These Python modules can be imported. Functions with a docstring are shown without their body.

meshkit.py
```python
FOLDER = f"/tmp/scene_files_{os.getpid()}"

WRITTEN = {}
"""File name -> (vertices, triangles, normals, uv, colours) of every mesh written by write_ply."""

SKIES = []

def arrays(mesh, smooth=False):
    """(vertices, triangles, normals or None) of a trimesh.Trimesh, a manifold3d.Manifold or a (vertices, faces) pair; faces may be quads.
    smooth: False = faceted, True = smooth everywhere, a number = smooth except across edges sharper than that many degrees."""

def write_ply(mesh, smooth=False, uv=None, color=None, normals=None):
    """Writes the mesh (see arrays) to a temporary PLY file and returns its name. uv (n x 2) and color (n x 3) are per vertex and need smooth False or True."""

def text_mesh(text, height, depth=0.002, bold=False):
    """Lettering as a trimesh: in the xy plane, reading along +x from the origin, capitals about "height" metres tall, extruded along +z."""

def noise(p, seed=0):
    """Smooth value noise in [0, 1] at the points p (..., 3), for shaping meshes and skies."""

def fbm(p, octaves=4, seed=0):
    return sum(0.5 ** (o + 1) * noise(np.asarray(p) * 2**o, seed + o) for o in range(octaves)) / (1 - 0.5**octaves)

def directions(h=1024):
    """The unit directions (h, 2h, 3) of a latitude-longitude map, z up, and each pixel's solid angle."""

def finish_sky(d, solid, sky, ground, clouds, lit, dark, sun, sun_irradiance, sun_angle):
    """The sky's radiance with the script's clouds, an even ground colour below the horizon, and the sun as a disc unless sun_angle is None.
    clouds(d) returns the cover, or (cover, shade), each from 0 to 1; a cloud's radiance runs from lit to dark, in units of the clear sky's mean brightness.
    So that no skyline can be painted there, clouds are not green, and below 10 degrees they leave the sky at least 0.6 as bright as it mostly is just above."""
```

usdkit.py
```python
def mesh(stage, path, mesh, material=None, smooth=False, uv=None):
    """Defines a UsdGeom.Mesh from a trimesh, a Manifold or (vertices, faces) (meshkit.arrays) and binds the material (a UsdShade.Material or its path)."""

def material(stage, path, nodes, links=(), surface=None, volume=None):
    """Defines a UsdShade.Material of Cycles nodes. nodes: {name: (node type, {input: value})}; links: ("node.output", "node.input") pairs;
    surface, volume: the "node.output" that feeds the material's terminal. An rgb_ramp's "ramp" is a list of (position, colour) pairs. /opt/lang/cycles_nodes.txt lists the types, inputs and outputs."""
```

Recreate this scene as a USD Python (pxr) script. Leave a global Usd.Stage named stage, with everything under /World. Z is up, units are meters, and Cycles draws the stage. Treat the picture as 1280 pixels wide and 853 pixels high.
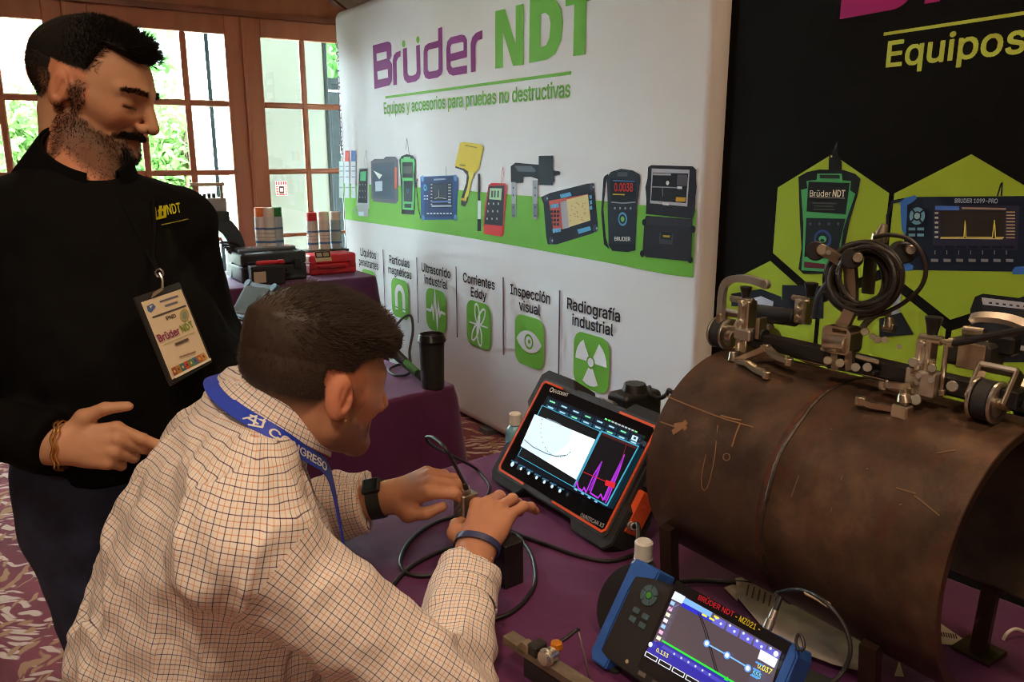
import math
import numpy as np
import trimesh
import manifold3d as m3
import shapely
from shapely.geometry import Polygon, LineString, Point, box as sbox
from shapely.ops import unary_union
from shapely import affinity
import meshkit
import usdkit
from pxr import Usd, UsdGeom, UsdLux, UsdShade, Gf, Sdf

stage = Usd.Stage.CreateInMemory()
UsdGeom.SetStageUpAxis(stage, UsdGeom.Tokens.z)
UsdGeom.SetStageMetersPerUnit(stage, 1.0)
UsdGeom.Xform.Define(stage, '/World')
rng = np.random.default_rng(7)
V = lambda *a: np.array(a, float)
UP = V(0, 0, 1)

# ------------------------------------------------------------------ camera
CAM_H, PITCH, FPX = 1.41, math.atan(0.235), 1000.0
CP, SP = math.cos(PITCH), math.sin(PITCH)
cam = UsdGeom.Camera.Define(stage, '/World/camera')
cam.CreateHorizontalApertureAttr(36.0)
cam.CreateVerticalApertureAttr(36.0 * 853 / 1280)
cam.CreateFocalLengthAttr(36.0 * FPX / 1280)
cam.CreateClippingRangeAttr(Gf.Vec2f(0.05, 500))
cam.CreateExposureAttr(0.08)
cam.AddTranslateOp().Set(Gf.Vec3d(0, 0, CAM_H))
cam.AddRotateXOp().Set(90 - math.degrees(PITCH))

# room directions: the white banner runs along BD, the wall of glass doors along DW
AZ = math.radians(-33.7)
BD = V(math.sin(AZ), math.cos(AZ), 0)
DW = V(math.cos(AZ), -math.sin(AZ), 0)

# ------------------------------------------------------------------ light
LIGHTS = []
def dome(top, strength):
    d = UsdLux.DomeLight.Define(stage, '/World/sky_light')
    d.CreateIntensityAttr(strength)
    d.CreateColorAttr(Gf.Vec3f(*top))
    return d
dome((0.72, 0.90, 1.0), 14.0)
sun = UsdLux.DistantLight.Define(stage, '/World/sun_light')
sun.CreateIntensityAttr(9.0)
sun.CreateAngleAttr(1.0)
sun.CreateColorAttr(Gf.Vec3f(1.0, 0.96, 0.88))
# the sun stands high behind the building: it lights the yard outside, not the room
_t = -(BD * 0.55 - UP * 0.83 + DW * 0.12)
def aim(prim, loc, direction):
    """points the light's -z along direction"""
    z = -np.asarray(direction, float); z /= np.linalg.norm(z)
    x = np.cross(UP if abs(z[2]) < .99 else V(0, 1, 0), z); x /= np.linalg.norm(x)
    y = np.cross(z, x)
    m = Gf.Matrix4d(*x, 0, *y, 0, *z, 0, *map(float, loc), 1)
    UsdGeom.Xformable(prim).AddTransformOp().Set(m)
aim(sun, (0, 0, 8), -_t)
def lamp_or_fill(name, loc, power, radius, color, direction=(0, 0, -1), spread=None):
    l = UsdLux.DiskLight.Define(stage, '/World/' + name)
    l.CreateRadiusAttr(radius); l.CreateIntensityAttr(power)
    l.CreateColorAttr(Gf.Vec3f(*color))
    aim(l, loc, direction)
    if spread:
        s = UsdLux.ShapingAPI.Apply(l.GetPrim()); s.CreateShapingConeAngleAttr(spread); s.CreateShapingConeSoftnessAttr(0.5)
WARM = (1.0, 0.76, 0.54)
LAMPS_AND_FILL = [((0.75, 0.65, 2.88), 42.0, .16), ((-0.50, 0.00, 2.88), 60.0, .20), ((0.55, 1.75, 2.88), 36.0, .12), ((-1.3, 3.3, 2.88), 26.0, .16), ((-.1, -2.3, 2.88), 34.0, .25)]  # last one: fill light added behind the camera, no such lamp known
for i, (p, e, r) in enumerate(LAMPS_AND_FILL):
    lamp_or_fill(f'lamp_or_fill_light_{i+1}', (p[0], p[1], p[2] - .03), e, r, (1.0, 0.64, 0.38) if i in (0, 2) else WARM)

# ------------------------------------------------------------------ photogrammetry helpers
def ray(px, py):
    dx, dv = (px - 640) / FPX, (py - 426.5) / FPX
    return V(dx, CP - dv * SP, -(SP + dv * CP))
EYE = V(0, 0, CAM_H)
def at(px, py, d):
    return EYE + ray(px, py) * d
def on_z(px, py, z):
    r = ray(px, py)
    return EYE + r * ((z - CAM_H) / r[2])
def on_plane(px, py, P, n):
    r = ray(px, py)
    return EYE + r * (((P - EYE) @ n) / (r @ n))

# ------------------------------------------------------------------ materials
MATS = {}
def M(name, color=(.5, .5, .5), rough=.5, metal=0.0, **kw):
    if name in MATS: return MATS[name]
    p = {'base_color': color, 'roughness': rough, 'metallic': metal, **kw}
    MATS[name] = usdkit.material(stage, '/World/Looks/' + name, {'p': ('principled_bsdf', p)}, [], surface='p.BSDF')
    return MATS[name]
def MN(name, c1=None, c2=None, scale=20, rough=.6, metal=0.0, bump=0.0, bscale=None, detail=4, stretch=(1, 1, 1), lo=.35, hi=.65, **kw):
    """two colours mixed by noise, with an optional fine bump"""
    if name in MATS: return MATS[name]
    n = {'g': ('texture_coordinate', {}), 'mp': ('mapping', {'scale': stretch}), 'n': ('noise_texture', {'scale': scale, 'detail': detail}),
         'r': ('rgb_ramp', {'ramp': [(lo, c1), (hi, c2)]}), 'p': ('principled_bsdf', {'roughness': rough, 'metallic': metal, **kw})}
    l = [('g.object', 'mp.vector'), ('mp.vector', 'n.vector'), ('n.fac', 'r.fac'), ('r.color', 'p.base_color')]
    if bump:
        n['n2'] = ('noise_texture', {'scale': bscale or scale * 4, 'detail': 3}); n['b'] = ('bump', {'strength': bump, 'distance': .002})
        l += [('mp.vector', 'n2.vector'), ('n2.fac', 'b.height'), ('b.normal', 'p.normal')]
    MATS[name] = usdkit.material(stage, '/World/Looks/' + name, n, l, surface='p.BSDF')
    return MATS[name]
def vcol_mat(name, rough=.5, emit=0.0, spec=.5, bump=0, bscale=300, **kw):
    """colour read from the mesh's own colour attribute (flat print, screens, skin)"""
    if name in MATS: return MATS[name]
    n = {'a': ('attribute', {'attribute': 'col'}), 'p': ('principled_bsdf', {'roughness': rough, 'specular_ior_level': spec, **kw})}
    l = [('a.color', 'p.base_color')]
    if emit:
        n['p'][1]['emission_strength'] = emit
        l.append(('a.color', 'p.emission_color'))
        n['p'][1]['base_color'] = (.01, .01, .01); l = [('a.color', 'p.emission_color')]
    if bump:
        n['g'] = ('texture_coordinate', {}); n['n2'] = ('noise_texture', {'scale': bscale, 'detail': 3}); n['b'] = ('bump', {'strength': bump, 'distance': .001})
        l += [('g.object', 'n2.vector'), ('n2.fac', 'b.height'), ('b.normal', 'p.normal')]
    MATS[name] = usdkit.material(stage, '/World/Looks/' + name, n, l, surface='p.BSDF')
    return MATS[name]
def srgb(r, g, b):
    c = np.array([r, g, b]) / 255.0
    return tuple(np.where(c <= .04045, c / 12.92, ((c + .055) / 1.055) ** 2.4))

# ------------------------------------------------------------------ scene tree
USED, ORIGIN = {}, {}
def fresh(parent, name):
    k = (str(parent), name); USED[k] = USED.get(k, 0) + 1
    return name if USED[k] == 1 else f'{name}_{USED[k]-1:03d}'
def tag(p, label=None, cat=None, group=None, kind=None):
    p = p.GetPrim() if hasattr(p, 'GetPrim') else p
    for k, v in (('label', label), ('category', cat), ('group', group), ('kind', kind)):
        if v: p.SetCustomDataByKey(k, v)
    return p
def thing(name, label, cat, loc=(0, 0, 0), group=None, kind=None):
    path = '/World/' + fresh('/World', name)
    x = UsdGeom.Xform.Define(stage, path)
    x.AddTranslateOp().Set(Gf.Vec3d(*map(float, loc)))
    ORIGIN[path] = np.asarray(loc, float)
    return tag(x, label, cat, group, kind)
def obj(name, mesh, mat, parent=None, smooth=35, label=None, kind=None, col=None, uv=None, cat=None, group=None):
    pp = '/World' if parent is None else str(parent.GetPath())
    path = f'{pp}/' + fresh(pp, name)
    o = ORIGIN.get('/World/' + path.split('/')[2], V(0, 0, 0)) if parent is not None else V(0, 0, 0)
    if isinstance(mesh, m3.Manifold):
        q = mesh.to_mesh(); mesh = trimesh.Trimesh(q.vert_properties[:, :3], q.tri_verts, process=False)
    if isinstance(mesh, (list, tuple)) and isinstance(mesh[0], trimesh.Trimesh):
        mesh = cat_mesh(mesh)
    mesh = mesh.copy(); mesh.vertices = mesh.vertices - o
    if col is not None or uv is not None:
        smooth = bool(smooth)
    g = usdkit.mesh(stage, path, mesh, mat, smooth=smooth, uv=uv)
    if col is not None:
        UsdGeom.PrimvarsAPI(g).CreatePrimvar('col', Sdf.ValueTypeNames.Color3fArray, 'vertex').Set([Gf.Vec3f(*map(float, c)) for c in np.asarray(col)])
    if cat: ORIGIN[path] = V(0, 0, 0)
    return tag(g, label, cat, group, kind)
def part(name, parent, label=None):
    """a part made of several sub-parts"""
    pp = str(parent.GetPath()); return tag(UsdGeom.Xform.Define(stage, f'{pp}/' + fresh(pp, name)), label)
def struct(name, mesh, mat, parent=None, smooth=False, label=None):
    return obj(name, mesh, mat, parent, smooth, label=label, kind='structure' if parent is None else None)

# ------------------------------------------------------------------ shapes
def cat_mesh(ms):
    ms = [m for m in ms if m is not None]
    vs, fs, n = [], [], 0
    for m in ms:
        vs.append(np.asarray(m.vertices)); fs.append(np.asarray(m.faces) + n); n += len(m.vertices)
    return trimesh.Trimesh(np.vstack(vs), np.vstack(fs), process=False)
def frame(o, x, y=None, z=None):
    """4x4 of an orthonormal frame: x given, then y or z as a hint"""
    x = np.asarray(x, float) / np.linalg.norm(x)
    if z is not None:
        z = np.asarray(z, float); z = z - (z @ x) * x; z /= np.linalg.norm(z); y = np.cross(z, x)
    else:
        y = np.asarray(y, float); y = y - (y @ x) * x; y /= np.linalg.norm(y); z = np.cross(x, y)
    T = np.eye(4); T[:3, 0], T[:3, 1], T[:3, 2], T[:3, 3] = x, y, z, o
    return T
def put(m, T):
    m = m.copy(); m.apply_transform(T)
    return m
def cbox(size, c=(0, 0, 0), ch=.002, T=None):
    """box with chamfered edges"""
    s = np.asarray(size, float) / 2; ch = min(ch, s.min() * .9)
    pts = []
    for a in (-1, 1):
        for b in (-1, 1):
            for d in (-1, 1):
                k = V(a, b, d)
                for ax in range(3):
                    q = k * (s - ch); q[ax] = k[ax] * s[ax]; pts.append(q)
    m = trimesh.convex.convex_hull(np.array(pts)); m.apply_translation(c)
    if T is not None: m.apply_transform(T)
    return m
def rbox(size, r, c=(0, 0, 0), T=None, seg=16):
    """box with rounded edges (hull of spheres)"""
    s = np.maximum(np.asarray(size, float) / 2 - r, 1e-4)
    ball = m3.Manifold.sphere(r, seg)
    h = m3.Manifold.batch_hull([ball.translate((a * s[0], b * s[1], d * s[2])) for a in (-1, 1) for b in (-1, 1) for d in (-1, 1)])
    q = h.to_mesh(); m = trimesh.Trimesh(q.vert_properties[:, :3], q.tri_verts, process=False)
    m.apply_translation(c)
    if T is not None: m.apply_transform(T)
    return m
def revolve(profile, seg=32, T=None):
    """profile of (radius, height) about z"""
    m = trimesh.creation.revolve(np.asarray(profile, float), sections=seg)
    if T is not None: m.apply_transform(T)
    return m
def along(p0, p1):
    p0, p1 = np.asarray(p0, float), np.asarray(p1, float)
    z = p1 - p0; L = np.linalg.norm(z); z /= L
    h = UP if abs(z[2]) < .9 else V(1, 0, 0)
    x = np.cross(h, z); x /= np.linalg.norm(x)
    T = np.eye(4); T[:3, 0], T[:3, 1], T[:3, 2], T[:3, 3] = x, np.cross(z, x), z, p0
    return T, L
def cyl(p0, p1, r, r2=None, seg=24, ch=None):
    """capped cylinder or cone with a chamfered rim"""
    T, L = along(p0, p1); r2 = r if r2 is None else r2
    ch = min(r, r2, L / 2) * .12 if ch is None else ch
    return revolve([(0, 0), (max(r - ch, 1e-5), 0), (r, ch), (r2, L - ch), (max(r2 - ch, 1e-5), L), (0, L)], seg, T)
def ring(center, axis, R, w, t, seg=40):
    """flat ring: radius R outside, thickness t radially, w along the axis"""
    T, _ = along(np.asarray(center, float) - np.asarray(axis, float) / np.linalg.norm(axis) * w / 2, np.asarray(center, float) + np.asarray(axis, float))
    c = min(t, w) * .2
    pr = [(R - t, c), (R - t + c, 0), (R - c, 0), (R, c), (R, w - c), (R - c, w), (R - t + c, w), (R - t, w - c), (R - t, c)]
    return revolve(pr, seg, T)
def spline(pts, n=12, closed=False):
    P = np.asarray(pts, float)
    Q = np.vstack([P[-1:], P, P[:2]]) if closed else np.vstack([2 * P[0] - P[1], P, 2 * P[-1] - P[-2]])
    out = []
    for i in range(1, len(Q) - 2):
        t = np.linspace(0, 1, n, endpoint=False)[:, None]
        a, b, c, d = Q[i - 1], Q[i], Q[i + 1], Q[i + 2]
        out.append(.5 * (2 * b + (c - a) * t + (2 * a - 5 * b + 4 * c - d) * t ** 2 + (3 * b - a - 3 * c + d) * t ** 3))
    if not closed: out.append(P[-1:])
    return np.vstack(out)
def tube(pts, r, seg=10, n=8, smooth=True, caps=True):
    """round cable through the points; r a number or one per point"""
    P = np.asarray(pts, float)
    R = np.broadcast_to(np.asarray(r, float), (len(P),))
    if smooth and len(P) > 2:
        W = spline(np.c_[P, R], n); P, R = W[:, :3], W[:, 3]
    t = np.gradient(P, axis=0); t /= np.maximum(np.linalg.norm(t, axis=1, keepdims=True), 1e-9)
    h = UP if abs(t[0][2]) < .9 else V(1, 0, 0)
    x = np.cross(h, t[0]); x /= np.linalg.norm(x)
    vs, ang = [], np.linspace(0, 2 * np.pi, seg, endpoint=False)
    for i in range(len(P)):
        x = x - (x @ t[i]) * t[i]; x /= np.linalg.norm(x); y = np.cross(t[i], x)
        vs.append(P[i] + R[i] * (np.cos(ang)[:, None] * x + np.sin(ang)[:, None] * y))
    v = np.vstack(vs); fs = []
    for i in range(len(P) - 1):
        a = i * seg + np.arange(seg); b = i * seg + (np.arange(seg) + 1) % seg
        fs += [np.c_[a, b, b + seg], np.c_[a, b + seg, a + seg]]
    if caps:
        v = np.vstack([v, P[:1], P[-1:]]); k = len(v); e = (len(P) - 1) * seg; r0 = np.arange(seg); r1 = (r0 + 1) % seg
        fs += [np.c_[r1, r0, np.full(seg, k - 2)], np.c_[e + r0, e + r1, np.full(seg, k - 1)]]
    return trimesh.Trimesh(v, np.vstack(fs), process=False)
def prism(poly, h, T=None, z0=0.0):
    """extrudes a shapely polygon or list of points along z"""
    if not hasattr(poly, 'geom_type'): poly = Polygon(poly)
    poly = poly.buffer(0)
    m = cat_mesh([trimesh.creation.extrude_polygon(g, h, engine='earcut') for g in getattr(poly, 'geoms', [poly])])
    m.apply_translation((0, 0, z0))
    if T is not None: m.apply_transform(T)
    return m
def strap(pts, nrm, w, t):
    """flat band along points; nrm its face normal per point"""
    P = np.asarray(pts, float); N = np.broadcast_to(np.asarray(nrm, float), P.shape)
    tn = np.gradient(P, axis=0); tn /= np.linalg.norm(tn, axis=1, keepdims=True)
    N = N - (N * tn).sum(1, keepdims=True) * tn; N = N / np.linalg.norm(N, axis=1, keepdims=True)
    S = np.cross(tn, N)
    v = np.stack([P - S * w / 2 - N * t / 2, P + S * w / 2 - N * t / 2, P + S * w / 2 + N * t / 2, P - S * w / 2 + N * t / 2], 1).reshape(-1, 3)
    fs = []
    for i in range(len(P) - 1):
        for k in range(4):
            a, b = i * 4 + k, i * 4 + (k + 1) % 4
            fs += [(a, b, b + 4), (a, b + 4, a + 4)]
    e = (len(P) - 1) * 4
    fs += [(0, 2, 1), (0, 3, 2), (e, e + 1, e + 2), (e, e + 2, e + 3)]
    return trimesh.Trimesh(v, np.array(fs), process=False)

class Plane:
    """a flat surface in the place: origin o, x to the right as read, y up, n outwards; px() finds where a photographed point lies on it"""
    def __init__(s, o, x, y):
        s.o = np.asarray(o, float); s.x = np.asarray(x, float) / np.linalg.norm(x)
        y = np.asarray(y, float); y = y - (y @ s.x) * s.x; s.y = y / np.linalg.norm(y); s.n = np.cross(s.x, s.y)
    def px(s, px, py):
        q = on_plane(px, py, s.o, s.n) - s.o
        return V(q @ s.x, q @ s.y)
    def pts(s, pp):
        return [tuple(s.px(*p)) for p in pp]
    def at(s, u, v, d=0.0):
        return s.o + s.x * u + s.y * v + s.n * d
    def T(s, u=0, v=0, d=0):
        return frame(s.at(u, v, d), s.x, y=s.y)

class Print:
    """flat coloured print on a Plane: shapes in (u, v) metres, later ones a hair proud of earlier ones"""
    def __init__(s, plane, lift=.0006, step=.00012):
        s.p, s.v, s.f, s.c, s.n, s.d, s.step, s.k = plane, [], [], [], 0, lift, step, 1.0
    def poly(s, shape, color, hole=None):
        g = shape if hasattr(shape, 'geom_type') else Polygon(shape)
        if hole is not None:
            for h in hole: g = g.difference(Polygon(h).buffer(0))
        g = g.buffer(0)
        for k in getattr(g, 'geoms', [g]):
            if k.is_empty or k.geom_type != 'Polygon': continue
            v, f = trimesh.creation.triangulate_polygon(k, engine='earcut')
            s._add(np.c_[v, np.zeros(len(v))], f, color)
        s.d += s.step
        return s
    def pxpoly(s, pp, color, hole=None):
        return s.poly(s.p.pts(pp), color, None if hole is None else [s.p.pts(h) for h in hole])
    def _add(s, v, f, color):
        w = s.p.at(0, 0, s.d) + v[:, :1] * s.p.x + v[:, 1:2] * s.p.y
        a = np.cross(w[f[:, 1]] - w[f[:, 0]], w[f[:, 2]] - w[f[:, 0]]) @ s.p.n
        f = np.where((a < 0)[:, None], f[:, ::-1], f)
        s.v.append(w); s.f.append(f + s.n); s.n += len(w); s.c.append(np.tile(srgb(*color), (len(w), 1)))
    def text(s, t, u0, v0, u1, h, color, bold=False, rot=0.0, v1=None):
        """lettering on the baseline from (u0,v0) to (u1,v1), capitals h tall"""
        m = meshkit.text_mesh(t, 1.0, .01, bold)
        top = m.vertices[:, 2] > .005; keep = top[m.faces].all(1)
        f = m.faces[keep]; v = m.vertices[:, :2].copy()
        x0, x1 = v[:, 0].min(), v[:, 0].max()
        L = math.hypot(u1 - u0, (v0 if v1 is None else v1) - v0); a = math.atan2((v0 if v1 is None else v1) - v0, u1 - u0) + rot
        x = (v[:, 0] - x0) / (x1 - x0) * L; y = v[:, 1] * h
        w = np.c_[u0 + x * math.cos(a) - y * math.sin(a), v0 + x * math.sin(a) + y * math.cos(a), 0 * x]
        s._add(w, f, color); s.d += s.step
        return s
    def pxtext(s, t, a, b, h, color, bold=False):
        (u0, v0), (u1, v1) = s.p.px(*a), s.p.px(*b)
        return s.text(t, u0, v0, u1, h * s.k, color, bold, v1=v1)
    def line(s, pp, w, color, px=True):
        return s.poly(LineString(s.p.pts(pp) if px else pp).buffer(w * s.k / 2, cap_style=2), color)
    def dot(s, c, r, color, px=True):
        u = s.p.px(*c) if px else c
        return s.poly(Point(*u).buffer(r * s.k, 8), color)
    def build(s, name, parent, mat, label=None):
        m = trimesh.Trimesh(np.vstack(s.v), np.vstack(s.f), process=False)
        return obj(name, m, mat, parent, smooth=False, col=np.vstack(s.c), label=label)
def crop(x0, y0, k):
    """points read off an enlarged crop of the photograph"""
    return lambda *pp: [(x0 + x / k, y0 + y / k) for x, y in pp]
def rrect(cx, cy, w, h, r):
    return sbox(cx - w / 2 + r, cy - h / 2 + r, cx + w / 2 - r, cy + h / 2 - r).buffer(r, 6)
PRINT = vcol_mat('flat_print', .7, spec=.12)
SCREEN = vcol_mat('lit_screen', .2, emit=1.3)
# ------------------------------------------------------------------ the room
WALL = Plane((-1.32, 5.70, 0), DW, UP)
R0 = V(0, 0, 0)
def room(p, q, z=0.0):
    return DW * p + BD * q + UP * z
def slab(p0, p1, q0, q1, z0, z1):
    return cbox((p1 - p0, q1 - q0, z1 - z0), ch=.0005, T=frame(room((p0 + p1) / 2, (q0 + q1) / 2, (z0 + z1) / 2), DW, y=BD))
QW, PW = float(WALL.o @ BD), float(WALL.o @ DW)
PL, PR, QN = -4.5, 3.4, -3.2
WOOD = MN('brown_wood', srgb(180, 108, 66), srgb(156, 88, 52), scale=6, rough=.42, stretch=(1, 1, .12), bump=.1, bscale=60)
WOOD_DARK = MN('dark_wood', srgb(140, 80, 48), srgb(118, 64, 36), scale=6, rough=.42, stretch=(1, 1, .12), bump=.1, bscale=60)
PLASTER = MN('cream_plaster', srgb(205, 192, 172), srgb(196, 182, 160), scale=3, rough=.9, bump=.05, bscale=80)
CEIL = MN('ceiling_paint', srgb(188, 176, 160), srgb(180, 168, 150), scale=3, rough=.9)

def carpet_mat():
    n = {'g': ('geometry', {}), 'w': ('noise_texture', {'scale': 5, 'detail': 2}),
         'm1': ('mix_color', {'blend_type': 'linear_light', 'fac': .12}),
         'mp': ('mapping', {'scale': (1.0, 3.8, 1), 'rotation': (0, 0, .6)}), 'v': ('voronoi_texture', {'scale': 9, 'feature': 'f1'}),
         'mp2': ('mapping', {'scale': (4.0, 1.0, 1), 'rotation': (0, 0, .1), 'location': (.3, .2, 0)}), 'v2': ('voronoi_texture', {'scale': 8, 'feature': 'f1'}),
         'r1': ('rgb_ramp', {'ramp': [(.0, (1, 1, 1)), (.34, (1, 1, 1)), (.42, (0, 0, 0)), (1, (0, 0, 0))]}),
         'r2': ('rgb_ramp', {'ramp': [(.0, (1, 1, 1)), (.30, (1, 1, 1)), (.38, (0, 0, 0)), (1, (0, 0, 0))]}),
         'c0': ('noise_texture', {'scale': 1.6, 'detail': 2}),
         'cr': ('rgb_ramp', {'ramp': [(.40, srgb(112, 22, 42)), (.60, srgb(142, 50, 60))]}),
         'mA': ('mix_color', {'b': srgb(214, 184, 166)}), 'mB': ('mix_color', {'b': srgb(176, 128, 88)}),
         'f': ('noise_texture', {'scale': 700, 'detail': 2}), 'b': ('bump', {'strength': .6, 'distance': .004}),
         'p': ('principled_bsdf', {'roughness': .95, 'specular_ior_level': .1, 'sheen_weight': .2})}
    l = [('g.position', 'w.vector'), ('g.position', 'm1.a'), ('w.color', 'm1.b'), ('m1.result', 'mp.vector'), ('mp.vector', 'v.vector'), ('m1.result', 'mp2.vector'),
         ('mp2.vector', 'v2.vector'), ('v.distance', 'r1.fac'), ('v2.distance', 'r2.fac'), ('g.position', 'c0.vector'), ('c0.fac', 'cr.fac'), ('cr.color', 'mA.a'),
         ('r1.color', 'mA.fac'), ('mA.result', 'mB.a'), ('r2.color', 'mB.fac'), ('mB.result', 'p.base_color'), ('g.position', 'f.vector'), ('f.fac', 'b.height'), ('b.normal', 'p.normal')]
    return usdkit.material(stage, '/World/Looks/patterned_carpet', n, l, surface='p.BSDF')
struct('floor', slab(PL, PR, QN, QW + .06, -.1, 0), carpet_mat())
struct('ceiling', slab(PL, PR, QN, QW + .3, 2.92, 3.0), CEIL)
struct('wall_right', slab(PR, PR + .1, QN, QW + .3, 0, 2.95), PLASTER)
struct('wall_left', slab(PL - .1, PL, QN, QW + .3, 0, 2.95), PLASTER)
struct('wall_front', slab(PL, PR, QN - .1, QN, 0, 2.95), PLASTER)
# the back wall: plaster above and beside the run of doors, wood casing in front of it
OPEN0, OPEN1, TOPZ = PW - 2.51, PW + .60, 2.26
wb = [slab(PL, OPEN0 - .0, QW + .02, QW + .16, 0, 2.95), slab(OPEN1, PR, QW + .02, QW + .16, 0, 2.95), slab(OPEN0, OPEN1, QW + .02, QW + .16, TOPZ, 2.95)]
struct('wall_back', cat_mesh(wb), PLASTER)
def wprism(pp, h, d0=0.0):
    return prism(pp, h, WALL.T(0, 0, d0))
struct('trim_1', wprism([(-2.75, 2.262), (.24, 2.262), (.24, 2.31), (.05, 2.425), (-.55, 2.74), (-2.75, 2.9)], .05, -.02), WOOD)
struct('trim_2', wprism([(-2.75, 2.252), (.60, 2.252), (.60, 2.288), (-2.75, 2.288)], .055, -.005), WOOD_DARK)
struct('trim_3', cat_mesh([wprism([(-2.75, 0), (-2.50, 0), (-2.50, 2.262), (-2.75, 2.262)], .06, -.03)]), WOOD)
struct('trim_4', cat_mesh([wprism([(.595, 0), (.75, 0), (.75, 2.262), (.595, 2.262)], .06, -.03)]), WOOD)
struct('trim_5', tube([WALL.at(.24, 2.33, .02), WALL.at(.05, 2.45, .02), WALL.at(-.55, 2.765, .02)], .022, 6, smooth=False), WOOD_DARK)

GLASS = usdkit.material(stage, '/World/Looks/pane_glass', {'t': ('transparent_bsdf', {'color': (.97, .99, .98)}), 'g': ('glossy_bsdf', {'roughness': .02, 'color': (1, 1, 1)}),
    'f': ('fresnel', {'IOR': 1.45}), 'm': ('mix_closure', {})}, [('f.fac', 'm.fac'), ('t.BSDF', 'm.closure1'), ('g.BSDF', 'm.closure2')], surface='m.closure')
BRASS = M('aged_brass', (.55, .38, .15), .3, 1.0)
ROWS = [(1.737, 2.14), (1.305, 1.70), (.87, 1.27), (.45, .847)]
def french_door(u0, u1, c0, c1, ncol, handle_u):
    d = thing(f'door_{french_door.n}', None, None, WALL.at((u0 + u1) / 2, 0, 0), kind='structure'); french_door.n += 1
    mw = .038
    def rect(a, b, z0, z1, name, depth=.045, mat=WOOD, d0=-.022, ch=.004):
        obj(name, cbox((b - a, z1 - z0, depth), ch=ch, T=WALL.T((a + b) / 2, (z0 + z1) / 2, d0 + depth / 2)), mat, d, smooth=False)
    rect(u0 + .002, c0, .0, 2.27, 'stile'); rect(c1, u1 - .002, .0, 2.27, 'stile')
    rect(c0, c1, 2.14, 2.27, 'top_rail'); rect(c0, c1, .0, .28, 'bottom_rail'); rect(c0, c1, .41, .45, 'lock_rail')
    rect(c0, c1, .28, .41, 'wood_panel', .02, d0=-.01, mat=WOOD_DARK)
    pw = (c1 - c0 - (ncol - 1) * mw) / ncol
    for i in range(ncol - 1):
        a = c0 + (i + 1) * pw + i * mw
        rect(a, a + mw, .45, 2.14, 'muntin', .03, d0=-.015, ch=.008)
    for k in range(3):
        rect(c0, c1, ROWS[k + 1][1], ROWS[k][0], 'muntin', .028, d0=-.014, ch=.008)
    for i in range(ncol):
        a = c0 + i * (pw + mw)
        for z0, z1 in ROWS:
            obj('pane', cbox((pw + .006, z1 - z0 + .006, .004), ch=.0004, T=WALL.T(a + pw / 2, (z0 + z1) / 2, 0)), GLASS, d, smooth=False)
    # moulding down the meeting stile
    rect(u1 - .014, u1 + .012, .01, 2.25, 'moulding', .012, d0=.022, ch=.004)
french_door.n = 1
french_door(-2.505, -1.492, -2.375, -1.605, 3, -1.55)
french_door(-1.490, -.491, -1.375, -.607, 3, -.55)
french_door(-.489, .598, -.38, .47, 3, .53)

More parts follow.
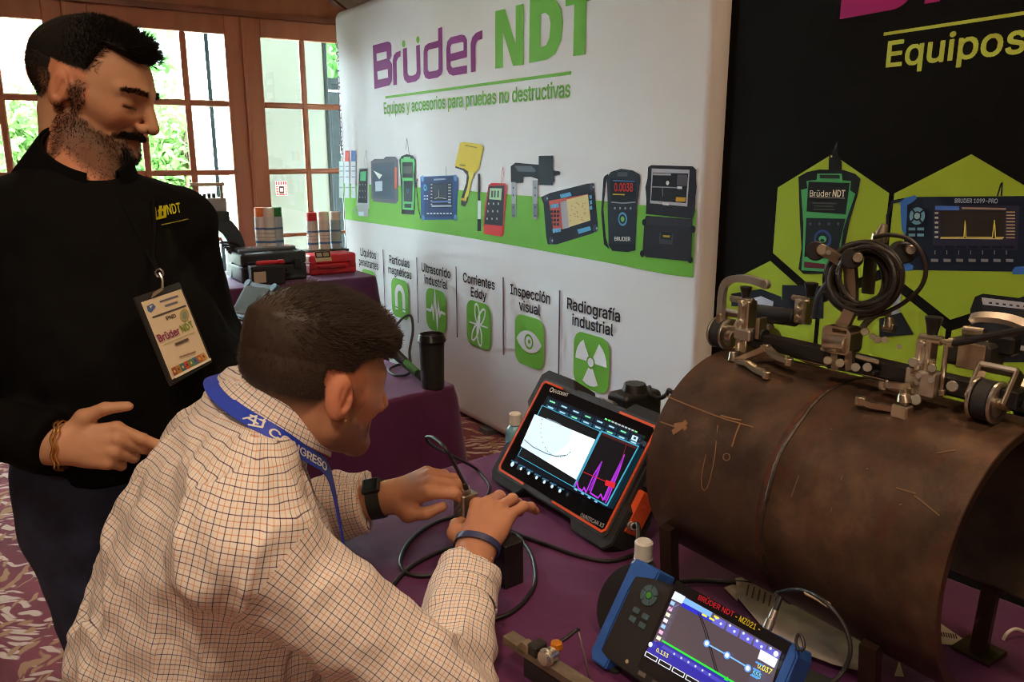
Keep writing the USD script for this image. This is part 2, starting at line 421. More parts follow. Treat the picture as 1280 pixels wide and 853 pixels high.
# ------------------------------------------------------------------ the yard outside
def yard(p, q, z=0.0):
    return room(PW + p, QW + q, z)
WHITE_W = MN('white_render', srgb(226, 226, 216), srgb(214, 216, 206), scale=2, rough=.9)
SCREEN_W = MN('pale_panel', srgb(106, 117, 112), srgb(100, 112, 107), scale=2, rough=.85)
DKGREEN = M('dark_green_paint', srgb(12, 22, 24), .75, specular_ior_level=.15)
PAVE = MN('pale_paving', srgb(222, 216, 204), srgb(204, 198, 186), scale=4, rough=.9)
def yslab(p0, p1, q0, q1, z0, z1, ch=.005):
    return cbox((p1 - p0, q1 - q0, z1 - z0), ch=ch, T=frame(yard((p0 + p1) / 2, (q0 + q1) / 2, (z0 + z1) / 2), DW, y=BD))
struct('ground', slab(PW - 14, PW + 10, QW + .07, QW + 22, -.12, -.02), PAVE)
def yard_px(px, py, q):
    return on_plane(px, py, room(PW, QW + q), -BD)
def yp(px, py, q):
    w = yard_px(px, py, q)
    return float(w @ DW) - PW, float(w[2])
# pale partition close behind the third door
a, _ = yp(318, 100, .9); b, _ = yp(405, 100, .9)
t = thing('partition', 'pale grey-green partition standing outside behind the third door', 'wall', yard((a + b) / 2, .95, 0), kind='structure')
obj('panel', yslab(a - .12, b, .9, 1.0, -.02, 2.75), SCREEN_W, t, False)
obj('edge_post', yslab(b, b + .03, .89, 1.01, -.02, 2.75), DKGREEN, t, False)
# plain roof slab added out of view to shade the pale partition
t = thing('added_shade_roof', 'added roof slab that shades the pale partition outside', 'roof', yard(.6, .9, 2.8), kind='structure')
obj('shade_slab', yslab(-.64, 2.6, .1, 3.4, 2.78, 2.88), WHITE_W, t, False)
# the red fire notice on it
sp = Plane(yard(0, .9, 0), DW, UP); (u0, v0), (u1, v1) = sp.px(345, 245), sp.px(358, 226)
t = thing('fire_notice', 'small red and white notice stuck on the pale partition outside', 'sign', sp.at((u0 + u1) / 2, v0, .002))
obj('sign_plate', cbox((u1 - u0, v1 - v0, .004), ch=.001, T=sp.T((u0 + u1) / 2, (v0 + v1) / 2, .003)), M('notice_white', srgb(235, 225, 220), .5), t, False)
pr = Print(sp, .0056); w, h = u1 - u0, v1 - v0
for k in range(5): pr.poly(sbox(u0 + w * (.04 + .2 * k), v0 + h * .72, u0 + w * (.17 + .2 * k), v0 + h * .97), (196, 40, 48))
for k in range(6): pr.poly(sbox(u0 + w * .02, v0 + h * (.04 + .11 * k), u0 + w * .22, v0 + h * (.11 + .11 * k)), (196, 40, 48)); pr.poly(sbox(u0 + w * .8, v0 + h * (.04 + .11 * k), u0 + w * .98, v0 + h * (.11 + .11 * k)), (196, 40, 48))
pr.poly(sbox(u0 + w * .28, v0 + h * .14, u0 + w * .72, v0 + h * .66), (60, 30, 34)).poly(sbox(u0 + w * .36, v0 + h * .3, u0 + w * .64, v0 + h * .5), (225, 215, 210))
pr.poly(sbox(u0 + w * .25, v0 + h * .02, u0 + w * .75, v0 + h * .1), (196, 40, 48))
pr.build('notice_print', t, PRINT)
# dark gate to its right
a, z1 = yp(404, 97, 1.6); b, _ = yp(470, 97, 1.6)
t = thing('garden_gate', 'dark green slatted gate right of the pale partition outside', 'gate', yard((a + b) / 2, 1.6, 0))
obj('gate_frame', cat_mesh([yslab(a, a + .06, 1.58, 1.64, -.02, z1), yslab(b - .06, b, 1.58, 1.64, -.02, z1), yslab(a, b, 1.58, 1.64, z1 - .05, z1), yslab(a, b, 1.58, 1.64, .1, .16)]), DKGREEN, t, False)
for k in range(5): obj('slat', yslab(a + .06 + k * (b - a - .12) / 5, a + .055 + (k + 1) * (b - a - .12) / 5, 1.6, 1.62, .16, z1 - .05), DKGREEN, t, False)
obj('rail', yslab(a, b, 1.57, 1.585, z1 - .12, z1 - .1), M('pale_rail', srgb(190, 200, 196), .4), t, False)
# white column with dark pipe seen through the second door
a, _ = yp(241, 60, 1.5); b, _ = yp(256, 60, 1.5)
t = thing('white_column', 'square white column outside the second door', 'column', yard((a + b) / 2, 1.62, 0))
obj('shaft', yslab(a, b, 1.5, 1.75, -.02, 3.4), WHITE_W, t, False)
obj('base_block', yslab(a - .03, b + .03, 1.47, 1.78, -.02, .2), WHITE_W, t, False)
a2, _ = yp(257, 60, 1.5); b2, _ = yp(263, 60, 1.5)
t = thing('door_frame_post', 'dark green open door frame beside the white column', 'post', yard((a2 + b2) / 2, 1.6, 0))
obj('post', yslab(a2, b2, 1.55, 1.63, -.02, 3.2), DKGREEN, t, False)
obj('glazing', yslab(b2, b2 + .5, 1.58, 1.586, .1, 3.2), GLASS, t, False)
obj('post', yslab(b2 + .5, b2 + .57, 1.55, 1.63, -.02, 3.2), DKGREEN, t, False)
# low garden wall further back
t = thing('garden_wall', 'long low white rendered wall at the back of the yard', 'wall', yard(-2, 5, 0), kind='structure')
obj('wall_body', yslab(-9, 5, 5, 5.2, -.02, .95), WHITE_W, t, False); obj('coping', yslab(-9, 5, 4.96, 5.24, .95, 1.0), WHITE_W, t, False)
# white house with a red tiled eave behind the first door
a, z1 = yp(-60, 92, 6.5); b, z2 = yp(60, 78, 6.5)
t = thing('white_house', 'white house with a reddish tiled eave beyond the yard', 'house', yard((a + b) / 2, 7, 0))
obj('house_wall', yslab(a - 3, b, 6.6, 8.5, -.02, z2), WHITE_W, t, False)
for k in range(24):
    x = a - 3 + k * (b - a + 3.3) / 24
    obj('roof_tile', tube([yard(x, 6.2, z1), yard(x, 7.6, z1 + .75)], .085, 6, smooth=False), MN('roof_clay', srgb(160, 98, 74), srgb(136, 78, 58), scale=9, rough=.8), t, False)
LEAFS = []
def leaf_mat(name, c1, c2):
    n = {'o': ('geometry', {}), 'r': ('rgb_ramp', {'ramp': [(0, c1), (1, c2)]}), 'p': ('principled_bsdf', {'roughness': .5}), 't': ('translucent_bsdf', {}), 'm': ('mix_closure', {'fac': .35})}
    return usdkit.material(stage, '/World/Looks/' + name, n, [('o.random_per_island', 'r.fac'), ('r.color', 'p.base_color'), ('r.color', 't.color'), ('p.BSDF', 'm.closure1'), ('t.BSDF', 'm.closure2')], surface='m.closure')
LEAF_A = leaf_mat('leaf_green', srgb(70, 120, 50), srgb(130, 170, 80)); LEAF_B = leaf_mat('leaf_pale', srgb(110, 150, 80), srgb(170, 190, 110)); BARK = MN('bark', srgb(110, 90, 70), srgb(80, 64, 50), scale=20, rough=.9)
FLOWER = leaf_mat('flower_red', srgb(200, 80, 70), srgb(220, 140, 120))
def leaves(c, rad, n, size, r):
    """n folded leaf blades scattered through an ellipsoid"""
    d = r.normal(size=(n, 3)); d /= np.linalg.norm(d, axis=1, keepdims=True)
    p = np.asarray(c) + d * (r.random((n, 1)) ** .5) * np.asarray(rad)
    ax = d * .6 + r.normal(size=(n, 3)) * .6 + V(0, 0, -.2); ax /= np.linalg.norm(ax, axis=1, keepdims=True)
    sd = np.cross(ax, r.normal(size=(n, 3))); sd /= np.linalg.norm(sd, axis=1, keepdims=True); nn = np.cross(ax, sd)
    L = size * (.6 + .8 * r.random((n, 1))); w = L * .28
    v = np.stack([p, p + ax * L * .45 + sd * w + nn * w * .4, p + ax * L, p + ax * L * .45 - sd * w + nn * w * .4, p + ax * L * .5], 1).reshape(-1, 3)
    k = np.arange(n)[:, None] * 5
    return trimesh.Trimesh(v, np.vstack([k + [0, 1, 4], k + [4, 1, 2], k + [0, 4, 3], k + [4, 2, 3]]), process=False)
def shrub(name, label, cat, base, h, rad, n, size, mat, seed, group=None, flowers=0):
    r = np.random.default_rng(seed); base = np.asarray(base, float)
    t = thing(name, label, cat, base, group)
    obj('stem', cat_mesh([tube([base + V(0, 0, -.02), base + V(*(r.normal(size=2) * .12), h * .5), base + V(*(r.normal(size=2) * rad * .5), h * .9)], [.03, .02, .008], 6) for _ in range(5)]), BARK, t)
    blobs = [base + V(*(r.normal(size=2) * rad * .45), h * (.35 + .6 * r.random())) for _ in range(9)]
    obj('foliage', cat_mesh([leaves(b, (rad * .55, rad * .55, h * .26), n // 9, size, r) for b in blobs]), mat, t, False)
    if flowers: obj('flower', leaves(base + V(0, 0, h * .6), (rad * .9, rad * .9, h * .4), flowers, size * .6, r), FLOWER, t, False)
def palm(label, base, h, n, L, seed, mat):
    r = np.random.default_rng(seed); base = np.asarray(base, float); t = thing('palm', label, 'palm', base)
    top = base + V(0, 0, h)
    obj('trunk', tube([base + V(0, 0, -.05), base + V(.05, 0, h * .5), top], [.12, .10, .08], 10), BARK, t)
    for k in range(n):
        az = k * 2.4 + r.normal() * .2; d = V(math.cos(az), math.sin(az), 0); up = .2 + .9 * r.random()
        pts = spline([top, top + d * L * .4 + UP * up * .45, top + d * L * .8 + UP * up * .3, top + d * L + UP * (up * .3 - .5)], 8)
        ms = [tube(pts, .012, 5, smooth=False)]
        tn = np.gradient(pts, axis=0); tn /= np.linalg.norm(tn, axis=1, keepdims=True)
        vs, fs = [], []
        for i in range(2, len(pts)):
            for s in (-1, 1):
                sd = np.cross(tn[i], UP) * s; ll = .34 * math.sin(math.pi * (.15 + .8 * i / len(pts)))
                tip = pts[i] + sd * ll + tn[i] * ll * .6 - UP * .12; k0 = len(vs)
                vs += [pts[i], pts[i] + tn[i] * .035 + sd * ll * .4, tip, pts[i] + tn[i] * -.02 + sd * ll * .4]; fs += [(k0, k0 + 1, k0 + 2), (k0, k0 + 2, k0 + 3)]
        ms.append(trimesh.Trimesh(np.array(vs), np.array(fs), process=False))
        obj('frond', cat_mesh(ms), mat, t, False)
def ybase(px, py, q):
    p, z = yp(px, py, q); return yard(p, q, 0)
palm('tall green palm outside behind the second door', ybase(212, 60, 8.5), 3.6, 22, 1.9, 5, LEAF_A)
shrub('shrub', 'green bush with reddish flowers outside the second door', 'bush', ybase(224, 150, 3.4), 2.0, .36, 1500, .12, LEAF_B, 11, flowers=40)
shrub('shrub', 'bushy green shrub at the left outside the first door', 'bush', ybase(24, 150, 3.4), 1.75, .36, 1500, .12, LEAF_B, 12, flowers=0)
shrub('shrub', 'leafy tree crown above the dark garden gate', 'tree', ybase(420, 60, 5.2), 3.6, .75, 2600, .15, LEAF_A, 13)
shrub('shrub', 'tall green hedge plant behind the standing man', 'bush', ybase(130, 80, 5.6), 3.0, .55, 2400, .15, LEAF_A, 14)
# ------------------------------------------------------------------ white banner wall
BN = Plane(V(-.13223719, 3.91363502, 0), -BD, UP)
BU0, BU1, BTOP = -1.815, 1.435, 2.285
banner = thing('display_wall', 'white fabric display wall printed with testing instruments and green band', 'banner', BN.at((BU0 + BU1) / 2, 0, -.15))
FABRIC = MN('banner_fabric', srgb(226, 226, 226), srgb(220, 220, 221), scale=1.5, rough=.75, bump=.05, bscale=900)
obj('fabric_cover', rbox((BU1 - BU0, BTOP - .02, .30), .055, T=BN.T((BU0 + BU1) / 2, BTOP / 2 + .01, -.15), seg=48), FABRIC, banner, smooth=40)
for u in (BU0 + .25, 0, BU1 - .25): obj('foot', cbox((.08, .03, .34), T=BN.T(u, .015, -.15)), M('grey_plastic', (.1, .1, .11), .5), banner)
PURPLE, PURPLE2, GREEN, GREEN2, INK = (122, 36, 112), (104, 30, 84), (104, 166, 62), (96, 160, 56), (34, 34, 44)
GREENB = (112, 178, 66)
q = crop(400, 0, 4.923)
pr = Print(BN)
# word mark
pr.pxpoly(q((325, 280), (415, 256), (432, 260), (440, 278), (441, 345), (430, 371), (443, 392), (445, 420), (443, 500), (430, 525), (335, 548)), PURPLE, [q((348, 330), (410, 316), (412, 360), (350, 378)), q((353, 440), (418, 424), (420, 478), (356, 492))])
pr.pxpoly(q((452, 526), (448, 372), (455, 340), (470, 322), (497, 312), (497, 345), (481, 358), (472, 378), (474, 521)), PURPLE)
pr.pxpoly(q((511, 300), (535, 293), (540, 452), (548, 466), (570, 466), (590, 456), (596, 438), (592, 282), (615, 275), (620, 450), (612, 482), (592, 501), (540, 512), (520, 492), (514, 465)), PURPLE)
pr.pxpoly(q((638, 320), (645, 285), (665, 268), (728, 250), (728, 175), (753, 165), (756, 430), (748, 460), (725, 478), (670, 488), (648, 478), (638, 450)), PURPLE, [q((662, 320), (670, 306), (730, 292), (730, 424), (722, 433), (672, 442), (664, 430))])
pr.pxpoly(q((778, 300), (785, 255), (805, 230), (870, 213), (892, 218), (906, 245), (906, 352), (805, 378), (806, 403), (816, 418), (906, 402), (906, 452), (820, 466), (795, 455), (780, 425)), PURPLE, [q((804, 290), (812, 272), (878, 258), (884, 264), (884, 310), (804, 332))])
pr.pxpoly(q((930, 446), (928, 270), (938, 230), (960, 203), (1000, 185), (1000, 240), (975, 247), (962, 262), (957, 290), (958, 440)), PURPLE)
for c in ((516, 270), (604, 245)):
    pr.poly(Polygon(BN.pts(q(*[(c[0] + 10 * math.cos(a), c[1] + 22 * math.sin(a)) for a in np.linspace(0, 6.28, 16)[:-1]]))), GREEN)
q = crop(600, 0, 4.267)
pr.pxpoly(q((83, 366), (83, 60), (135, 48), (192, 235), (192, 30), (235, 20), (235, 345), (178, 352), (124, 172), (124, 360)), GREEN)
pr.pxpoly(q((263, 336), (268, -2), (340, -22), (400, -8), (435, 45), (445, 120), (435, 215), (405, 285), (360, 318)), GREEN, [q((323, 255), (326, 75), (350, 68), (370, 85), (378, 130), (372, 200), (355, 240))])
pr.pxpoly(q((498, 300), (505, 24), (458, 35), (458, -42), (618, -82), (618, -5), (570, 8), (563, 290)), GREEN)
pr.poly(sbox(-1.074, 1.716, .668, 1.729), GREEN)
pr.text('Equipos y accesorios para pruebas no destructivas', -1.10, 1.632, .664, .062, GREEN2, bold=True)
pr.text('BRUDER-NDT.MX', -1.742, 1.40, -1.742, .05, (96, 70, 96), v1=2.10)
# green band
top = [(424, 229), (470, 231), (499, 232.5), (589, 239), (646, 244), (750, 251), (802, 256.5), (885, 262.5)]
bot = [(888, 350), (868, 347.3), (831, 342.5), (760, 328.5), (700, 317.5), (640, 306.5), (560, 293), (500, 284), (424, 273)]
tp, bt = BN.pts(top), BN.pts(bot)
sm = lambda P: [tuple(x) for x in spline(np.c_[np.array(P), np.zeros(len(P))], 6)[:, :2]]
band = Polygon(sm(tp) + sm(bt)).intersection(sbox(BU0 + .056, 0, BU1 - .056, 3))
pr.poly(band, GREENB)
# captions, separators and pictogram tiles
UC = [-1.41, -.96, -.51, -.06, .387, .837]
CAPS = [('Líquidos', 'penetrantes', .24, .30), ('Partículas', 'magnéticas', .27, .31), ('Ultrasonido', 'industrial', .33, .265), ('Corrientes', 'Eddy', .305, .15), ('Inspección', 'visual', .315, .17), ('Radiografía', 'industrial', .34, .265)]
for uc, (a, b, wa, wb2) in zip(UC, CAPS):
    pr.text(a, uc - wa / 2, .764, uc + wa / 2, .047, INK, bold=True)
    pr.text(b, uc - wb2 / 2, .700, uc + wb2 / 2, .047, INK, bold=True)
for k, u in enumerate((-1.18, -.73, -.281, .169, .615)):
    pr.poly(sbox(u - .005, .455 if k else .40, u + .005, .835), (92, 60, 84))
WH = (232, 234, 232)
for uc in UC: pr.poly(rrect(uc, .563, .234, .236, .055), GREENB)
c = UC[0]; pr.poly(Polygon([(c - .05, .55), (c, .645), (c + .05, .55)]).buffer(.002).union(Point(c, .54).buffer(.052)), WH)
c = UC[1]; arc = LineString([(c - .05, .49), (c - .05, .58)] + [(c - .05 * math.cos(a), .58 + .05 * math.sin(a)) for a in np.linspace(0, math.pi, 12)] + [(c + .05, .58), (c + .05, .49)])
pr.poly(arc.buffer(.018, cap_style=2), WH); pr.poly(sbox(c - .07, .50, c - .03, .508), GREENB); pr.poly(sbox(c + .03, .50, c + .07, .508), GREENB)
c = UC[2]; pr.poly(LineString([(c - .105, .555), (c - .06, .555), (c - .045, .58), (c - .03, .53), (c - .008, .65), (c + .012, .49), (c + .03, .60), (c + .045, .545), (c + .06, .565), (c + .105, .56)]).buffer(.0075, join_style=2), WH)
c = UC[3]
for a in (100, 55, 235, 280):
    d = math.radians(a); e = affinity.rotate(affinity.scale(Point(0, 0).buffer(1, 12), .052, .022), a, origin=(0, 0)); e = affinity.translate(e, c + .055 * math.cos(d), .563 + .055 * math.sin(d))
    pr.poly(e.buffer(.005).difference(e.buffer(-.006)), WH)
pr.poly(sbox(c - .09, .56, c + .09, .568), WH)
c = UC[4]; eye = Point(c, .50).buffer(.115, 24).intersection(Point(c, .626).buffer(.115, 24)); eye = affinity.scale(eye, 1.05, 1.0)
pr.poly(eye.difference(Point(c, .563).buffer(.036)), WH); pr.poly(Point(c, .563).buffer(.026).difference(Point(c + .004, .565).buffer(.010)), WH)
c = UC[5]
for a in (30, 150, 270):
    w = [(c + .022 * math.cos(math.radians(a + k)) * 1.3, .563 + .022 * 1.3 * math.sin(math.radians(a + k))) for k in (-30, 0, 30)] + [(c + .102 * math.cos(math.radians(a + k)), .563 + .102 * math.sin(math.radians(a + k))) for k in (30, 15, 0, -15, -30)]
    pr.poly(Polygon(w), WH)
pr.poly(Point(c, .563).buffer(.019), WH)
pr.build('graphics', banner, PRINT)

# printed instruments, each a part of its own
BLACK, DK, MID, CY = (30, 34, 42), (44, 50, 60), (96, 104, 114), (96, 170, 214)
def printed(fn, label, lift=.0030):
    p = Print(BN, lift); p.k = .48; fn(p); p.build('printed_instrument', banner, PRINT, label)
C2, C3 = crop(420, 140, 5.333), crop(640, 160, 4.74)
def d0(p):
    for x, col in ((38, None), (78, (206, 86, 80)), (120, (84, 116, 180))):
        p.pxpoly(C2((x - 15, 330), (x + 15, 330), (x + 15, 575), (x - 15, 572)), (206, 216, 222) if col else (196, 214, 208))
        if col: p.pxpoly(C2((x - 14, 258), (x + 14, 258), (x + 15, 330), (x - 15, 330)), col)
        for y in (360, 390, 430, 500): p.pxpoly(C2((x - 12, y), (x + 12, y), (x + 12, y + 8), (x - 12, y + 8)), (150, 160, 176))
printed(d0, 'printed spray cans with red and blue caps')
def d1(p):
    p.line(C2((196, 380), (194, 310), (204, 255), (210, 300), (212, 380)), .008, (120, 126, 128))
    p.pxpoly(C2((150, 375), (222, 370), (226, 640), (160, 700), (140, 620)), (186, 196, 196))
    p.pxpoly(C2((160, 382), (215, 376), (212, 608), (148, 606)), BLACK); p.pxpoly(C2((166, 398), (204, 396), (202, 460), (164, 460)), (86, 184, 130))
    for i in range(3):
        for j in range(3): p.dot(C2((163 + 18 * i, 485 + 42 * j))[0], .008, (196, 204, 208))
    p.pxpoly(C2((150, 620), (218, 612), (220, 700), (150, 690)), (176, 182, 184)); p.pxpoly(C2((155, 665), (190, 665), (188, 695), (155, 692)), (206, 226, 232))
    p.line(C2((150, 630), (118, 655), (150, 680)), .012, (140, 150, 150))
printed(d1, 'printed slim gauge with green display')
def d2(p):
    p.pxpoly(C2((236, 330), (260, 314), (320, 314), (335, 298), (400, 298), (414, 320), (418, 590), (402, 612), (255, 598), (240, 575)), (92, 96, 106))
    p.pxpoly(C2((246, 345), (392, 330), (394, 585), (252, 575)), (70, 82, 98)); p.pxpoly(C2((258, 365), (370, 352), (374, 570), (262, 560)), (58, 78, 96))
    p.pxpoly(C2((252, 390), (312, 420), (292, 450)), WH); p.pxpoly(C2((264, 464), (313, 460), (313, 528), (266, 530)), (186, 206, 220)); p.pxpoly(C2((394, 370), (410, 370), (410, 515), (394, 510)), (196, 96, 76))
printed(d2, 'printed grey rugged tablet')
def d3(p):
    p.line(C2((468, 250), (476, 178), (486, 250), (492, 290)), .010, BLACK)
    p.pxpoly(C2((425, 320), (440, 295), (475, 282), (515, 292), (535, 320), (530, 640), (525, 685), (440, 680), (440, 560)), BLACK)
    p.pxpoly(C2((436, 312), (525, 312), (528, 345), (520, 420), (526, 520), (520, 655), (446, 650), (448, 470), (438, 400)), (96, 190, 110)); p.pxpoly(C2((455, 300), (500, 300), (500, 318), (455, 318)), (120, 190, 130))
    p.pxpoly(C2((446, 335), (515, 335), (515, 440), (446, 438)), (30, 40, 42)); p.pxpoly(C2((450, 362), (510, 362), (508, 412), (452, 410)), (74, 84, 80))
    p.pxpoly(C2((455, 460), (515, 460), (510, 600), (456, 596)), (34, 46, 58)); p.dot(C2((482, 525))[0], .028, (60, 110, 150)); p.dot(C2((482, 525))[0], .015, (40, 60, 60)); p.pxpoly(C2((460, 612), (508, 612), (506, 640), (460, 638)), (44, 60, 56))
printed(d3, 'printed green and black handheld with probe')
def d4(p):
    p.line(C2((738, 435), (738, 365)), .008, BLACK); p.line(C2((548, 445), (538, 480), (552, 640), (570, 715)), .02, BLACK)
    p.pxpoly(C2((566, 432), (800, 422), (818, 440), (808, 700), (790, 718), (580, 720), (570, 700)), (44, 84, 140))
    for x, y in ((580, 445), (800, 440), (585, 705), (800, 705)): p.dot(C2((x, y))[0], .035, (96, 150, 204))
    p.pxpoly(C2((590, 440), (780, 432), (786, 700), (594, 702)), (38, 62, 106)); p.pxpoly(C2((630, 475), (778, 470), (780, 640), (634, 640)), (30, 44, 70))
    p.pxpoly(C2((655, 488), (740, 484), (742, 582), (658, 586)), (52, 62, 78)); p.line(C2((660, 580), (688, 570), (690, 520), (692, 572), (740, 578)), .005, (210, 214, 200))
    for k in range(8): p.pxpoly(C2((752, 480 + 20 * k), (772, 480 + 20 * k), (772, 489 + 20 * k), (752, 489 + 20 * k)), (186, 190, 190))
    for k in range(7): p.pxpoly(C2((638, 480 + 22 * k), (648, 480 + 22 * k), (648, 488 + 22 * k), (638, 488 + 22 * k)), (186, 190, 190))
    for k in range(8): p.pxpoly(C2((612 + 22 * k, 672), (626 + 22 * k, 672), (626 + 22 * k, 682), (612 + 22 * k, 682)), (190, 200, 214))
    p.pxpoly(C2((645, 595), (775, 590), (775, 602), (645, 606)), (96, 120, 190)); p.pxpoly(C2((645, 622), (778, 620), (778, 632), (645, 634)), (170, 180, 200))
    p.poly(Point(*BN.px(*C2((602, 505))[0])).buffer(.018).difference(Point(*BN.px(*C2((602, 505))[0])).buffer(.009)), CY)
    for y in (555, 575): 
        for x in (594, 611): p.pxpoly(C2((x, y), (x + 11, y), (x + 11, y + 10), (x, y + 10)), (170, 190, 214))
    p.pxpoly(C2((660, 446), (740, 442), (740, 452), (660, 458)), (150, 170, 200))
printed(d4, 'printed blue flaw detector')
def d5(p):
    p.pxpoly(C2((798, 372), (830, 210), (850, 200), (970, 216), (985, 240), (955, 380), (935, 400), (912, 420), (880, 600), (862, 632), (838, 622), (840, 570), (872, 470), (875, 420), (850, 390)), (44, 44, 44))
    p.pxpoly(C2((796, 360), (830, 206), (852, 200), (972, 216), (986, 240), (956, 380), (940, 402), (905, 405), (885, 398), (860, 380), (820, 368)), (214, 190, 62))
    p.pxpoly(C2((884, 400), (930, 404), (906, 460), (886, 560), (866, 585), (858, 570), (880, 500), (890, 440)), (222, 204, 92)); p.pxpoly(C2((836, 572), (876, 578), (872, 598), (834, 588)), (222, 204, 92))
    p.line(C2((862, 222), (945, 238)), .010, (130, 116, 40)); p.pxpoly(C2((828, 350), (866, 352), (866, 360), (828, 358)), (110, 96, 40))
printed(d5, 'printed yellow handheld analyser gun')
def d6(p):
    p.pxpoly(C2((949, 412), (964, 412), (965, 590), (949, 590)), BLACK); p.pxpoly(C2((949, 590), (970, 594), (968, 715), (948, 715)), (214, 220, 222)); p.pxpoly(C2((947, 715), (970, 715), (969, 794), (946, 794)), BLACK)
    p.line(C2((926, 405), (926, 445)), .009, BLACK)
printed(d6, 'printed black and white pen probe')
def d7(p):
    p.line(C2((1104, 475), (1108, 420), (1116, 368), (1120, 420), (1112, 475)), .007, (196, 70, 70))
    p.pxpoly(C2((1020, 488), (1040, 474), (1130, 476), (1142, 490), (1122, 820), (1108, 832), (992, 812), (986, 760), (995, 640)), (196, 56, 62)); p.pxpoly(C2((1024, 494), (1128, 490), (1116, 760), (992, 748)), (40, 44, 52))
    p.pxpoly(C2((1030, 508), (1110, 510), (1104, 588), (1024, 582)), (178, 206, 166))
    for x in (1040, 1058, 1080): p.pxpoly(C2((x, 525), (x + 12, 525), (x + 10, 570), (x - 2, 570)), (70, 96, 76))
    for i in range(3):
        for j in range(3): p.dot(C2((1022 + 33 * i - 5 * j, 612 + 50 * j))[0], .012, (190, 194, 200))
    p.pxpoly(C2((990, 756), (1116, 766), (1108, 832), (990, 812)), (214, 66, 66))
printed(d7, 'printed red and black handheld gauge')
def d8(p):
    p.pxpoly(C3((-108, 240), (-108, 150), (0, 0)), BLACK) if False else None
    p.pxpoly([(639.5, 228), (639, 208), (645, 203.5), (674, 206), (675, 191), (674, 195), (692, 194.5), (692, 213), (701, 214.5), (701, 218.5), (693, 220), (694, 226), (690, 231.5), (674, 231), (673.5, 224), (664, 221), (655, 221), (654.5, 228.5), (646, 229)], BLACK)
    p.pxpoly(C3((162, 166), (246, 168), (246, 340), (160, 338)), (36, 44, 54)); p.pxpoly(C3((18, 225), (120, 226), (145, 250), (140, 262), (40, 258)), (90, 98, 110))
    for x in (12, 142):
        p.pxpoly(C3((x - 16, 310), (x + 14, 310), (x + 14, 520), (x + 4, 545), (x - 14, 535)) if x > 50 else C3((x - 12, 320), (x + 16, 322), (x + 16, 520), (x + 4, 535), (x - 10, 520)), (166, 172, 178)); p.pxpoly(C3((x - 12, 450), (x + 14, 450), (x + 12, 530), (x - 10, 528)), (120, 130, 136))
        for y in (355, 400, 470, 520): p.dot(C3((x, y))[0], .010, (60, 66, 74))
printed(d8, 'printed magnetic yoke with two steel legs')
def d9(p):
    p.pxpoly(C3((175, 410), (230, 385), (450, 330), (490, 328), (494, 380), (512, 575), (512, 605), (480, 625), (270, 690), (215, 690), (205, 640), (190, 450)), (34, 40, 52))
    for a in ((205, 418), (478, 350), (235, 668), (498, 595)): p.dot(C3(a)[0], .032, (58, 66, 84)); p.dot(C3((a[0] + 8, a[1]))[0], .010, (180, 190, 200))
    p.pxpoly(C3((222, 432), (455, 392), (470, 548), (305, 600), (250, 615)), (200, 90, 84)); p.pxpoly(C3((290, 440), (330, 430), (345, 590), (305, 600)), (176, 170, 178)); p.pxpoly(C3((328, 425), (455, 394), (470, 548), (342, 588)), (226, 208, 150))
    p.pxpoly(C3((288, 395), (350, 380), (358, 402), (295, 418)), CY); p.pxpoly(C3((390, 602), (468, 582), (474, 606), (400, 628)), CY)
    for i in range(3):
        for j in range(2): p.pxpoly(C3((232 + 18 * i + 3 * j * 4, 455 + 145 * j - 3 * i), (246 + 18 * i + 12 * j, 452 + 145 * j - 3 * i), (250 + 18 * i + 12 * j, 475 + 145 * j - 3 * i), (236 + 18 * i + 12 * j, 478 + 145 * j - 3 * i)), CY)
        for j in range(4): p.pxpoly(C3((232 + 20 * i, 490 + 25 * j), (246 + 20 * i, 487 + 25 * j), (248 + 20 * i, 502 + 25 * j), (234 + 20 * i, 505 + 25 * j)), (40, 44, 56))
        p.pxpoly(C3((464 + 2 * i, 400 + 32 * i), (478 + 2 * i, 396 + 32 * i), (480 + 2 * i, 418 + 32 * i), (467 + 2 * i, 422 + 32 * i)), CY)
    r = np.random.default_rng(3)
    for k in range(26):
        x, y = 350 + 105 * r.random(), 430 + 120 * r.random(); p.pxpoly(C3((x, y), (x + 6, y), (x + 6, y + 7), (x, y + 7)), (206, 150, 120))
printed(d9, 'printed tilted detector with blue keys')
def d10(p):
    p.pxpoly(C3((545, 300), (552, 285), (575, 270), (560, 330), (545, 480), (560, 650), (580, 720), (548, 690), (532, 500)), BLACK)
    p.pxpoly(C3((566, 290), (590, 260), (650, 242), (720, 252), (760, 275), (764, 310), (745, 470), (735, 700), (735, 725), (690, 735), (600, 728), (576, 700), (570, 440)), (38, 44, 56))
    p.pxpoly(C3((584, 300), (742, 310), (736, 440), (590, 436)), (24, 26, 34)); p.pxpoly(C3((602, 308), (732, 314), (732, 320), (602, 316)), (66, 110, 170)); p.pxpoly(C3((601, 390), (672, 392), (672, 399), (601, 397)), (214, 180, 40))
    a, b = C3((610, 374), (720, 376)); p.pxtext('0.0038', a, b, .062, (214, 40, 36), True)
    p.line(C3((592, 440), (660, 446), (736, 440)), .009, (150, 156, 164))
    for x in (614, 645, 676, 708): p.dot(C3((x, 476))[0], .010, (150, 156, 164))
    o = BN.px(*C3((660, 540))[0]); p.poly(Point(*o).buffer(.026).difference(Point(*o).buffer(.018)), (86, 150, 190)); p.dot(C3((660, 540))[0], .022, (120, 190, 90))
    p.pxpoly(C3((630, 262), (690, 262), (690, 288), (630, 288)), (70, 78, 86)); a, b = C3((612, 668), (706, 670)); p.pxtext('BRUDER', a, b, .032, (226, 228, 230), True)
    p.pxpoly(C3((575, 686), (737, 690), (735, 725), (690, 735), (600, 728)), (28, 32, 42))
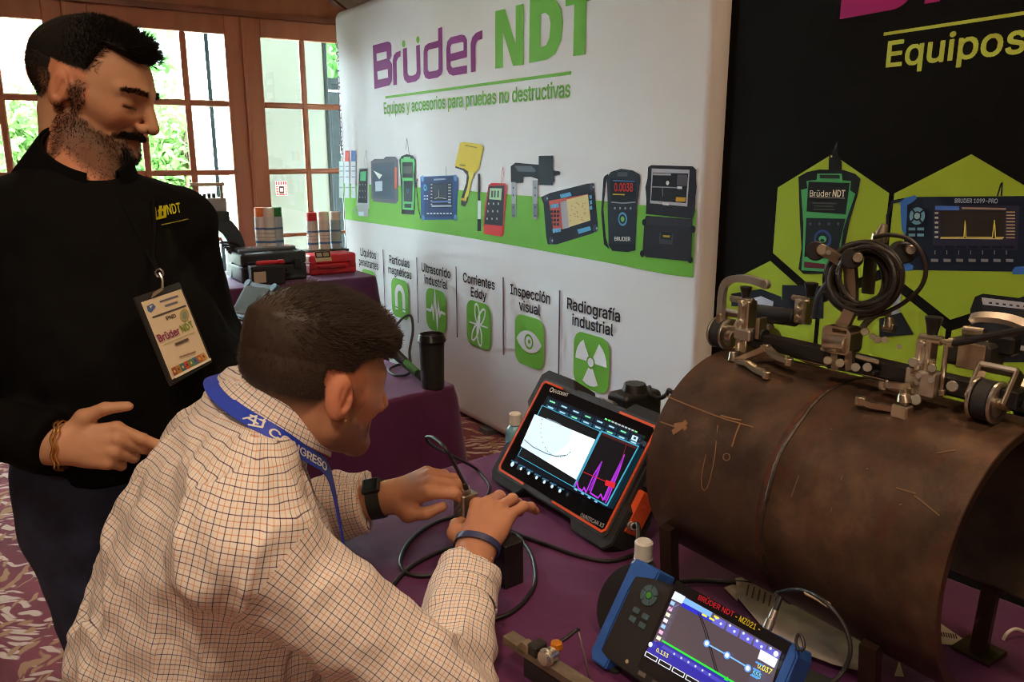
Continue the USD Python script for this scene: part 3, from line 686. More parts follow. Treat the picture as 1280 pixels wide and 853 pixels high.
printed(d10, 'printed black handheld showing 0.0038 in red')
def d11(p):
    p.pxpoly(C3((810, 232), (830, 220), (1075, 228), (1096, 250), (1094, 300), (1098, 350), (1090, 420), (1088, 490), (1075, 540), (796, 510), (800, 430), (794, 350), (806, 300)), (38, 36, 44))
    p.pxpoly(C3((832, 240), (1056, 248), (1042, 466), (822, 446)), (186, 186, 194)); p.pxpoly(C3((838, 264), (1048, 270), (1034, 446), (828, 430)), (30, 30, 36)); p.pxpoly(C3((984, 276), (1044, 278), (1040, 345), (980, 342)), (86, 84, 90))
    p.pxpoly(C3((832, 345), (1000, 352), (1000, 358), (832, 352)), (150, 150, 156)); p.dot(C3((926, 326))[0], .016, (226, 226, 226)); p.pxpoly(C3((976, 410), (1034, 412), (1030, 438), (974, 436)), (220, 170, 60)); p.pxpoly(C3((896, 440), (936, 444), (934, 460), (896, 456)), (226, 226, 230))
    p.pxpoly(C3((840, 268), (946, 270), (946, 282), (840, 280)), (170, 170, 176)); p.pxpoly(C3((984, 346), (1012, 347), (1012, 362), (984, 361)), (220, 220, 224)); p.line(C3((896, 352), (898, 405)), .006, (140, 140, 146))
    p.pxpoly(C3((790, 545), (800, 520), (1075, 540), (1068, 770), (1050, 790), (800, 765), (778, 740)), (42, 40, 48)); p.pxpoly(C3((800, 528), (1068, 544), (1066, 590), (798, 570)), (50, 48, 57))
    p.pxpoly(C3((880, 622), (962, 630), (956, 692), (876, 684)), (66, 64, 72)); p.pxpoly(C3((890, 618), (952, 624), (948, 664), (888, 658)), (28, 26, 32)); p.pxpoly(C3((900, 634), (942, 638), (940, 650), (900, 646)), (196, 170, 60))
    for a in ((790, 560), (1078, 600), (778, 745), (1062, 780)): p.dot(C3(a)[0], .026, (30, 28, 34))
printed(d11, 'printed black case with open screen lid')

# ------------------------------------------------------------------ black banner wall
A2 = math.radians(-26.86)
BB = Plane(V(.70, 2.76, 0), V(-math.sin(A2), -math.cos(A2), 0), UP)
black = thing('display_wall', 'black fabric display wall with lime hexagons behind the steel pipe', 'banner', BB.at(1.05, 0, -.15))
BLACKF = MN('black_fabric', (.0045, .0038, .0034), (.006, .005, .0045), scale=2, rough=.9, specular_ior_level=.08)
obj('fabric_cover', rbox((2.5, 2.26, .28), .045, T=BB.T(1.185, 1.15, -.14), seg=32), BLACKF, black, smooth=40)
obj('foot', cbox((.08, .03, .32), T=BB.T(.1, .015, -.14)), M('grey_plastic'), black); obj('foot', cbox((.08, .03, .32), T=BB.T(2.2, .015, -.14)), M('grey_plastic'), black)
LIME, LTXT, MAG = (150, 172, 44), (176, 186, 74), (150, 30, 98)
pb = Print(BB)
pb.poly(sbox(.604, 1.709, 2.1, 1.717), LTXT)
pb.text('Equipos y accesorios', .62, 1.630, 1.60, .062, LTXT, bold=True)
# lower part of the word mark that the photograph shows
pb.poly(sbox(.455, 1.77, .50, 2.05).union(sbox(.455, 1.77, .62, 1.82)).union(Point(.62, 1.845).buffer(.075)).union(sbox(.455, 1.89, .63, 1.93)).difference(Point(.61, 1.85).buffer(.03)).union(sbox(.48, 2.0, .62, 2.05)), MAG)
pb.poly(sbox(.715, 1.77, .757, 1.96), MAG); pb.poly(LineString([(.735, 1.93), (.76, 1.955), (.80, 1.955)]).buffer(.02, cap_style=2), MAG)
pb.poly(LineString([(.86, 1.96), (.86, 1.81), (.89, 1.79), (.95, 1.79), (.985, 1.81), (.985, 1.96)]).buffer(.02, cap_style=2), MAG)
def hexagon(cu, cv, w, h, k=.27):
    return [(cu - w / 2, cv - h * k), (cu, cv - h / 2), (cu + w / 2, cv - h * k), (cu + w / 2, cv + h * k), (cu, cv + h / 2), (cu - w / 2, cv + h * k)]
HX = [(.472, 1.205), (.888, 1.205), (1.304, 1.205), (.264, .875), (.680, .875), (1.096, .875), (1.512, .875), (.472, .545), (.888, .545)]
for cu, cv in HX: pb.poly(Polygon(hexagon(cu, cv, .40, .405, .25)), LIME)
pb.build('graphics', black, PRINT)
def printed_b(fn, label, lift=.0022):
    p = Print(BB, lift); p.k = .46; fn(p); p.build('printed_instrument', black, PRINT, label)
C5 = crop(960, 170, 4.0)
def e0(p):
    p.pxpoly(C5((305, 175), (308, 100), (318, 90), (350, 20), (352, 90), (372, 130), (372, 180)), (24, 22, 20)); p.dot(C5((320, 102))[0], .007, (206, 200, 120))
    p.pxpoly(C5((155, 205), (200, 180), (260, 168), (380, 170), (440, 190), (466, 215), (450, 300), (410, 430), (385, 560), (300, 690), (180, 690), (155, 665), (170, 560), (162, 420)), (22, 24, 22))
    p.pxpoly(C5((168, 270), (200, 262), (196, 225), (246, 220), (250, 188), (372, 188), (376, 222), (418, 225), (414, 272), (440, 290), (402, 400), (380, 470), (360, 610), (310, 680), (170, 672), (178, 560), (180, 440)), (74, 158, 92))
    p.pxpoly(C5((262, 194), (362, 196), (362, 214), (262, 212)), (40, 50, 44)); p.pxpoly(C5((206, 228), (412, 236), (392, 392), (196, 378)), (24, 24, 24))
    a, b = C5((212, 302), (318, 304)); p.pxtext('Brüder', a, b, .038, (226, 216, 190)); a, b = C5((326, 303), (388, 305)); p.pxtext('NDT', a, b, .040, (232, 222, 196), True)
    p.line(C5((210, 306), (388, 312)), .003, (170, 164, 140))
    for y, x0, x1 in ((335, 226, 345), (350, 235, 330), (366, 232, 338)): p.line(C5((x0, y), (x1, y + 3)), .007, (70, 68, 62))
    p.pxpoly(C5((196, 410), (392, 414), (362, 540), (352, 612), (186, 604)), (28, 30, 34))
    for x in (216, 262, 310, 356): p.dot(C5((x, 440))[0], .010, (70, 76, 84))
    o = BB.px(*C5((278, 516))[0]); p.poly(affinity.scale(Point(*o).buffer(.032).difference(Point(*o).buffer(.024)), 1, .85), (48, 70, 128)); p.poly(affinity.scale(Point(*o).buffer(.014), 1, .7), (80, 170, 104)); p.poly(affinity.scale(Point(o[0], o[1] - .004).buffer(.008), 1, .6), (30, 44, 40))
    p.pxpoly(C5((186, 628), (290, 640), (288, 664), (186, 658)), (90, 34, 44))
printed_b(e0, 'printed green handheld instrument')
def e1(p):
    p.line(C5((1150, 300), (1168, 240), (1174, 235), (1170, 300)), .008, (26, 26, 24))
    p.line(C5((690, 318), (625, 330), (600, 400), (598, 600)), .020, (34, 38, 48))
    p.pxpoly(C5((690, 320), (740, 305), (1300, 300), (1300, 680), (700, 670), (680, 640)), (24, 30, 46))
    for s in (((664, 330), (690, 310), (740, 296), (748, 312), (720, 335), (700, 345), (694, 480), (692, 500), (672, 470)), ((690, 560), (700, 630), (730, 650), (725, 672), (690, 675), (660, 655), (668, 560)), ((1225, 672), (1240, 655), (1300, 650), (1300, 692), (1228, 692))): p.pxpoly(C5(*s), (58, 104, 178))
    p.pxpoly(C5((834, 348), (1262, 348), (1250, 572), (826, 560)), (44, 40, 62)); p.pxpoly(C5((866, 375), (1190, 375), (1184, 512), (866, 512)), (46, 34, 26)); p.pxpoly(C5((840, 350), (960, 352), (960, 372), (840, 370)), (70, 110, 190))
    p.line(C5((868, 508), (984, 506), (990, 425), (994, 506), (1126, 508), (1137, 422), (1142, 508), (1184, 508)), .005, (222, 206, 90))
    for k in range(9): p.pxpoly(C5((1196, 378 + 16 * k), (1240, 378 + 16 * k), (1240, 384 + 16 * k), (1196, 384 + 16 * k)), (176, 150, 120))
    for k in range(6): p.pxpoly(C5((840, 380 + 24 * k), (858, 380 + 24 * k), (858, 390 + 24 * k), (840, 390 + 24 * k)), (176, 166, 150))
    for k in range(7): p.pxpoly(C5((830 + 60 * k, 548), (880 + 60 * k, 550), (880 + 60 * k, 562), (830 + 60 * k, 560)), (24, 22, 40)); p.line(C5((842 + 60 * k, 572), (842 + 60 * k, 592)), .004, (140, 140, 140)); p.pxpoly(C5((822 + 63 * k, 614), (858 + 63 * k, 615), (858 + 63 * k, 630), (822 + 63 * k, 629)), (130, 132, 136))
    p.line(C5((870, 512), (1184, 514)), .005, (196, 176, 130)); p.pxpoly(C5((980, 356), (1200, 360), (1200, 370), (980, 366)), (150, 130, 110))
    a, b = C5((944, 334), (1158, 336)); p.pxtext('BRUDER 1099-PRO', a, b, .022, (150, 160, 176), True)
    o = BB.px(*C5((756, 400))[0]); p.poly(Point(*o).buffer(.022).difference(Point(*o).buffer(.012)), (104, 150, 170)); p.dot(C5((756, 400))[0], .018, (140, 170, 176))
    for a in range(4): p.poly(LineString([(o[0] + .011 * math.cos(a * 1.571 + .785), o[1] + .011 * math.sin(a * 1.571 + .785)), (o[0] + .024 * math.cos(a * 1.571 + .785), o[1] + .024 * math.sin(a * 1.571 + .785))]).buffer(.0025), (32, 40, 62))
    for x in (714, 758):
        for y in (458, 488): p.pxpoly(C5((x, y), (x + 34, y), (x + 34, y + 14), (x, y + 14)), (100, 140, 160))
printed_b(e1, 'printed blue flaw detector with waveform screen')
def e2(p):
    C = crop(780, 250, 2.56)
    p.pxpoly(C((345, 300), (440, 285), (505, 310), (508, 345), (345, 340)), (26, 28, 36)); p.pxpoly(C((395, 320), (440, 308), (480, 325), (478, 340), (400, 338)), (176, 184, 196))
    p.pxpoly(C((508, 272), (640, 275), (640, 380), (505, 380)), (26, 26, 34)); p.pxpoly(C((430, 345), (600, 350), (600, 400), (430, 395)), (26, 26, 34))
    p.pxpoly(C((460, 372), (492, 372), (492, 385), (460, 384)), (214, 216, 214)); p.pxpoly(C((458, 440), (486, 440), (484, 490), (456, 490)), (196, 200, 200))
printed_b(e2, 'printed magnifier and dark case')
def e3(p):
    C = crop(780, 250, 2.56)
    p.pxpoly(C((1125, 310), (1150, 300), (1300, 318), (1300, 520), (1110, 520), (1110, 350)), (28, 26, 30)); p.pxpoly(C((1146, 312), (1300, 330), (1300, 352), (1150, 335)), (186, 182, 186)); p.pxpoly(C((1150, 335), (1300, 352), (1300, 420), (1150, 420)), (40, 38, 42))
    for k in range(6): p.pxpoly(C((1170 + 22 * k, 326 + 2.4 * k), (1180 + 22 * k, 327 + 2.4 * k), (1180 + 22 * k, 333 + 2.4 * k), (1170 + 22 * k, 332 + 2.4 * k)), (60, 58, 62))
    p.pxpoly(C((1210, 455), (1300, 470), (1300, 486), (1210, 470)), (176, 176, 178)); p.pxpoly(C((860, 300), (890, 305), (880, 390), (860, 380)), (150, 160, 170)); p.pxpoly(C((820, 380), (890, 360), (930, 430), (820, 440)), (26, 26, 30))
printed_b(e3, 'printed black case with grey keyboard')
# ------------------------------------------------------------------ tables under purple cloths
TZ = .76
CLOTH = None
def cloth_mat():
    n = {'g': ('texture_coordinate', {}), 'n': ('noise_texture', {'scale': 3.0, 'detail': 3}), 'r': ('rgb_ramp', {'ramp': [(.3, srgb(76, 27, 68)), (.7, srgb(92, 35, 84))]}),
         'w': ('noise_texture', {'scale': 900, 'detail': 1}), 'b': ('bump', {'strength': .25, 'distance': .001}), 'wr': ('noise_texture', {'scale': 7, 'detail': 3, 'distortion': .6}), 'b2': ('bump', {'strength': .35, 'distance': .012}),
         'p': ('principled_bsdf', {'roughness': .62, 'sheen_weight': .25, 'sheen_tint': (.8, .5, .8), 'specular_ior_level': .35})}
    l = [('g.object', 'n.vector'), ('n.fac', 'r.fac'), ('r.color', 'p.base_color'), ('g.object', 'w.vector'), ('w.fac', 'b.height'), ('g.object', 'wr.vector'), ('wr.fac', 'b2.height'), ('b.normal', 'b2.normal'), ('b2.normal', 'p.normal')]
    return usdkit.material(stage, '/World/Looks/purple_cloth', n, l, surface='p.BSDF')
CLOTH = cloth_mat()
T1 = V(-.234, 1.526, 0); E1 = V(.778, .628, 0); E1 /= np.linalg.norm(E1); E2 = V(E1[1], -E1[0], 0)
def draped(o, x, y, w, l, z, seed, flare=.05):
    """a cloth over a w by l table top, corner o, edges along x and y: flat top, rounded edge, folded skirt to the floor"""
    r = np.random.default_rng(seed); rc = .03
    shp = Polygon([(rc, rc), (w - rc, rc), (w - rc, l - rc), (rc, l - rc)]).buffer(rc, 4)
    per = shp.exterior.length; n = int(per / .022); s = np.linspace(0, per, n, endpoint=False)
    P = np.array([shp.exterior.interpolate(a).coords[0] for a in s]); tn = np.roll(P, -1, 0) - np.roll(P, 1, 0); tn /= np.linalg.norm(tn, axis=1, keepdims=True)
    N = np.c_[tn[:, 1], -tn[:, 0]]
    if Polygon(P).exterior.is_ccw is False: N = -N
    ph = r.random(6) * 6.28; fold = sum(np.sin(2 * math.pi * k * s / per + ph[i]) * a for i, (k, a) in enumerate(((7, .5), (13, .6), (19, .5), (29, .35), (41, .2))))
    corner = np.exp(-np.min(np.linalg.norm(P[:, None] - np.array([(0, 0), (w, 0), (w, l), (0, l)])[None], axis=2), 1) ** 2 / .01)
    rows = []
    for f_in in (.92, .5, .2, .06): rows.append((-f_in * min(w, l) * .5, 0.0, 0))
    for a in np.linspace(0, math.pi / 2, 5)[0:]: rows.append((-.012 + .012 * math.sin(a), -.012 + .012 * math.cos(a), 0))
    for k in range(1, 25):
        d = k / 24; rows.append((.004 + flare * d * .6, -.012 - (z - .02) * d, d))
    vs = []
    for off, dz, d in rows:
        if off < -.013:
            q = P + N * off if False else np.array([(np.clip(p[0], -off, w + off), np.clip(p[1], -off, l + off)) for p in P])
        else:
            q = P + N * (off + d * (.022 * fold + .06 * corner))[:, None] if np.ndim(d * fold) else P + N * off
        zz = z + dz + (.0012 * np.sin(q[:, 0] * 23 + ph[0]) * np.sin(q[:, 1] * 17 + ph[1]) * 0)
        vs.append(np.array(o)[None] * 1 + q[:, :1] * x + q[:, 1:] * y + UP * zz[:, None])
    vs = np.vstack(vs); fs = []
    for i in range(len(rows) - 1):
        a = i * n + np.arange(n); b = i * n + (np.arange(n) + 1) % n
        fs += [np.c_[a, a + n, b + n], np.c_[a, b + n, b]]
    m = trimesh.Trimesh(vs, np.vstack(fs), process=False)
    c = np.array(o) + x * w / 2 + y * l / 2 + UP * z
    k = len(vs); cap = np.c_[np.full(n, k), np.arange(n), (np.arange(n) + 1) % n]
    m = trimesh.Trimesh(np.vstack([vs, c]), np.vstack([m.faces, cap]), process=False)
    if np.cross(m.vertices[cap[0][1]] - c, m.vertices[cap[0][2]] - c) @ UP < 0: m.faces = m.faces[:, ::-1]
    return m
def table(label, o, x, y, w, l, seed, z=TZ):
    t = thing('covered_table', label, 'table', o + x * w / 2 + y * l / 2, 'tables under purple cloths')
    obj('tablecloth', draped(o, x, y, w, l, z, seed), CLOTH, t, smooth=50)
    T = frame(o + x * w / 2 + y * l / 2 + UP * (z - .016), x, y=y)
    obj('tabletop', cbox((w - .03, l - .03, .022), ch=.003, T=T), M('table_board', (.35, .25, .16), .6), t)
    for a in (.08, w - .08):
        for b in (.12, l - .12): p = o + x * a + y * b; obj('leg', cyl(p, p + UP * (z - .027), .016), M('leg_steel', (.25, .25, .26), .4, .8), t)
    return t
table('purple cloth covered table in front, carrying the steel pipe and detectors', T1 - E1 * .25, E1, E2, .73, 1.7, 1)
# second table: its front edge runs from (475,504) to (573,482)
c2 = on_z(574, 481, TZ) * V(1, 1, 0); x2 = -(on_z(574, 481, TZ) - on_z(475, 504, TZ)); x2 /= np.linalg.norm(x2); y2 = V(x2[1], -x2[0], 0); y2 = y2 if y2[1] > 0 else -y2
table('purple cloth covered table behind the seated man, with the paper coffee cup', c2 + x2 * .62, -x2, y2, .62, 1.55, 2)
c3 = on_z(472, 345, TZ) * V(1, 1, 0); x3 = -DW; y3 = BD
table('purple cloth covered table by the doors, with the red and black cases', c3 + x3 * 1.5, -x3, y3, 1.5, .66, 3)

# ------------------------------------------------------------------ common looks
BLACKP = M('black_plastic', (.012, .012, .013), .42); RUBBER = M('black_rubber', (.016, .016, .017), .7); DARKP = MN('dark_grey_plastic', (.03, .03, .033), (.036, .036, .04), scale=40, rough=.55)
ORANGE = M('orange_plastic', srgb(228, 92, 48), .45); STEEL = MN('brushed_steel', (.62, .60, .56), (.70, .67, .62), scale=60, rough=.30, metal=1.0); ALU = MN('anodised_aluminium', (.58, .54, .48), (.66, .62, .55), scale=30, rough=.38, metal=.9)
WHITEP = M('white_plastic', srgb(232, 228, 220), .45); CABLE = M('black_cable', (.012, .011, .012), .45); BLUEP = MN('blue_rubber', srgb(44, 92, 176), srgb(50, 100, 186), scale=20, rough=.5)
def beam(p0, p1, w, h, up=UP, ch=.0015):
    """rectangular bar from p0 to p1, h measured along up"""
    p0, p1 = np.asarray(p0, float), np.asarray(p1, float)
    return cbox((np.linalg.norm(p1 - p0), w, h), ch=ch, T=frame((p0 + p1) / 2, p1 - p0, z=up))

# ------------------------------------------------------------------ the large rugged tablet
OP = Plane(V(-.026, 1.501, .794), V(.55599, -.8311, -.0124), V(.47553, .28587, .83196))
om = thing('rugged_tablet', 'large black and orange rugged scanner tablet with lit screen, leaning beside the pipe', 'tablet', OP.at(.16, -.02, -.05) * V(1, 1, 0) + UP * TZ)
W_, H_ = .3255, .1983
def opl(shape, h, d): return prism(shape, h, OP.T(0, 0, d))
bodyshape = rrect(W_ / 2, H_ / 2, W_ + .022, H_ + .022, .014)
obj('housing', cat_mesh([opl(bodyshape, .058, -.066), opl(bodyshape.buffer(-.004), .008, -.008)]), DARKP, om)
for (cx, cy, sx, sy) in ((0, H_, -1, 1), (W_, H_, 1, 1), (0, 0, -1, -1), (W_, 0, 1, -1)):
    sh = Polygon([(cx + sx * .020, cy - sy * .050), (cx + sx * .020, cy + sy * .010), (cx + sx * .008, cy + sy * .022), (cx - sx * .075, cy + sy * .022), (cx - sx * .088, cy + sy * .008), (cx + sx * .002, cy + sy * .004), (cx + sx * .006, cy - sy * .062)]).buffer(.003, 3)
    obj('corner_bumper', cat_mesh([opl(sh, .062, -.066), opl(sh.buffer(-.002), .003, -.005)]), RUBBER, om)
bezel = rrect(W_ / 2, H_ / 2, W_ - .006, H_ - .006, .008)
fglass = obj('front_glass', opl(bezel, .0025, -.001), M('black_glass', (.006, .006, .008), .12), om)
def stripe(pp): return opl(LineString(pp).buffer(.0022, cap_style=2, join_style=1), .003, -.0004)
obj('orange_trim', stripe([(.062, H_), (.006, H_), (0, H_ - .006), (0, .006), (.006, 0), (.088, 0)]), ORANGE, om)
obj('orange_trim', stripe([(.18, 0), (W_ - .006, 0), (W_, .006), (W_, H_ - .006), (W_ - .006, H_), (.23, H_)]), ORANGE, om)
obj('side_rail', opl(LineString([(-.017, .055), (-.017, .15)]).buffer(.002), .02, -.035), ORANGE, om)
obj('side_handle', cat_mesh([opl(rrect(W_ + .018, .055, .014, .075, .004), .035, -.05)]), ORANGE, om)
obj('hand_strap', opl(rrect(W_ + .016, .13, .012, .06, .004), .03, -.05), RUBBER, om)
obj('top_button', cat_mesh([opl(rrect(.175, H_ + .014, .02, .006, .002), .012, -.03), opl(rrect(.15, H_ + .013, .012, .005, .002), .012, -.03)]), STEEL, om)
C8 = crop(600, 450, 3.554)
sc = Print(OP, .0019)
NAVY = (8, 12, 22)
sc.pxpoly(C8((303, 160), (737, 345), (578, 664), (150, 458)), NAVY)
TEAL = (28, 62, 84)
for r_ in range(2):
    for k in range(8):
        a = (306 + 53 * k - 5 * r_, 172 + 22.4 * k + 27 * r_); sc.pxpoly(C8(a, (a[0] + 47, a[1] + 20), (a[0] + 40, a[1] + 38), (a[0] - 6, a[1] + 18)), TEAL if r_ else (16, 36, 52))
        sc.pxpoly(C8((a[0] + 8, a[1] + 9), (a[0] + 32, a[1] + 19), (a[0] + 29, a[1] + 25), (a[0] + 5, a[1] + 15)), (150, 190, 205) if (k + r_) % 3 else (120, 210, 150))
sc.pxpoly(C8((284, 206), (545, 324), (425, 572), (176, 432)), (60, 150, 176)); sc.pxpoly(C8((286, 210), (541, 325), (423, 567), (179, 431)), (10, 10, 14))
sc.pxpoly(C8((252, 247), (522, 360), (437, 538), (190, 388)), (206, 230, 240)); sc.pxpoly(C8((420, 318), (522, 360), (437, 538), (300, 455), (400, 380)), (222, 238, 246))
arcp = [(285, 270), (280, 310), (284, 350), (300, 395), (325, 425), (360, 438), (395, 432), (420, 412)]
for k in range(len(arcp) * 4 - 4):
    w = spline([(*p, 0) for p in arcp], 4)[k]
    if k % 2 == 0 or k > 12: sc.dot(C8((w[0], w[1]))[0], .0011, (74, 90, 100))
sc.line(C8((210, 362), (250, 395), (310, 425), (350, 436), (395, 432)), .0018, (96, 112, 120)); sc.line(C8((310, 268), (350, 285), (375, 298)), .002, (110, 122, 128))
sc.pxpoly(C8((552, 322), (722, 392), (580, 660), (432, 578)), (60, 150, 176)); sc.pxpoly(C8((556, 330), (715, 395), (577, 652), (437, 575)), (12, 8, 14)); sc.pxpoly(C8((562, 332), (712, 394), (706, 406), (556, 342)), (64, 24, 26))
PUR = (170, 48, 200)
sc.line(C8((438, 572), (446, 548), (452, 578), (470, 590), (478, 575), (486, 598), (520, 520), (556, 462), (538, 515), (505, 600), (540, 622), (552, 605), (562, 632), (600, 545), (656, 432), (634, 500), (582, 628), (572, 645)), .0026, PUR)
sc.line(C8((500, 590), (555, 466)), .0032, (120, 40, 170)); sc.line(C8((570, 632), (652, 440)), .0045, (140, 40, 170))
sc.line(C8((470, 505), (600, 560)), .0014, (170, 30, 36)); sc.pxpoly(C8((575, 542), (618, 556), (612, 580), (570, 566)), (196, 34, 44)); sc.line(C8((668, 380), (640, 470)), .0018, (90, 30, 30))
for k in range(7):
    a = (160 + 35 * k, 462 + 20 * k); sc.pxpoly(C8((a[0] - 4, a[1] - 10), (a[0] + 24, a[1] + 2), (a[0] + 20, a[1] + 8), (a[0] - 8, a[1] - 4)), (40, 84, 110)); sc.dot(C8((a[0] + 4 if k else 160, a[1] + 10))[0], .0034 if k else .005, (190, 214, 226))
for k in range(4): sc.pxpoly(C8((440 + 30 * k, 580 + 18 * k), (452 + 30 * k, 586 + 18 * k), (449 + 30 * k, 593 + 18 * k), (437 + 30 * k, 586 + 18 * k)), (120, 170, 200))
for k in range(10): sc.pxpoly(C8((575 + 15 * k, 270 + 6.3 * k), (586 + 15 * k, 275 + 6.3 * k), (583 + 15 * k, 281 + 6.3 * k), (572 + 15 * k, 276 + 6.3 * k)), (110, 220, 120) if k < 2 or k > 8 else (160, 170, 176))
sc.pxpoly(C8((700, 346), (725, 357), (716, 378), (691, 366)), (190, 214, 226)); sc.pxpoly(C8((706, 354), (716, 359), (712, 368), (702, 363)), TEAL)
sc.build('display', fglass, SCREEN, 'lit display with white scan view and purple peaks')
mk = Print(OP, .0019)
a, b = C8((326, 146), (392, 166)); mk.pxtext('EVIDENT', a, b, .0065, (214, 216, 218), True); mk.poly(Point(*OP.px(*C8((321, 135))[0])).buffer(.005).difference(Point(*OP.px(*C8((321, 135))[0])).buffer(.0032)), (214, 216, 218))
mk.build('maker_lettering', om, PRINT); mk = Print(OP, .0019)
a, b = C8((447, 698), (549, 749)); mk.pxtext('OMNISCAN X3', a, b, .007, (150, 152, 156), True)
mk.build('model_lettering', om, PRINT)
# rear stand of the tablet, feet on the cloth
for u in (.05, W_ - .05):
    p = OP.at(u, .15, -.062); g = V(p[0], p[1], TZ + .004) + V(.827, .5622, 0) * .02
    obj('kickstand', beam(p, g, .018, .006, up=OP.x), DARKP, om)
for u in (.02, W_ - .02): p = OP.at(u, -.020, -.03); obj('foot_pad', cyl(V(p[0], p[1], TZ - .001), p, .010), RUBBER, om)
# connector and cables at its right flank
pc = OP.at(W_ + .012, .03, -.03); q1 = at(822, 667, 1.17)
k = thing('cable_plug', 'silver round cable plug in the side of the rugged tablet', 'plug', pc)
dq = (q1 - pc) / np.linalg.norm(q1 - pc)
obj('shell', cyl(pc, pc + dq * .022, .0075), STEEL, k); obj('collar', cyl(pc + dq * .020, pc + dq * .040, .0062), ALU, k); obj('ring', ring(pc + dq * .012, dq, .0084, .004, .002), STEEL, k)
obj('cable', tube([pc + dq * .038, pc + dq * .07, V(.20, 1.10, TZ + .02), V(.30, 1.12, TZ + .006), V(.42, 1.10, TZ + .006)], .0042), CABLE, k)

# ------------------------------------------------------------------ the blue flaw detector in front
_q = (.87990392, .9894699)
BTL, BTR, BBL = EYE + ray(844.8, 741), EYE + ray(977, 816) * 1 - 0, None
BTR = EYE + ray(977, 816) * _q[0]; BBL = EYE + ray(811, 816) * _q[1]
DP = Plane(BBL, BTR - BTL, BTL - BBL)
C9 = crop(730, 660, 4.267)
dk = thing('flaw_detector', 'dark handheld flaw detector with blue rubber ends and lit screen, lying in front', 'detector', DP.at(.05, -.03, -.03) * V(1, 1, 0) + UP * TZ)
def dpl(shape, h, d): return prism(shape, h, DP.T(0, 0, d))
u0, v1 = DP.px(*C9((285, 225))[0]); u1, _ = DP.px(*C9((1085, 585))[0])
vb = -.036
DB = sbox(u0, vb, u1 + .004, v1 + .002).buffer(-.008).buffer(.008, 6)
obj('housing', cat_mesh([dpl(DB, .030, -.033), dpl(DB.buffer(-.002), .003, -.003)]), M('charcoal_plastic', (.020, .019, .020), .5), dk)
sbez = obj('screen_bezel', dpl(sbox(-.006, -.036 + .014, .160, .094), .0015, -.0006), M('bezel_gloss', (.010, .009, .012), .3), dk)
def end(sgn, ue):
    a, b = ue, ue + sgn * .012
    sh = Polygon([(a - sgn * .030, v1 + .010), (b - sgn * .004, v1 + .010), (b, v1 + .002), (b, vb - .002), (b - sgn * .006, vb - .010), (a - sgn * .016, vb - .010), (a - sgn * .016, vb), (a - sgn * .001, vb + .004), (a + sgn * .001, vb + .03), (a + sgn * .001, v1 - .03), (a - sgn * .002, v1 - .008), (a - sgn * .030, v1 + .001)]).buffer(.0025, 3)
    return cat_mesh([dpl(sh, .034, -.036), dpl(sh.buffer(-.002), .003, -.0025)])
obj('rubber_end', end(-1, u0), BLUEP, dk); obj('rubber_end', end(1, u1 + .004), BLUEP, dk)
ds = Print(DP, .0015)
ds.pxpoly(C9((490, 340), (1058, 662), (1010, 823), (930, 1000), (345, 668)), (82, 70, 84))  # screen background, lightened by a reflection put into the colour
ds.pxpoly(C9((430, 625), (455, 560), (520, 405), (950, 650), (860, 870)), (78, 64, 68))
ds.pxpoly(C9((490, 340), (545, 370), (530, 410), (470, 380)), (210, 222, 240)); ds.pxpoly(C9((545, 375), (690, 455), (678, 480), (530, 400)), (120, 170, 235)); ds.pxpoly(C9((530, 402), (690, 490), (684, 508), (520, 420)), (40, 44, 190))
for k in range(5): ds.pxpoly(C9((700 + 73 * k, 470 + 41 * k), (765 + 73 * k, 507 + 41 * k), (750 + 73 * k, 545 + 41 * k), (688 + 73 * k, 510 + 41 * k)), (96, 92, 190)); ds.dot(C9((735 + 73 * k, 515 + 41 * k))[0], .0016, (210, 214, 235)); ds.dot(C9((712 + 73 * k, 484 + 41 * k))[0], .0016, (200, 210, 235))
for a in ((640, 460), (680, 480), (705, 470)): ds.pxpoly(C9(a, (a[0] + 26, a[1] + 14), (a[0] + 22, a[1] + 24), (a[0] - 4, a[1] + 10)), (226, 220, 70))
for k in range(8): ds.pxpoly(C9((476 - 12 * k, 392 + 31 * k), (496 - 12 * k, 404 + 31 * k), (488 - 12 * k, 422 + 31 * k), (468 - 12 * k, 410 + 31 * k)), ((150, 190, 240), (220, 170, 200), (240, 236, 200), (226, 226, 240))[k % 4])
for k in range(4): ds.pxpoly(C9((460 - 14 * k, 440 + 40 * k), (520 - 16 * k, 412 + 46 * k), (516 - 16 * k, 420 + 46 * k), (458 - 14 * k, 446 + 40 * k)), (110, 104, 150)) if k < 1 else None
ds.line(C9((620, 455), (650, 540), (680, 640), (715, 770)), .0012, (24, 20, 24)); ds.line(C9((632, 465), (668, 560), (700, 680), (728, 780)), .0012, (24, 20, 24))
ds.line(C9((662, 620), (778, 685), (895, 755)), .0016, (120, 176, 235))
for a in ((668, 622), (777, 686), (888, 755)): ds.dot(C9(a)[0], .0042, (96, 150, 230)); ds.dot(C9(a)[0], .0026, (226, 238, 250))
ds.pxpoly(C9((432, 618), (860, 862), (1000, 940), (960, 1000), (345, 668), (380, 610)), (46, 40, 150))
ds.pxpoly(C9((440, 632), (800, 850), (790, 868), (428, 645)), (70, 66, 170))
ds.line(C9((432, 608), (600, 706), (780, 812), (900, 880)), .0022, (40, 210, 60)); ds.pxpoly(C9((785, 800), (782, 826), (760, 814)), (40, 210, 60))
ds.pxpoly(C9((958, 655), (1050, 708), (1030, 755), (942, 704)), (226, 232, 240))
ds.pxpoly(C9((965, 660), (1058, 662), (1030, 690)), (96, 92, 190)); ds.dot(C9((1040, 680))[0], .003, (226, 238, 250))
a, b = C9((940, 752), (1012, 790)); ds.pxtext('0.037', a, b, .0055, (230, 224, 80), True)
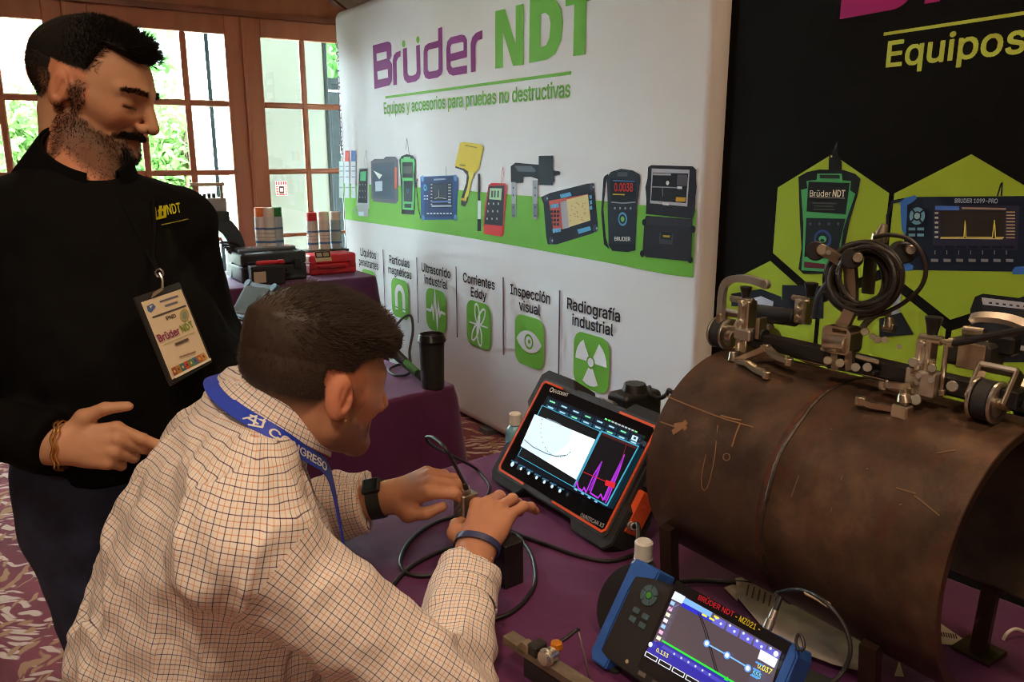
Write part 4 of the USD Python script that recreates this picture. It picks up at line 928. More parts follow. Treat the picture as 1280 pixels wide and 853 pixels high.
a, b = C9((912, 792), (955, 815)); ds.pxtext('555', a, b, .0055, (90, 200, 235), True)
for k in range(3): ds.pxpoly(C9((935 - 14 * k, 718 + 34 * k), (975 - 14 * k, 740 + 34 * k), (971 - 14 * k, 748 + 34 * k), (931 - 14 * k, 726 + 34 * k)), (80, 150, 226))
for k in range(6): ds.dot(C9((500 + 38 * k, 680 + 22 * k))[0], .0013, (190, 196, 226))
for k in range(7):
    a = (352 + 73 * k, 664 + 42 * k); ds.pxpoly(C9(a, (a[0] + 64, a[1] + 37), (a[0] + 54, a[1] + 62), (a[0] - 10, a[1] + 25)), (226, 230, 240)); ds.pxpoly(C9((a[0] + 3, a[1] + 6), (a[0] + 59, a[1] + 38), (a[0] + 52, a[1] + 56), (a[0] - 4, a[1] + 24)), (14, 12, 20))
a, b = C9((408, 668), (470, 704)); ds.pxtext('0.133', a, b, .0045, (230, 224, 80), True)
ds.dot(C9((380, 632))[0], .003, (210, 220, 240))
ds.build('display', sbez, SCREEN, 'lit display with green sweep line and white cursors')
dm = Print(DP, .0026)
a, b = C9((612, 385), (800, 480)); dm.pxtext('BRÜDER NDT', a, b, .0060, (206, 44, 70), True)
dm.build('maker_lettering', dk, PRINT); dm = Print(DP, .0026)
a, b = C9((808, 488), (940, 560)); dm.pxtext('- MZ021 -', a, b, .0064, (206, 196, 40), True)
dm.build('model_lettering', dk, PRINT); dm = Print(DP, .0008)
dm.dot(C9((231, 714))[0], .0025, (190, 176, 140)); dm.pxpoly(C9((296, 760), (335, 782), (326, 805), (288, 782)), (110, 104, 96)); dm.pxpoly(C9((370, 810), (400, 826), (392, 845), (362, 830)), (90, 84, 80))
dm.build('key_marks', dk, PRINT)
cpx = DP.px(*C9((350, 362))[0])
for k in range(5):
    a0, a1 = math.radians(90 + 72 * k + 6), math.radians(90 + 72 * k + 66)
    A = np.linspace(a0, a1, 6); sh = Polygon([(cpx[0] + .0125 * math.cos(t), cpx[1] + .0125 * math.sin(t)) for t in A] + [(cpx[0] + .0058 * math.cos(t), cpx[1] + .0058 * math.sin(t)) for t in A[::-1]]).buffer(.0006)
    obj('key', dpl(sh, .0022, -.0002), M('teal_key', srgb(70, 96, 104), .5), dk)
obj('enter_key', dpl(Point(*cpx).buffer(.0042), .0026, -.0002), M('green_key', srgb(70, 150, 70), .5), dk)
for a in ((282, 442), (330, 476), (262, 488), (313, 522)):
    u, v = DP.px(*C9(a)[0]); obj('key', dpl(rrect(u, v, .0105, .0068, .0014), .002, -.0002), M('teal_key'), dk)
pj = DP.at(*DP.px(*C9((960, 505))[0]), -.012)
obj('socket', cyl(pj - DP.y * .006, pj + DP.y * .006, .0055), STEEL, dk)
bk = DP.at(.075, .075, -.034); obj('stand', beam(bk, V(bk[0], bk[1], TZ) + V(.827, .562, 0) * .035, .05, .004, up=DP.x), DARKP, dk)
for u in (u0 + .02, u1 - .02): p = DP.at(u, vb - .006, -.016); obj('foot_pad', cyl(V(p[0], p[1], TZ - .001), p, .008), RUBBER, dk)
k = thing('probe_cable', 'black probe cable looping from the blue flaw detector past the papers', 'cable', pj)
obj('plug', cyl(pj + DP.y * .005, pj + DP.y * .018, .0042), STEEL, k); obj('boot', cyl(pj + DP.y * .017, pj + DP.y * .034, .0036, .0026), BLACKP, k)
cp = [pj + DP.y * .032, at(971, 742, .97), at(1000, 738, .925), at(1030, 752, .88), at(1055, 782, .86), at(1063, 815, .85), at(1050, 845, .85), at(1020, 868, .84)]
obj('cord', tube(cp, .0024), CABLE, k); obj('sleeve', tube([at(1008, 741, .913), at(1022, 748, .893), at(1036, 757, .875)], .0032), M('pale_sleeve', srgb(214, 180, 140), .5), k)
lp = [DP.at(*DP.px(*C9(a)[0]), .004) for a in ((1150, 660), (1140, 610), (1150, 575), (1172, 590), (1182, 640), (1165, 665))]
obj('wrist_loop', tube(lp, .0018), CABLE, dk)

# round black pouch behind it
c = at(797, 766, 1.10)
k = thing('cable_reel', 'round black cable reel standing behind the blue flaw detector', 'reel', V(c[0], c[1], TZ))
cz = c + UP * .006; ax = DP.n
obj('flange', cyl(cz - ax * .016, cz - ax * .011, .058, seg=40), BLACKP, k); obj('flange', cyl(cz + ax * .011, cz + ax * .016, .058, seg=40), BLACKP, k); obj('hub', cyl(cz - ax * .012, cz + ax * .012, .03), RUBBER, k)
obj('wound_cable', cat_mesh([tube([cz + ax * o + .043 * (math.cos(t) * np.cross(ax, UP) + math.sin(t) * np.cross(ax, np.cross(ax, UP))) for t in np.linspace(0, 6.28, 30)], .0045, 8, smooth=False) for o in (-.008, 0, .008)]), CABLE, k)

def bottle(label, capx, capy, d, caph, bodyr, col, z=TZ):
    top = at(capx, capy, d); b = V(top[0], top[1], z)
    k = thing('bottle', label, 'bottle', b); h = top[2] - z
    obj('body', revolve([(0, 0), (bodyr * .9, 0), (bodyr, .004), (bodyr, h - caph - .022), (bodyr * .85, h - caph - .012), (bodyr * .55, h - caph - .005), (bodyr * .5, h - caph + .004), (0, h - caph + .004)], 32, frame(b, (1, 0, 0), y=(0, 1, 0))), col, k)
    cr = bodyr * .62
    obj('cap', revolve([(0, h - caph), (cr, h - caph), (cr, h - .003), (cr - .003, h), (0, h)], 32, frame(b, (1, 0, 0), y=(0, 1, 0))), WHITEP, k)
    obj('neck_ring', ring(b + UP * (h - caph - .002), UP, cr * 1.06, .003, .003), M('clear_ring', srgb(190, 196, 200), .3), k)
    return k
bottle('white capped bottle standing behind the blue flaw detector', 805, 676, 1.18, .026, .022, M('smoke_bottle', (.05, .05, .055), .25))
bottle('pale blue bottle with white cap behind the rugged tablet', 644, 516, 1.78, .024, .022, M('aqua_bottle', srgb(120, 176, 196), .25))

# black camera-like adapter behind the tablet
c = at(793, 500, 1.62)
k = thing('power_adapter', 'black power adapter with curly cable behind the rugged tablet', 'adapter', V(c[0], c[1], TZ))
obj('housing', rbox((.10, .06, c[2] - TZ + .02), .010, T=frame(V(c[0], c[1], (TZ + c[2] + .02) / 2), DW, y=BD)), BLACKP, k)
obj('cap', cyl(c + UP * .01, c + UP * .035, .028, .022), BLACKP, k)
obj('cord', tube([c + UP * .02 + DW * .04] + [at(812 + 6 * i, 497 - 1.3 * i, 1.60 - .01 * i) + .006 * (math.cos(i * 1.6) * UP + math.sin(i * 1.6) * BD) for i in range(14)] + [V(.42, 1.60, TZ + .02)], .0045), CABLE, k)
obj('label', cbox((.03, .001, .02), ch=.0002, T=frame(c - UP * .03 - BD * .031, DW, y=BD)), WHITEP, k)

# ------------------------------------------------------------------ block, probe and cables in the middle of the cloth
A, B = on_z(566, 694, TZ), on_z(632, 738, TZ); ex = (B - A) / np.linalg.norm(B - A); ey = V(-ex[1], ex[0], 0)
bl = np.linalg.norm(B - A); bw, bh = .036, .072
k = thing('test_block', 'dark rectangular steel test block under the seated man\'s hands', 'block', (A + B) / 2 + ey * bw / 2)
BT = frame((A + B) / 2 + ey * bw / 2 + UP * (TZ + bh / 2 - (A[2])), ex, y=ey)
blk = cbox((bl, bw, bh), ch=.0015, T=frame(V(*((A + B) / 2 + ey * bw / 2)[:2], TZ + bh / 2), ex, y=ey))
obj('block', blk, MN('dark_steel', (.05, .045, .045), (.075, .07, .066), scale=30, rough=.38, metal=.8), k)
for u in (.25, .55, .8): h = A + ex * bl * u - ey * .0004; h[2] = TZ + .05; obj('drilled_hole', cyl(h - ey * .0004, h + ey * .002, .0035), M('hole_black', (.004, .004, .004), .9), k)
# probe wedge on top
wp = A + ex * .016 + ey * bw * .45; wp[2] = TZ + bh
pw = thing('probe', 'small silver ultrasonic probe with perforated face on the test block', 'probe', wp)
PT = frame(wp + UP * .021, ex, y=ey)
obj('wedge', cbox((.030, .030, .042), ch=.002, T=PT), MN('satin_probe', (.36, .34, .30), (.44, .42, .37), scale=40, rough=.35, metal=.9), pw)
r = np.random.default_rng(4)
for i in range(5):
    for j in range(5):
        if (i + j) % 2 == 0: o = wp + ex * (-.010 + .005 * i) - ey * .0148 + UP * (.010 + .006 * j); obj('stud', cyl(o, o - ey * .0012, .0016, seg=8), M('bright_stud', (.8, .76, .66), .2, 1.0), pw)
cs = wp + UP * .042 + ex * .006; cd = (at(573, 584, 1.215) - cs); cd /= np.linalg.norm(cd)
obj('connector', cyl(cs - cd * .003, cs + cd * .020, .0062), STEEL, pw); obj('strain_relief', cyl(cs + cd * .018, cs + cd * .040, .0052, .0036), BLACKP, pw)
C6 = crop(400, 440, 2.065)
def flat(pp, z=TZ + .0035): return [on_z(*p, z) for p in pp]
obj('cable', tube([cs + cd * .038, at(560, 566, 1.23), at(549, 553, 1.25), at(540, 547, 1.28), at(533, 548, 1.31), at(545, 560, 1.36), on_z(590, 583, TZ + .02), on_z(604, 596, TZ + .0035), on_z(612, 612, TZ + .0035), on_z(596, 640, TZ + .0035)], .0030), CABLE, pw)
k = thing('coiled_cable', 'black cable lying in loops on the purple cloth under the hands', 'cable', on_z(540, 720, TZ))
obj('cord', tube(flat(C6((350, 425), (300, 440), (245, 475), (215, 515), (208, 550), (225, 572), (275, 579), (345, 560), (400, 520), (470, 480))) + [on_z(630, 680, TZ + .0035)], .0034), CABLE, k)
obj('cord', tube(flat(C6((360, 500), (300, 520), (235, 555), (195, 595), (178, 630), (185, 660), (215, 682), (270, 697), (350, 705), (430, 695), (490, 675), (535, 635), (556, 590), (548, 530), (520, 485), (500, 470), (470, 470))), .0034), CABLE, k)
obj('cord', tube(flat(C6((480, 455), (520, 475), (590, 500), (660, 525), (730, 540), (780, 535), (830, 515))), .0034), CABLE, k)

# ------------------------------------------------------------------ bar with clamped probe at the lower edge
C10 = crop(600, 740, 7.11)
zb = TZ + .040
a0, a1, b0 = on_z(*C10((248, 366))[0], zb), on_z(*C10((925, 800))[0], zb), on_z(*C10((215, 380))[0], zb)
ex = (a1 - a0) / np.linalg.norm(a1 - a0); wdt = .019
k = thing('reference_bar', 'grey steel bar with clamped brass-tipped probe at the front edge of the cloth', 'bar', V(*a0[:2], TZ))
L_ = np.linalg.norm(a1 - a0) + .10
GREYS = MN('worn_steel', (.23, .19, .14), (.31, .26, .19), scale=50, rough=.42, metal=.7)
obj('bar', cbox((L_, wdt, .012), ch=.001, T=frame(a0 + ex * L_ / 2 - UP * .006, ex, z=UP)), GREYS, k)
obj('bar_base', cbox((L_ * .8, wdt * .8, .028), ch=.001, T=frame(V(*(a0 + ex * L_ * .56)[:2], TZ + .014), ex, z=UP)), M('base_black', (.02, .018, .018), .5), k)
def onbar(px, py, z): return on_z(*C10((px, py))[0], z)
p = onbar(440, 470, zb + .004); obj('clamp_wedge', prism([(-.012, 0), (.010, 0), (.010, .010), (-.002, .012)], .012, frame(p - UP * .004, ex, y=UP)), GREYS, k)
p = onbar(510, 500, zb + .006); obj('clamp_block', cbox((.016, .022, .016), ch=.002, T=frame(p, ex, z=UP)), M('base_black'), k)
p = onbar(610, 570, zb + .008); ax = np.cross(ex, UP); obj('knurled_nut', cyl(p - ax * .011, p + ax * .011, .0095, seg=14), STEEL, k); obj('nut_collar', ring(p + ax * .004, ax, .0112, .004, .003), ALU, k)
q2 = onbar(680, 490, zb + .014); obj('brass_tip', revolve([(0, -.007), (.006, -.006), (.0085, 0), (.007, .006), (0, .008)], 20, frame(q2, ex, z=UP)), M('orange_brass', srgb(226, 140, 40), .3, .6), k)
obj('lead', tube([q2 + V(.004, .004, .004), onbar(770, 410, zb + .02), onbar(850, 345, zb + .025), onbar(875, 345, zb + .022)], .0026), CABLE, k)
obj('thin_rod', tube([onbar(872, 340, zb + .024), onbar(925, 560, zb + .004), onbar(980, 800, TZ + .012)], .0012, smooth=False), STEEL, k)

# ------------------------------------------------------------------ papers and wrapping under the pipe
def sheet(name, label, cat, pp, mat, z=TZ + .0022, bumpy=0.0, seed=0, thick=.0006):
    w = np.array([on_z(*p, z)[:2] for p in pp]); g = Polygon(w)
    x0, y0, x1, y1 = g.bounds; st = .012; P = [w]
    xs, ys = np.meshgrid(np.arange(x0, x1, st), np.arange(y0, y1, st)); q = np.c_[xs.ravel(), ys.ravel()]
    inside = shapely.contains_xy(g.buffer(-st * .4), q[:, 0], q[:, 1]); ed = np.array([g.exterior.interpolate(t).coords[0] for t in np.arange(0, g.exterior.length, st)])
    pts = np.vstack([w, ed, q[inside]])
    from scipy.spatial import Delaunay
    pts = np.unique(np.round(pts, 5), axis=0)
    tr = Delaunay(pts).simplices; c = pts[tr].mean(1); tr = tr[shapely.contains_xy(g.buffer(1e-4), c[:, 0], c[:, 1])]
    a = np.cross(np.c_[pts[tr[:, 1]] - pts[tr[:, 0]], np.zeros(len(tr))], np.c_[pts[tr[:, 2]] - pts[tr[:, 0]], np.zeros(len(tr))])[:, 2]; tr[a < 0] = tr[a < 0][:, ::-1]
    zz = z + bumpy * meshkit.fbm(np.c_[pts * 16, np.zeros(len(pts))], 3, seed)
    top = np.c_[pts, zz]; n = len(pts)
    m = trimesh.Trimesh(np.vstack([top, top - UP * thick]), np.vstack([tr, tr[:, ::-1] + n]), process=False)
    o = obj(name, m, mat, None, smooth=True, label=label, cat=cat)
    return o
PAPER = MN('printed_paper', srgb(206, 190, 168), srgb(196, 180, 156), scale=20, rough=.7)
sheet('plastic_wrapping', 'crumpled clear plastic wrapping with paper lying under the steel pipe', 'wrapping', [(919, 727), (946, 724), (975, 738), (1015, 757), (1062, 785), (1092, 806), (1084, 848), (1040, 838), (985, 815), (950, 785), (922, 752)],
      MN('crumpled_film', srgb(226, 208, 188), srgb(186, 172, 160), scale=24, rough=.28, detail=5, coat_weight=.5), bumpy=.014, seed=5)
o = sheet('paper_sheet', 'pale paper corner showing left of the plastic wrapping', 'paper', [(905, 735), (922, 728), (922, 752)], PAPER, z=TZ + .004)
o = sheet('paper_sheet', 'pale printed paper sheet beside the right leg under the pipe', 'paper', [(1168, 774), (1218, 809), (1168, 804)], PAPER)
o = sheet('paper_sheet', 'small pale paper tip poking out at the bottom of the pipe', 'paper', [(1118, 845), (1124, 826), (1130, 846)], PAPER)
tp_ = Plane(V(0, 0, TZ + .0032), V(1, 0, 0), V(0, 1, 0)); pp_ = Print(tp_, 0)
for k in range(7): pp_.line([(1176 + 3 * k, 790 + .6 * k), (1178 + 3 * k, 796 + .6 * k)], .0016, (70, 64, 60))
tpx = thing('printed_note', 'dark handwriting on the pale sheet beside the right leg', 'writing', on_z(1180, 795, TZ)); pp_.build('handwriting', tpx, PRINT)
tw_ = Plane(V(0, 0, TZ + .0165), V(1, 0, 0), V(0, 1, 0)); pw_ = Print(tw_, 0)
for k in range(6): pw_.line([(936 + 7 * k, 731 + 3.2 * k), (933 + 7 * k, 745 + 3.4 * k)], .0022, (110, 96, 84))
tpx = thing('printed_note', 'faint dark print on the leaflet inside the plastic wrapping', 'writing', on_z(950, 740, TZ)); pw_.build('print_lines', tpx, PRINT)
c = on_z(1050, 842, TZ + .018)
k = thing('slim_case', 'slim dark case under the edge of the plastic wrapping', 'case', V(c[0], c[1], TZ)); cd_ = on_z(1083, 856, TZ + .018) - on_z(1000, 822, TZ + .018)
obj('case_body', cbox((.17, .045, .012), ch=.002, T=frame(V(c[0], c[1], TZ + .006) - DW * .03, cd_, z=UP)), M('case_grey', (.05, .05, .045), .4), k)
obj('brass_edge', cbox((.04, .003, .004), ch=.0005, T=frame(V(c[0], c[1], TZ + .012) - DW * .054 - BD * .0 , cd_, z=UP)), BRASS, k)
k = thing('white_cable', 'thin white cable curling on the cloth at the right edge', 'cable', on_z(1270, 792, TZ))
obj('cord', tube([on_z(1254, 800, TZ + .002), on_z(1259, 792, TZ + .012), on_z(1267, 787, TZ + .016), on_z(1276, 788, TZ + .012), on_z(1292, 796, TZ + .002)], .0022), WHITEP, k)

# ------------------------------------------------------------------ things on the two back tables
cb = on_z(541, 484, TZ)
k = thing('coffee_cup', 'tall black paper coffee cup with lid on the second table', 'cup', cb)
hcup = (at(541, 414, np.dot(cb - EYE, V(0, CP, -SP)))[2] - TZ); rt = 17.5 / 1000 * 2.2; rb_ = 14 / 1000 * 2.25
T = frame(cb, (1, 0, 0), y=(0, 1, 0))
obj('cup_body', revolve([(0, 0), (rb_, 0), (rb_ + .001, .003), (rt * .93, hcup - .02), (0, hcup - .02)], 36, T), M('cup_card', (.014, .013, .013), .6), k)
obj('lid', revolve([(rt * .5, hcup - .022), (rt * 1.03, hcup - .022), (rt * 1.06, hcup - .018), (rt * 1.0, hcup - .012), (rt * .93, hcup - .004), (rt * .90, hcup), (rt * .84, hcup), (rt * .8, hcup - .008), (0, hcup - .008)], 36, T), M('lid_plastic', (.012, .012, .013), .25), k)
obj('sip_opening', cbox((.012, .006, .001), ch=.0003, T=frame(cb + UP * (hcup - .0075) - V(0, .018, 0), (1, 0, 0), y=(0, 1, 0))), M('hole_black'), k)
# green and black yoke probe with cables next to the cup
g0, g1 = at(494, 442, 2.42), at(532, 476, 2.30); g0[2] = max(g0[2], TZ + .03); g1 = V(g1[0], g1[1], TZ + .012)
k = thing('handheld_probe', 'black and green handheld probe lying beside the coffee cup', 'probe', V(g1[0], g1[1], TZ))
obj('body', tube([g0, g0 * .6 + g1 * .4, g1], [.016, .014, .010], 12), BLACKP, k); obj('green_band', tube([g0 * .62 + g1 * .38 - V(0, .006, -.004), g0 * .25 + g1 * .75 - V(0, .006, -.004)], .0115, 10, smooth=False), M('band_green', srgb(60, 120, 40), .5), k)
obj('head', rbox((.05, .05, .06), .012, T=frame(at(491, 425, 2.45), g1 - g0, z=UP)), BLACKP, k)
obj('cable', tube([at(489, 418, 2.45), at(497, 405, 2.44), at(506, 396, 2.44), at(514, 396, 2.44), at(516, 415, 2.43), at(512, 440, 2.42), V(*at(513, 458, 2.40)[:2], TZ + .01), V(*at(495, 470, 2.38)[:2], TZ + .005), V(*at(486, 462, 2.45)[:2], TZ + .005), V(*at(505, 452, 2.5)[:2], TZ + .006), V(*at(530, 470, 2.36)[:2], TZ + .005)], .004), CABLE, k)
# tablet-like detector lying on the second table, left
p0 = on_z(322, 396, TZ + .05)
GP = Plane(at(291, 400, 2.62), DW * .75 - BD * .65, UP * .86 + DW * .4 + BD * .3)
k = thing('grey_detector', 'handheld detector with a grey screen on the middle table', 'detector', V(*on_z(318, 402, TZ)[:2], TZ))
w, h = .135, .115
c = on_z(305, 400, TZ); GP = Plane(V(c[0] - .04, c[1], TZ + .02), V(.80, -.60, 0), V(.36, .48, .80)); u0_, v0_ = GP.px(290, 392); u1_, _ = GP.px(332, 372); _, v1_ = GP.px(300, 354)
sh = sbox(u0_ - .012, -.012, u1_ + .02, v1_ + .012).buffer(-.008).buffer(.008)
obj('housing', prism(sh, .03, GP.T(0, 0, -.031)), DARKP, k); 
for x in (u0_ - .006, u1_ + .014):
    for y in (-.006, v1_ + .006): obj('corner_guard', prism(Point(x, y).buffer(.016), .034, GP.T(0, 0, -.033)), M('guard_teal', srgb(60, 96, 110), .5), k)
obj('screen', prism(sbox(u0_, .012, u1_ - .004, v1_ - .006), .002, GP.T(0, 0, -.001)), M('grey_screen', srgb(120, 136, 134), .15), k)
obj('key_strip', prism(sbox(u0_, -.004, u1_ - .02, .006), .002, GP.T(0, 0, -.001)), M('teal_key'), k); obj('red_key', prism(Point(u1_ - .006, .004).buffer(.006), .003, GP.T(0, 0, -.001)), M('key_red', srgb(196, 60, 40), .5), k)
obj('rear_foot', beam(GP.at(.06, .08, -.03), V(*GP.at(.06, .08, -.09)[:2], TZ), .05, .006, up=GP.x), DARKP, k)
p = GP.at(u1_ + .07, .05, 0); p[2] = TZ + .03
k2 = thing('phone_detector', 'slim blue edged handheld device standing against the grey detector', 'detector', V(p[0], p[1], TZ))
a0_, a1_ = at(414, 372, 2.35), at(396, 400, 2.30)
k2p = on_z(405, 402, TZ)
q0 = on_z(342, 404, TZ)
obj('body', cbox((.012, .07, .10), ch=.004, T=frame(V(q0[0] + .05, q0[1] + .01, TZ + .05), V(.9, -.35, .25), z=V(-.2, .1, 1))), DARKP, k2); obj('blue_edge', cbox((.014, .072, .008), ch=.002, T=frame(V(q0[0] + .038, q0[1] + .015, TZ + .098), V(.9, -.35, .25), z=V(-.2, .1, 1))), M('edge_blue', srgb(90, 140, 190), .4), k2)
# cases and cans on the back table
def dep(px, py, z):   # depth of a point of height z
    return float((on_z(px, py, z) - EYE) @ V(0, CP, -SP))
fb = on_z(345, 352, TZ)
k = thing('black_case', 'large black hard case lying on the table by the doors', 'case', fb + y3 * .12)
T = frame(V(*(fb + y3 * .13)[:2], TZ + .075), -x3, y=y3); wc = .34
obj('lower_shell', rbox((wc, .26, .085), .012, (0, 0, -.032), T), MN('case_black', (.016, .016, .018), (.024, .024, .026), scale=30, rough=.5), k); obj('upper_shell', rbox((wc, .26, .062), .012, (0, 0, .043), T), MN('case_black'), k)
for x in (-.12, .12): obj('latch', cbox((.04, .012, .05), (x, -.134, .01), .003, T), BLACKP, k)
obj('handle', cat_mesh([tube([(T @ np.array([*q, 1]))[:3] for q in ((-.06, -.13, -.02), (-.055, -.155, -.03), (.055, -.155, -.03), (.06, -.13, -.02))], .008, 8)]), BLACKP, k)
for x in (-.15, 0, .15): obj('rib', cbox((.012, .24, .004), (x, 0, .075), .001, T), MN('case_black'), k)
obj('film_bag', rbox((.30, .10, .02), .008, (.0, .02, .083), T), M('clear_film', srgb(120, 130, 140), .15), k)
case_top = TZ + .15
fr = on_z(418, 343, TZ)
k = thing('red_case', 'red plastic tool case with handle on the table by the doors', 'case', fr + y3 * .08)
T = frame(V(*(fr + y3 * .08)[:2], TZ + .055), -x3, y=y3)
RED = M('red_plastic', srgb(206, 34, 44), .4)
obj('lower_shell', rbox((.27, .15, .06), .012, (0, 0, -.025), T), RED, k); obj('upper_shell', rbox((.27, .15, .05), .012, (0, 0, .03), T), RED, k)
obj('handle', cat_mesh([cbox((.16, .02, .02), (-.01, -.085, -.01), .005, T), cbox((.02, .025, .02), (-.085, -.075, -.01), .005, T), cbox((.02, .025, .02), (.065, -.075, -.01), .005, T)]), M('red_handle', srgb(176, 26, 38), .4), k)
for x in (-.12, .11): obj('latch', cbox((.035, .012, .04), (x, -.077, 0), .003, T), M('red_handle'), k)
red_top = TZ + .11
def can(label, px, ytop, ybot, z, ref, cap, body, group):
    b = on_z(px, ybot, z) if ref is None else on_plane(px, ytop, ref, BD) * V(1, 1, 0) + UP * z
    d = float((b - EYE) @ V(0, CP, -SP)); h = at(px, ytop, d)[2] - z; r_ = .031
    k = thing('spray_can', label, 'can', b, group); T = frame(b, (1, 0, 0), y=(0, 1, 0))
    hc = h * .20
    obj('can_body', revolve([(0, 0), (r_ - .002, 0), (r_, .003), (r_, h - hc - .012), (r_ * .9, h - hc - .002), (0, h - hc - .002)], 28, T), body, k)
    obj('cap', revolve([(0, h - hc - .004), (r_ * .94, h - hc - .004), (r_ * .94, h - .006), (r_ * .84, h), (0, h)], 28, T), cap, k)
    pl = Plane(b - V(0, r_ + .0006, 0), V(1, 0, 0), UP)
    for zz, cc, hh in ((.62, 'stripe_blue', .05), (.48, 'stripe_grey', .025), (.36, 'stripe_grey', .025), (.22, 'stripe_blue', .06)):
        obj('label_band', ring(b + UP * h * zz * .8, UP, r_ + .0006, h * hh, .002, 28), M(cc, srgb(90, 120, 170) if cc == 'stripe_blue' else srgb(190, 180, 176), .5), k)
    return k
CANW = M('can_white', srgb(222, 216, 208), .4)
def can_at(label, px, ytop, ybot, ref, z, cap, body=CANW):
    can(label, px, ytop, ybot, z, ref, cap, body, 'spray cans on the table by the doors')
can_at('spray can with orange cap, left of three on the black case', 328, 258.5, 311, None, case_top + .002, M('cap_orange', srgb(226, 120, 50), .45))
can_at('all white spray can in the middle of the black case', 338.5, 259, 311, None, case_top + .002, M('cap_white', srgb(236, 224, 214), .45))
can_at('spray can with green cap on the black case', 348, 258.5, 310, None, case_top + .002, M('cap_green', srgb(44, 120, 50), .45), M('can_blueish', srgb(176, 190, 206), .4))
bx_ = fr + y3 * .235 - x3 * .03; bx_[2] = TZ
kb = thing('black_box', 'low black box behind the red case carrying three spray cans', 'box', bx_)
obj('box_body', cbox((.27, .10, .10), ch=.004, T=frame(bx_ + UP * .05, -x3, y=y3)), MN('case_black'), kb); obj('box_lid', cbox((.274, .104, .012), ch=.002, T=frame(bx_ + UP * .106, -x3, y=y3)), BLACKP, kb)
zb_ = TZ + .113
can_at('spray can with red cap on the box behind the red case', 389, 265, 316, bx_, zb_, M('cap_red', srgb(206, 30, 40), .45))
can_at('white spray can in the middle behind the red case', 404, 264, 316, bx_, zb_, M('cap_white'))
can_at('white spray can at the right end behind the red case', 418.5, 264, 316, bx_, zb_, M('cap_white'), M('can_blueish'))
# small price card on the red case
pcard = on_z(405, 327, red_top)
k = thing('price_card', 'small black and cream card propped on the red case', 'card', pcard)
CPp = Plane(pcard, DW, UP * .9 + BD * .4)
obj('card', cbox((.085, .055, .002), ch=.0004, T=CPp.T(0, .0275, 0)), M('card_cream', srgb(200, 180, 150), .7), k)
pc_ = Print(CPp, .0012); pc_.poly(sbox(-.04, .02, .04, .053), (30, 30, 30)).poly(sbox(-.033, .026, -.004, .047), (170, 160, 140)).poly(sbox(.002, .026, .033, .047), (170, 160, 140))
pc_.build('card_print', k, PRINT)
# small black box with cream card, and the red handled screwdriver, in front of the black case
ps = on_z(337, 357, TZ)
k = thing('small_black_box', 'small black box with a cream label before the black case', 'box', ps)
T = frame(V(*(ps + y3 * .03)[:2], TZ + .045), -x3, y=y3)
obj('box_body', cbox((.17, .06, .09), ch=.006, T=T), BLACKP, k); obj('label', cbox((.06, .002, .055), (-.045, -.031, .0), .0005, T), M('card_cream'), k); obj('lid', cbox((.174, .064, .02), (0, 0, .045), .004, T), DARKP, k)
ph = V(*(ps + y3 * .0 - x3 * .06)[:2], TZ + .115)
k = thing('red_handle_tool', 'red handled tool lying on the small black box', 'tool', V(*(ps + y3 * .05)[:2], TZ + .10)); hh_ = V(*(ps + y3 * .03)[:2], TZ + .112)
obj('grip', tube([hh_ - x3 * -.05, hh_ - x3 * .0, hh_ - x3 * .06], [.010, .012, .010], 10), RED, k); obj('head', cbox((.03, .03, .02), ch=.004, T=frame(hh_ - x3 * .075, -x3, z=UP)), RED, k)
# the dark yoke instrument with the grey box
yc = on_z(262, 352, TZ)
YP = Plane(V(yc[0], yc[1], 0) + y3 * .05, DW, UP)
k = thing('magnetic_yoke_bench', 'black arched bench instrument with a grey box on top beside the standing man', 'instrument', V(yc[0], yc[1], TZ) + y3 * .05)
arcp = YP.pts([(246, 352), (243, 320), (247, 290), (262, 276), (280, 283), (292, 302), (296, 325), (296, 352)])
arcp = [(x, max(y, TZ + .01)) for x, y in arcp]
obj('arch', prism(LineString(spline([(*p, 0) for p in arcp], 6)[:, :2]).buffer(.040, cap_style=2), .10, YP.T(0, 0, -.05)), M('arch_black', (.03, .034, .036), .45), k)
bx0, by0 = YP.px(238, 265); bx1, by1 = YP.px(279, 247)
obj('grey_box', cbox((bx1 - bx0, by1 - by0, .12), ch=.004, T=YP.T((bx0 + bx1) / 2, (by0 + by1) / 2, 0)), M('box_grey', srgb(150, 148, 144), .5), k); obj('dark_plinth', cbox((bx1 - bx0 + .02, .05, .12), ch=.004, T=YP.T((bx0 + bx1) / 2, by0 - .025, 0)), M('arch_black'), k)
for u in (.1, .9): obj('handle_post', cbox((.014, .075, .014), ch=.003, T=YP.T(bx0 + (bx1 - bx0) * u, by1 + .035, .04)), M('post_beige', srgb(150, 130, 104), .5), k)
obj('handle_bar', cyl(YP.at(bx0, by1 + .07, .04), YP.at(bx1, by1 + .07, .04), .009), M('bar_cream', srgb(196, 176, 146), .5), k)
for i in range(4): obj('knob', cyl(YP.at(bx0 + (bx1 - bx0) * (.3 + .14 * i), by1, 0), YP.at(bx0 + (bx1 - bx0) * (.3 + .14 * i), by1 + .022, 0), .008), BLACKP, k)
for i in range(5): obj('lead', tube([YP.at(bx0 + .12 + .01 * i, by0 - .16 - .012 * i, .05), YP.at(bx0 + .20, by0 - .17 - .02 * i, .06), YP.at(bx0 + .27, by0 - .26 - .02 * i, .05), YP.at(bx0 + .28, TZ + .01, .05)], .006), CABLE, k)
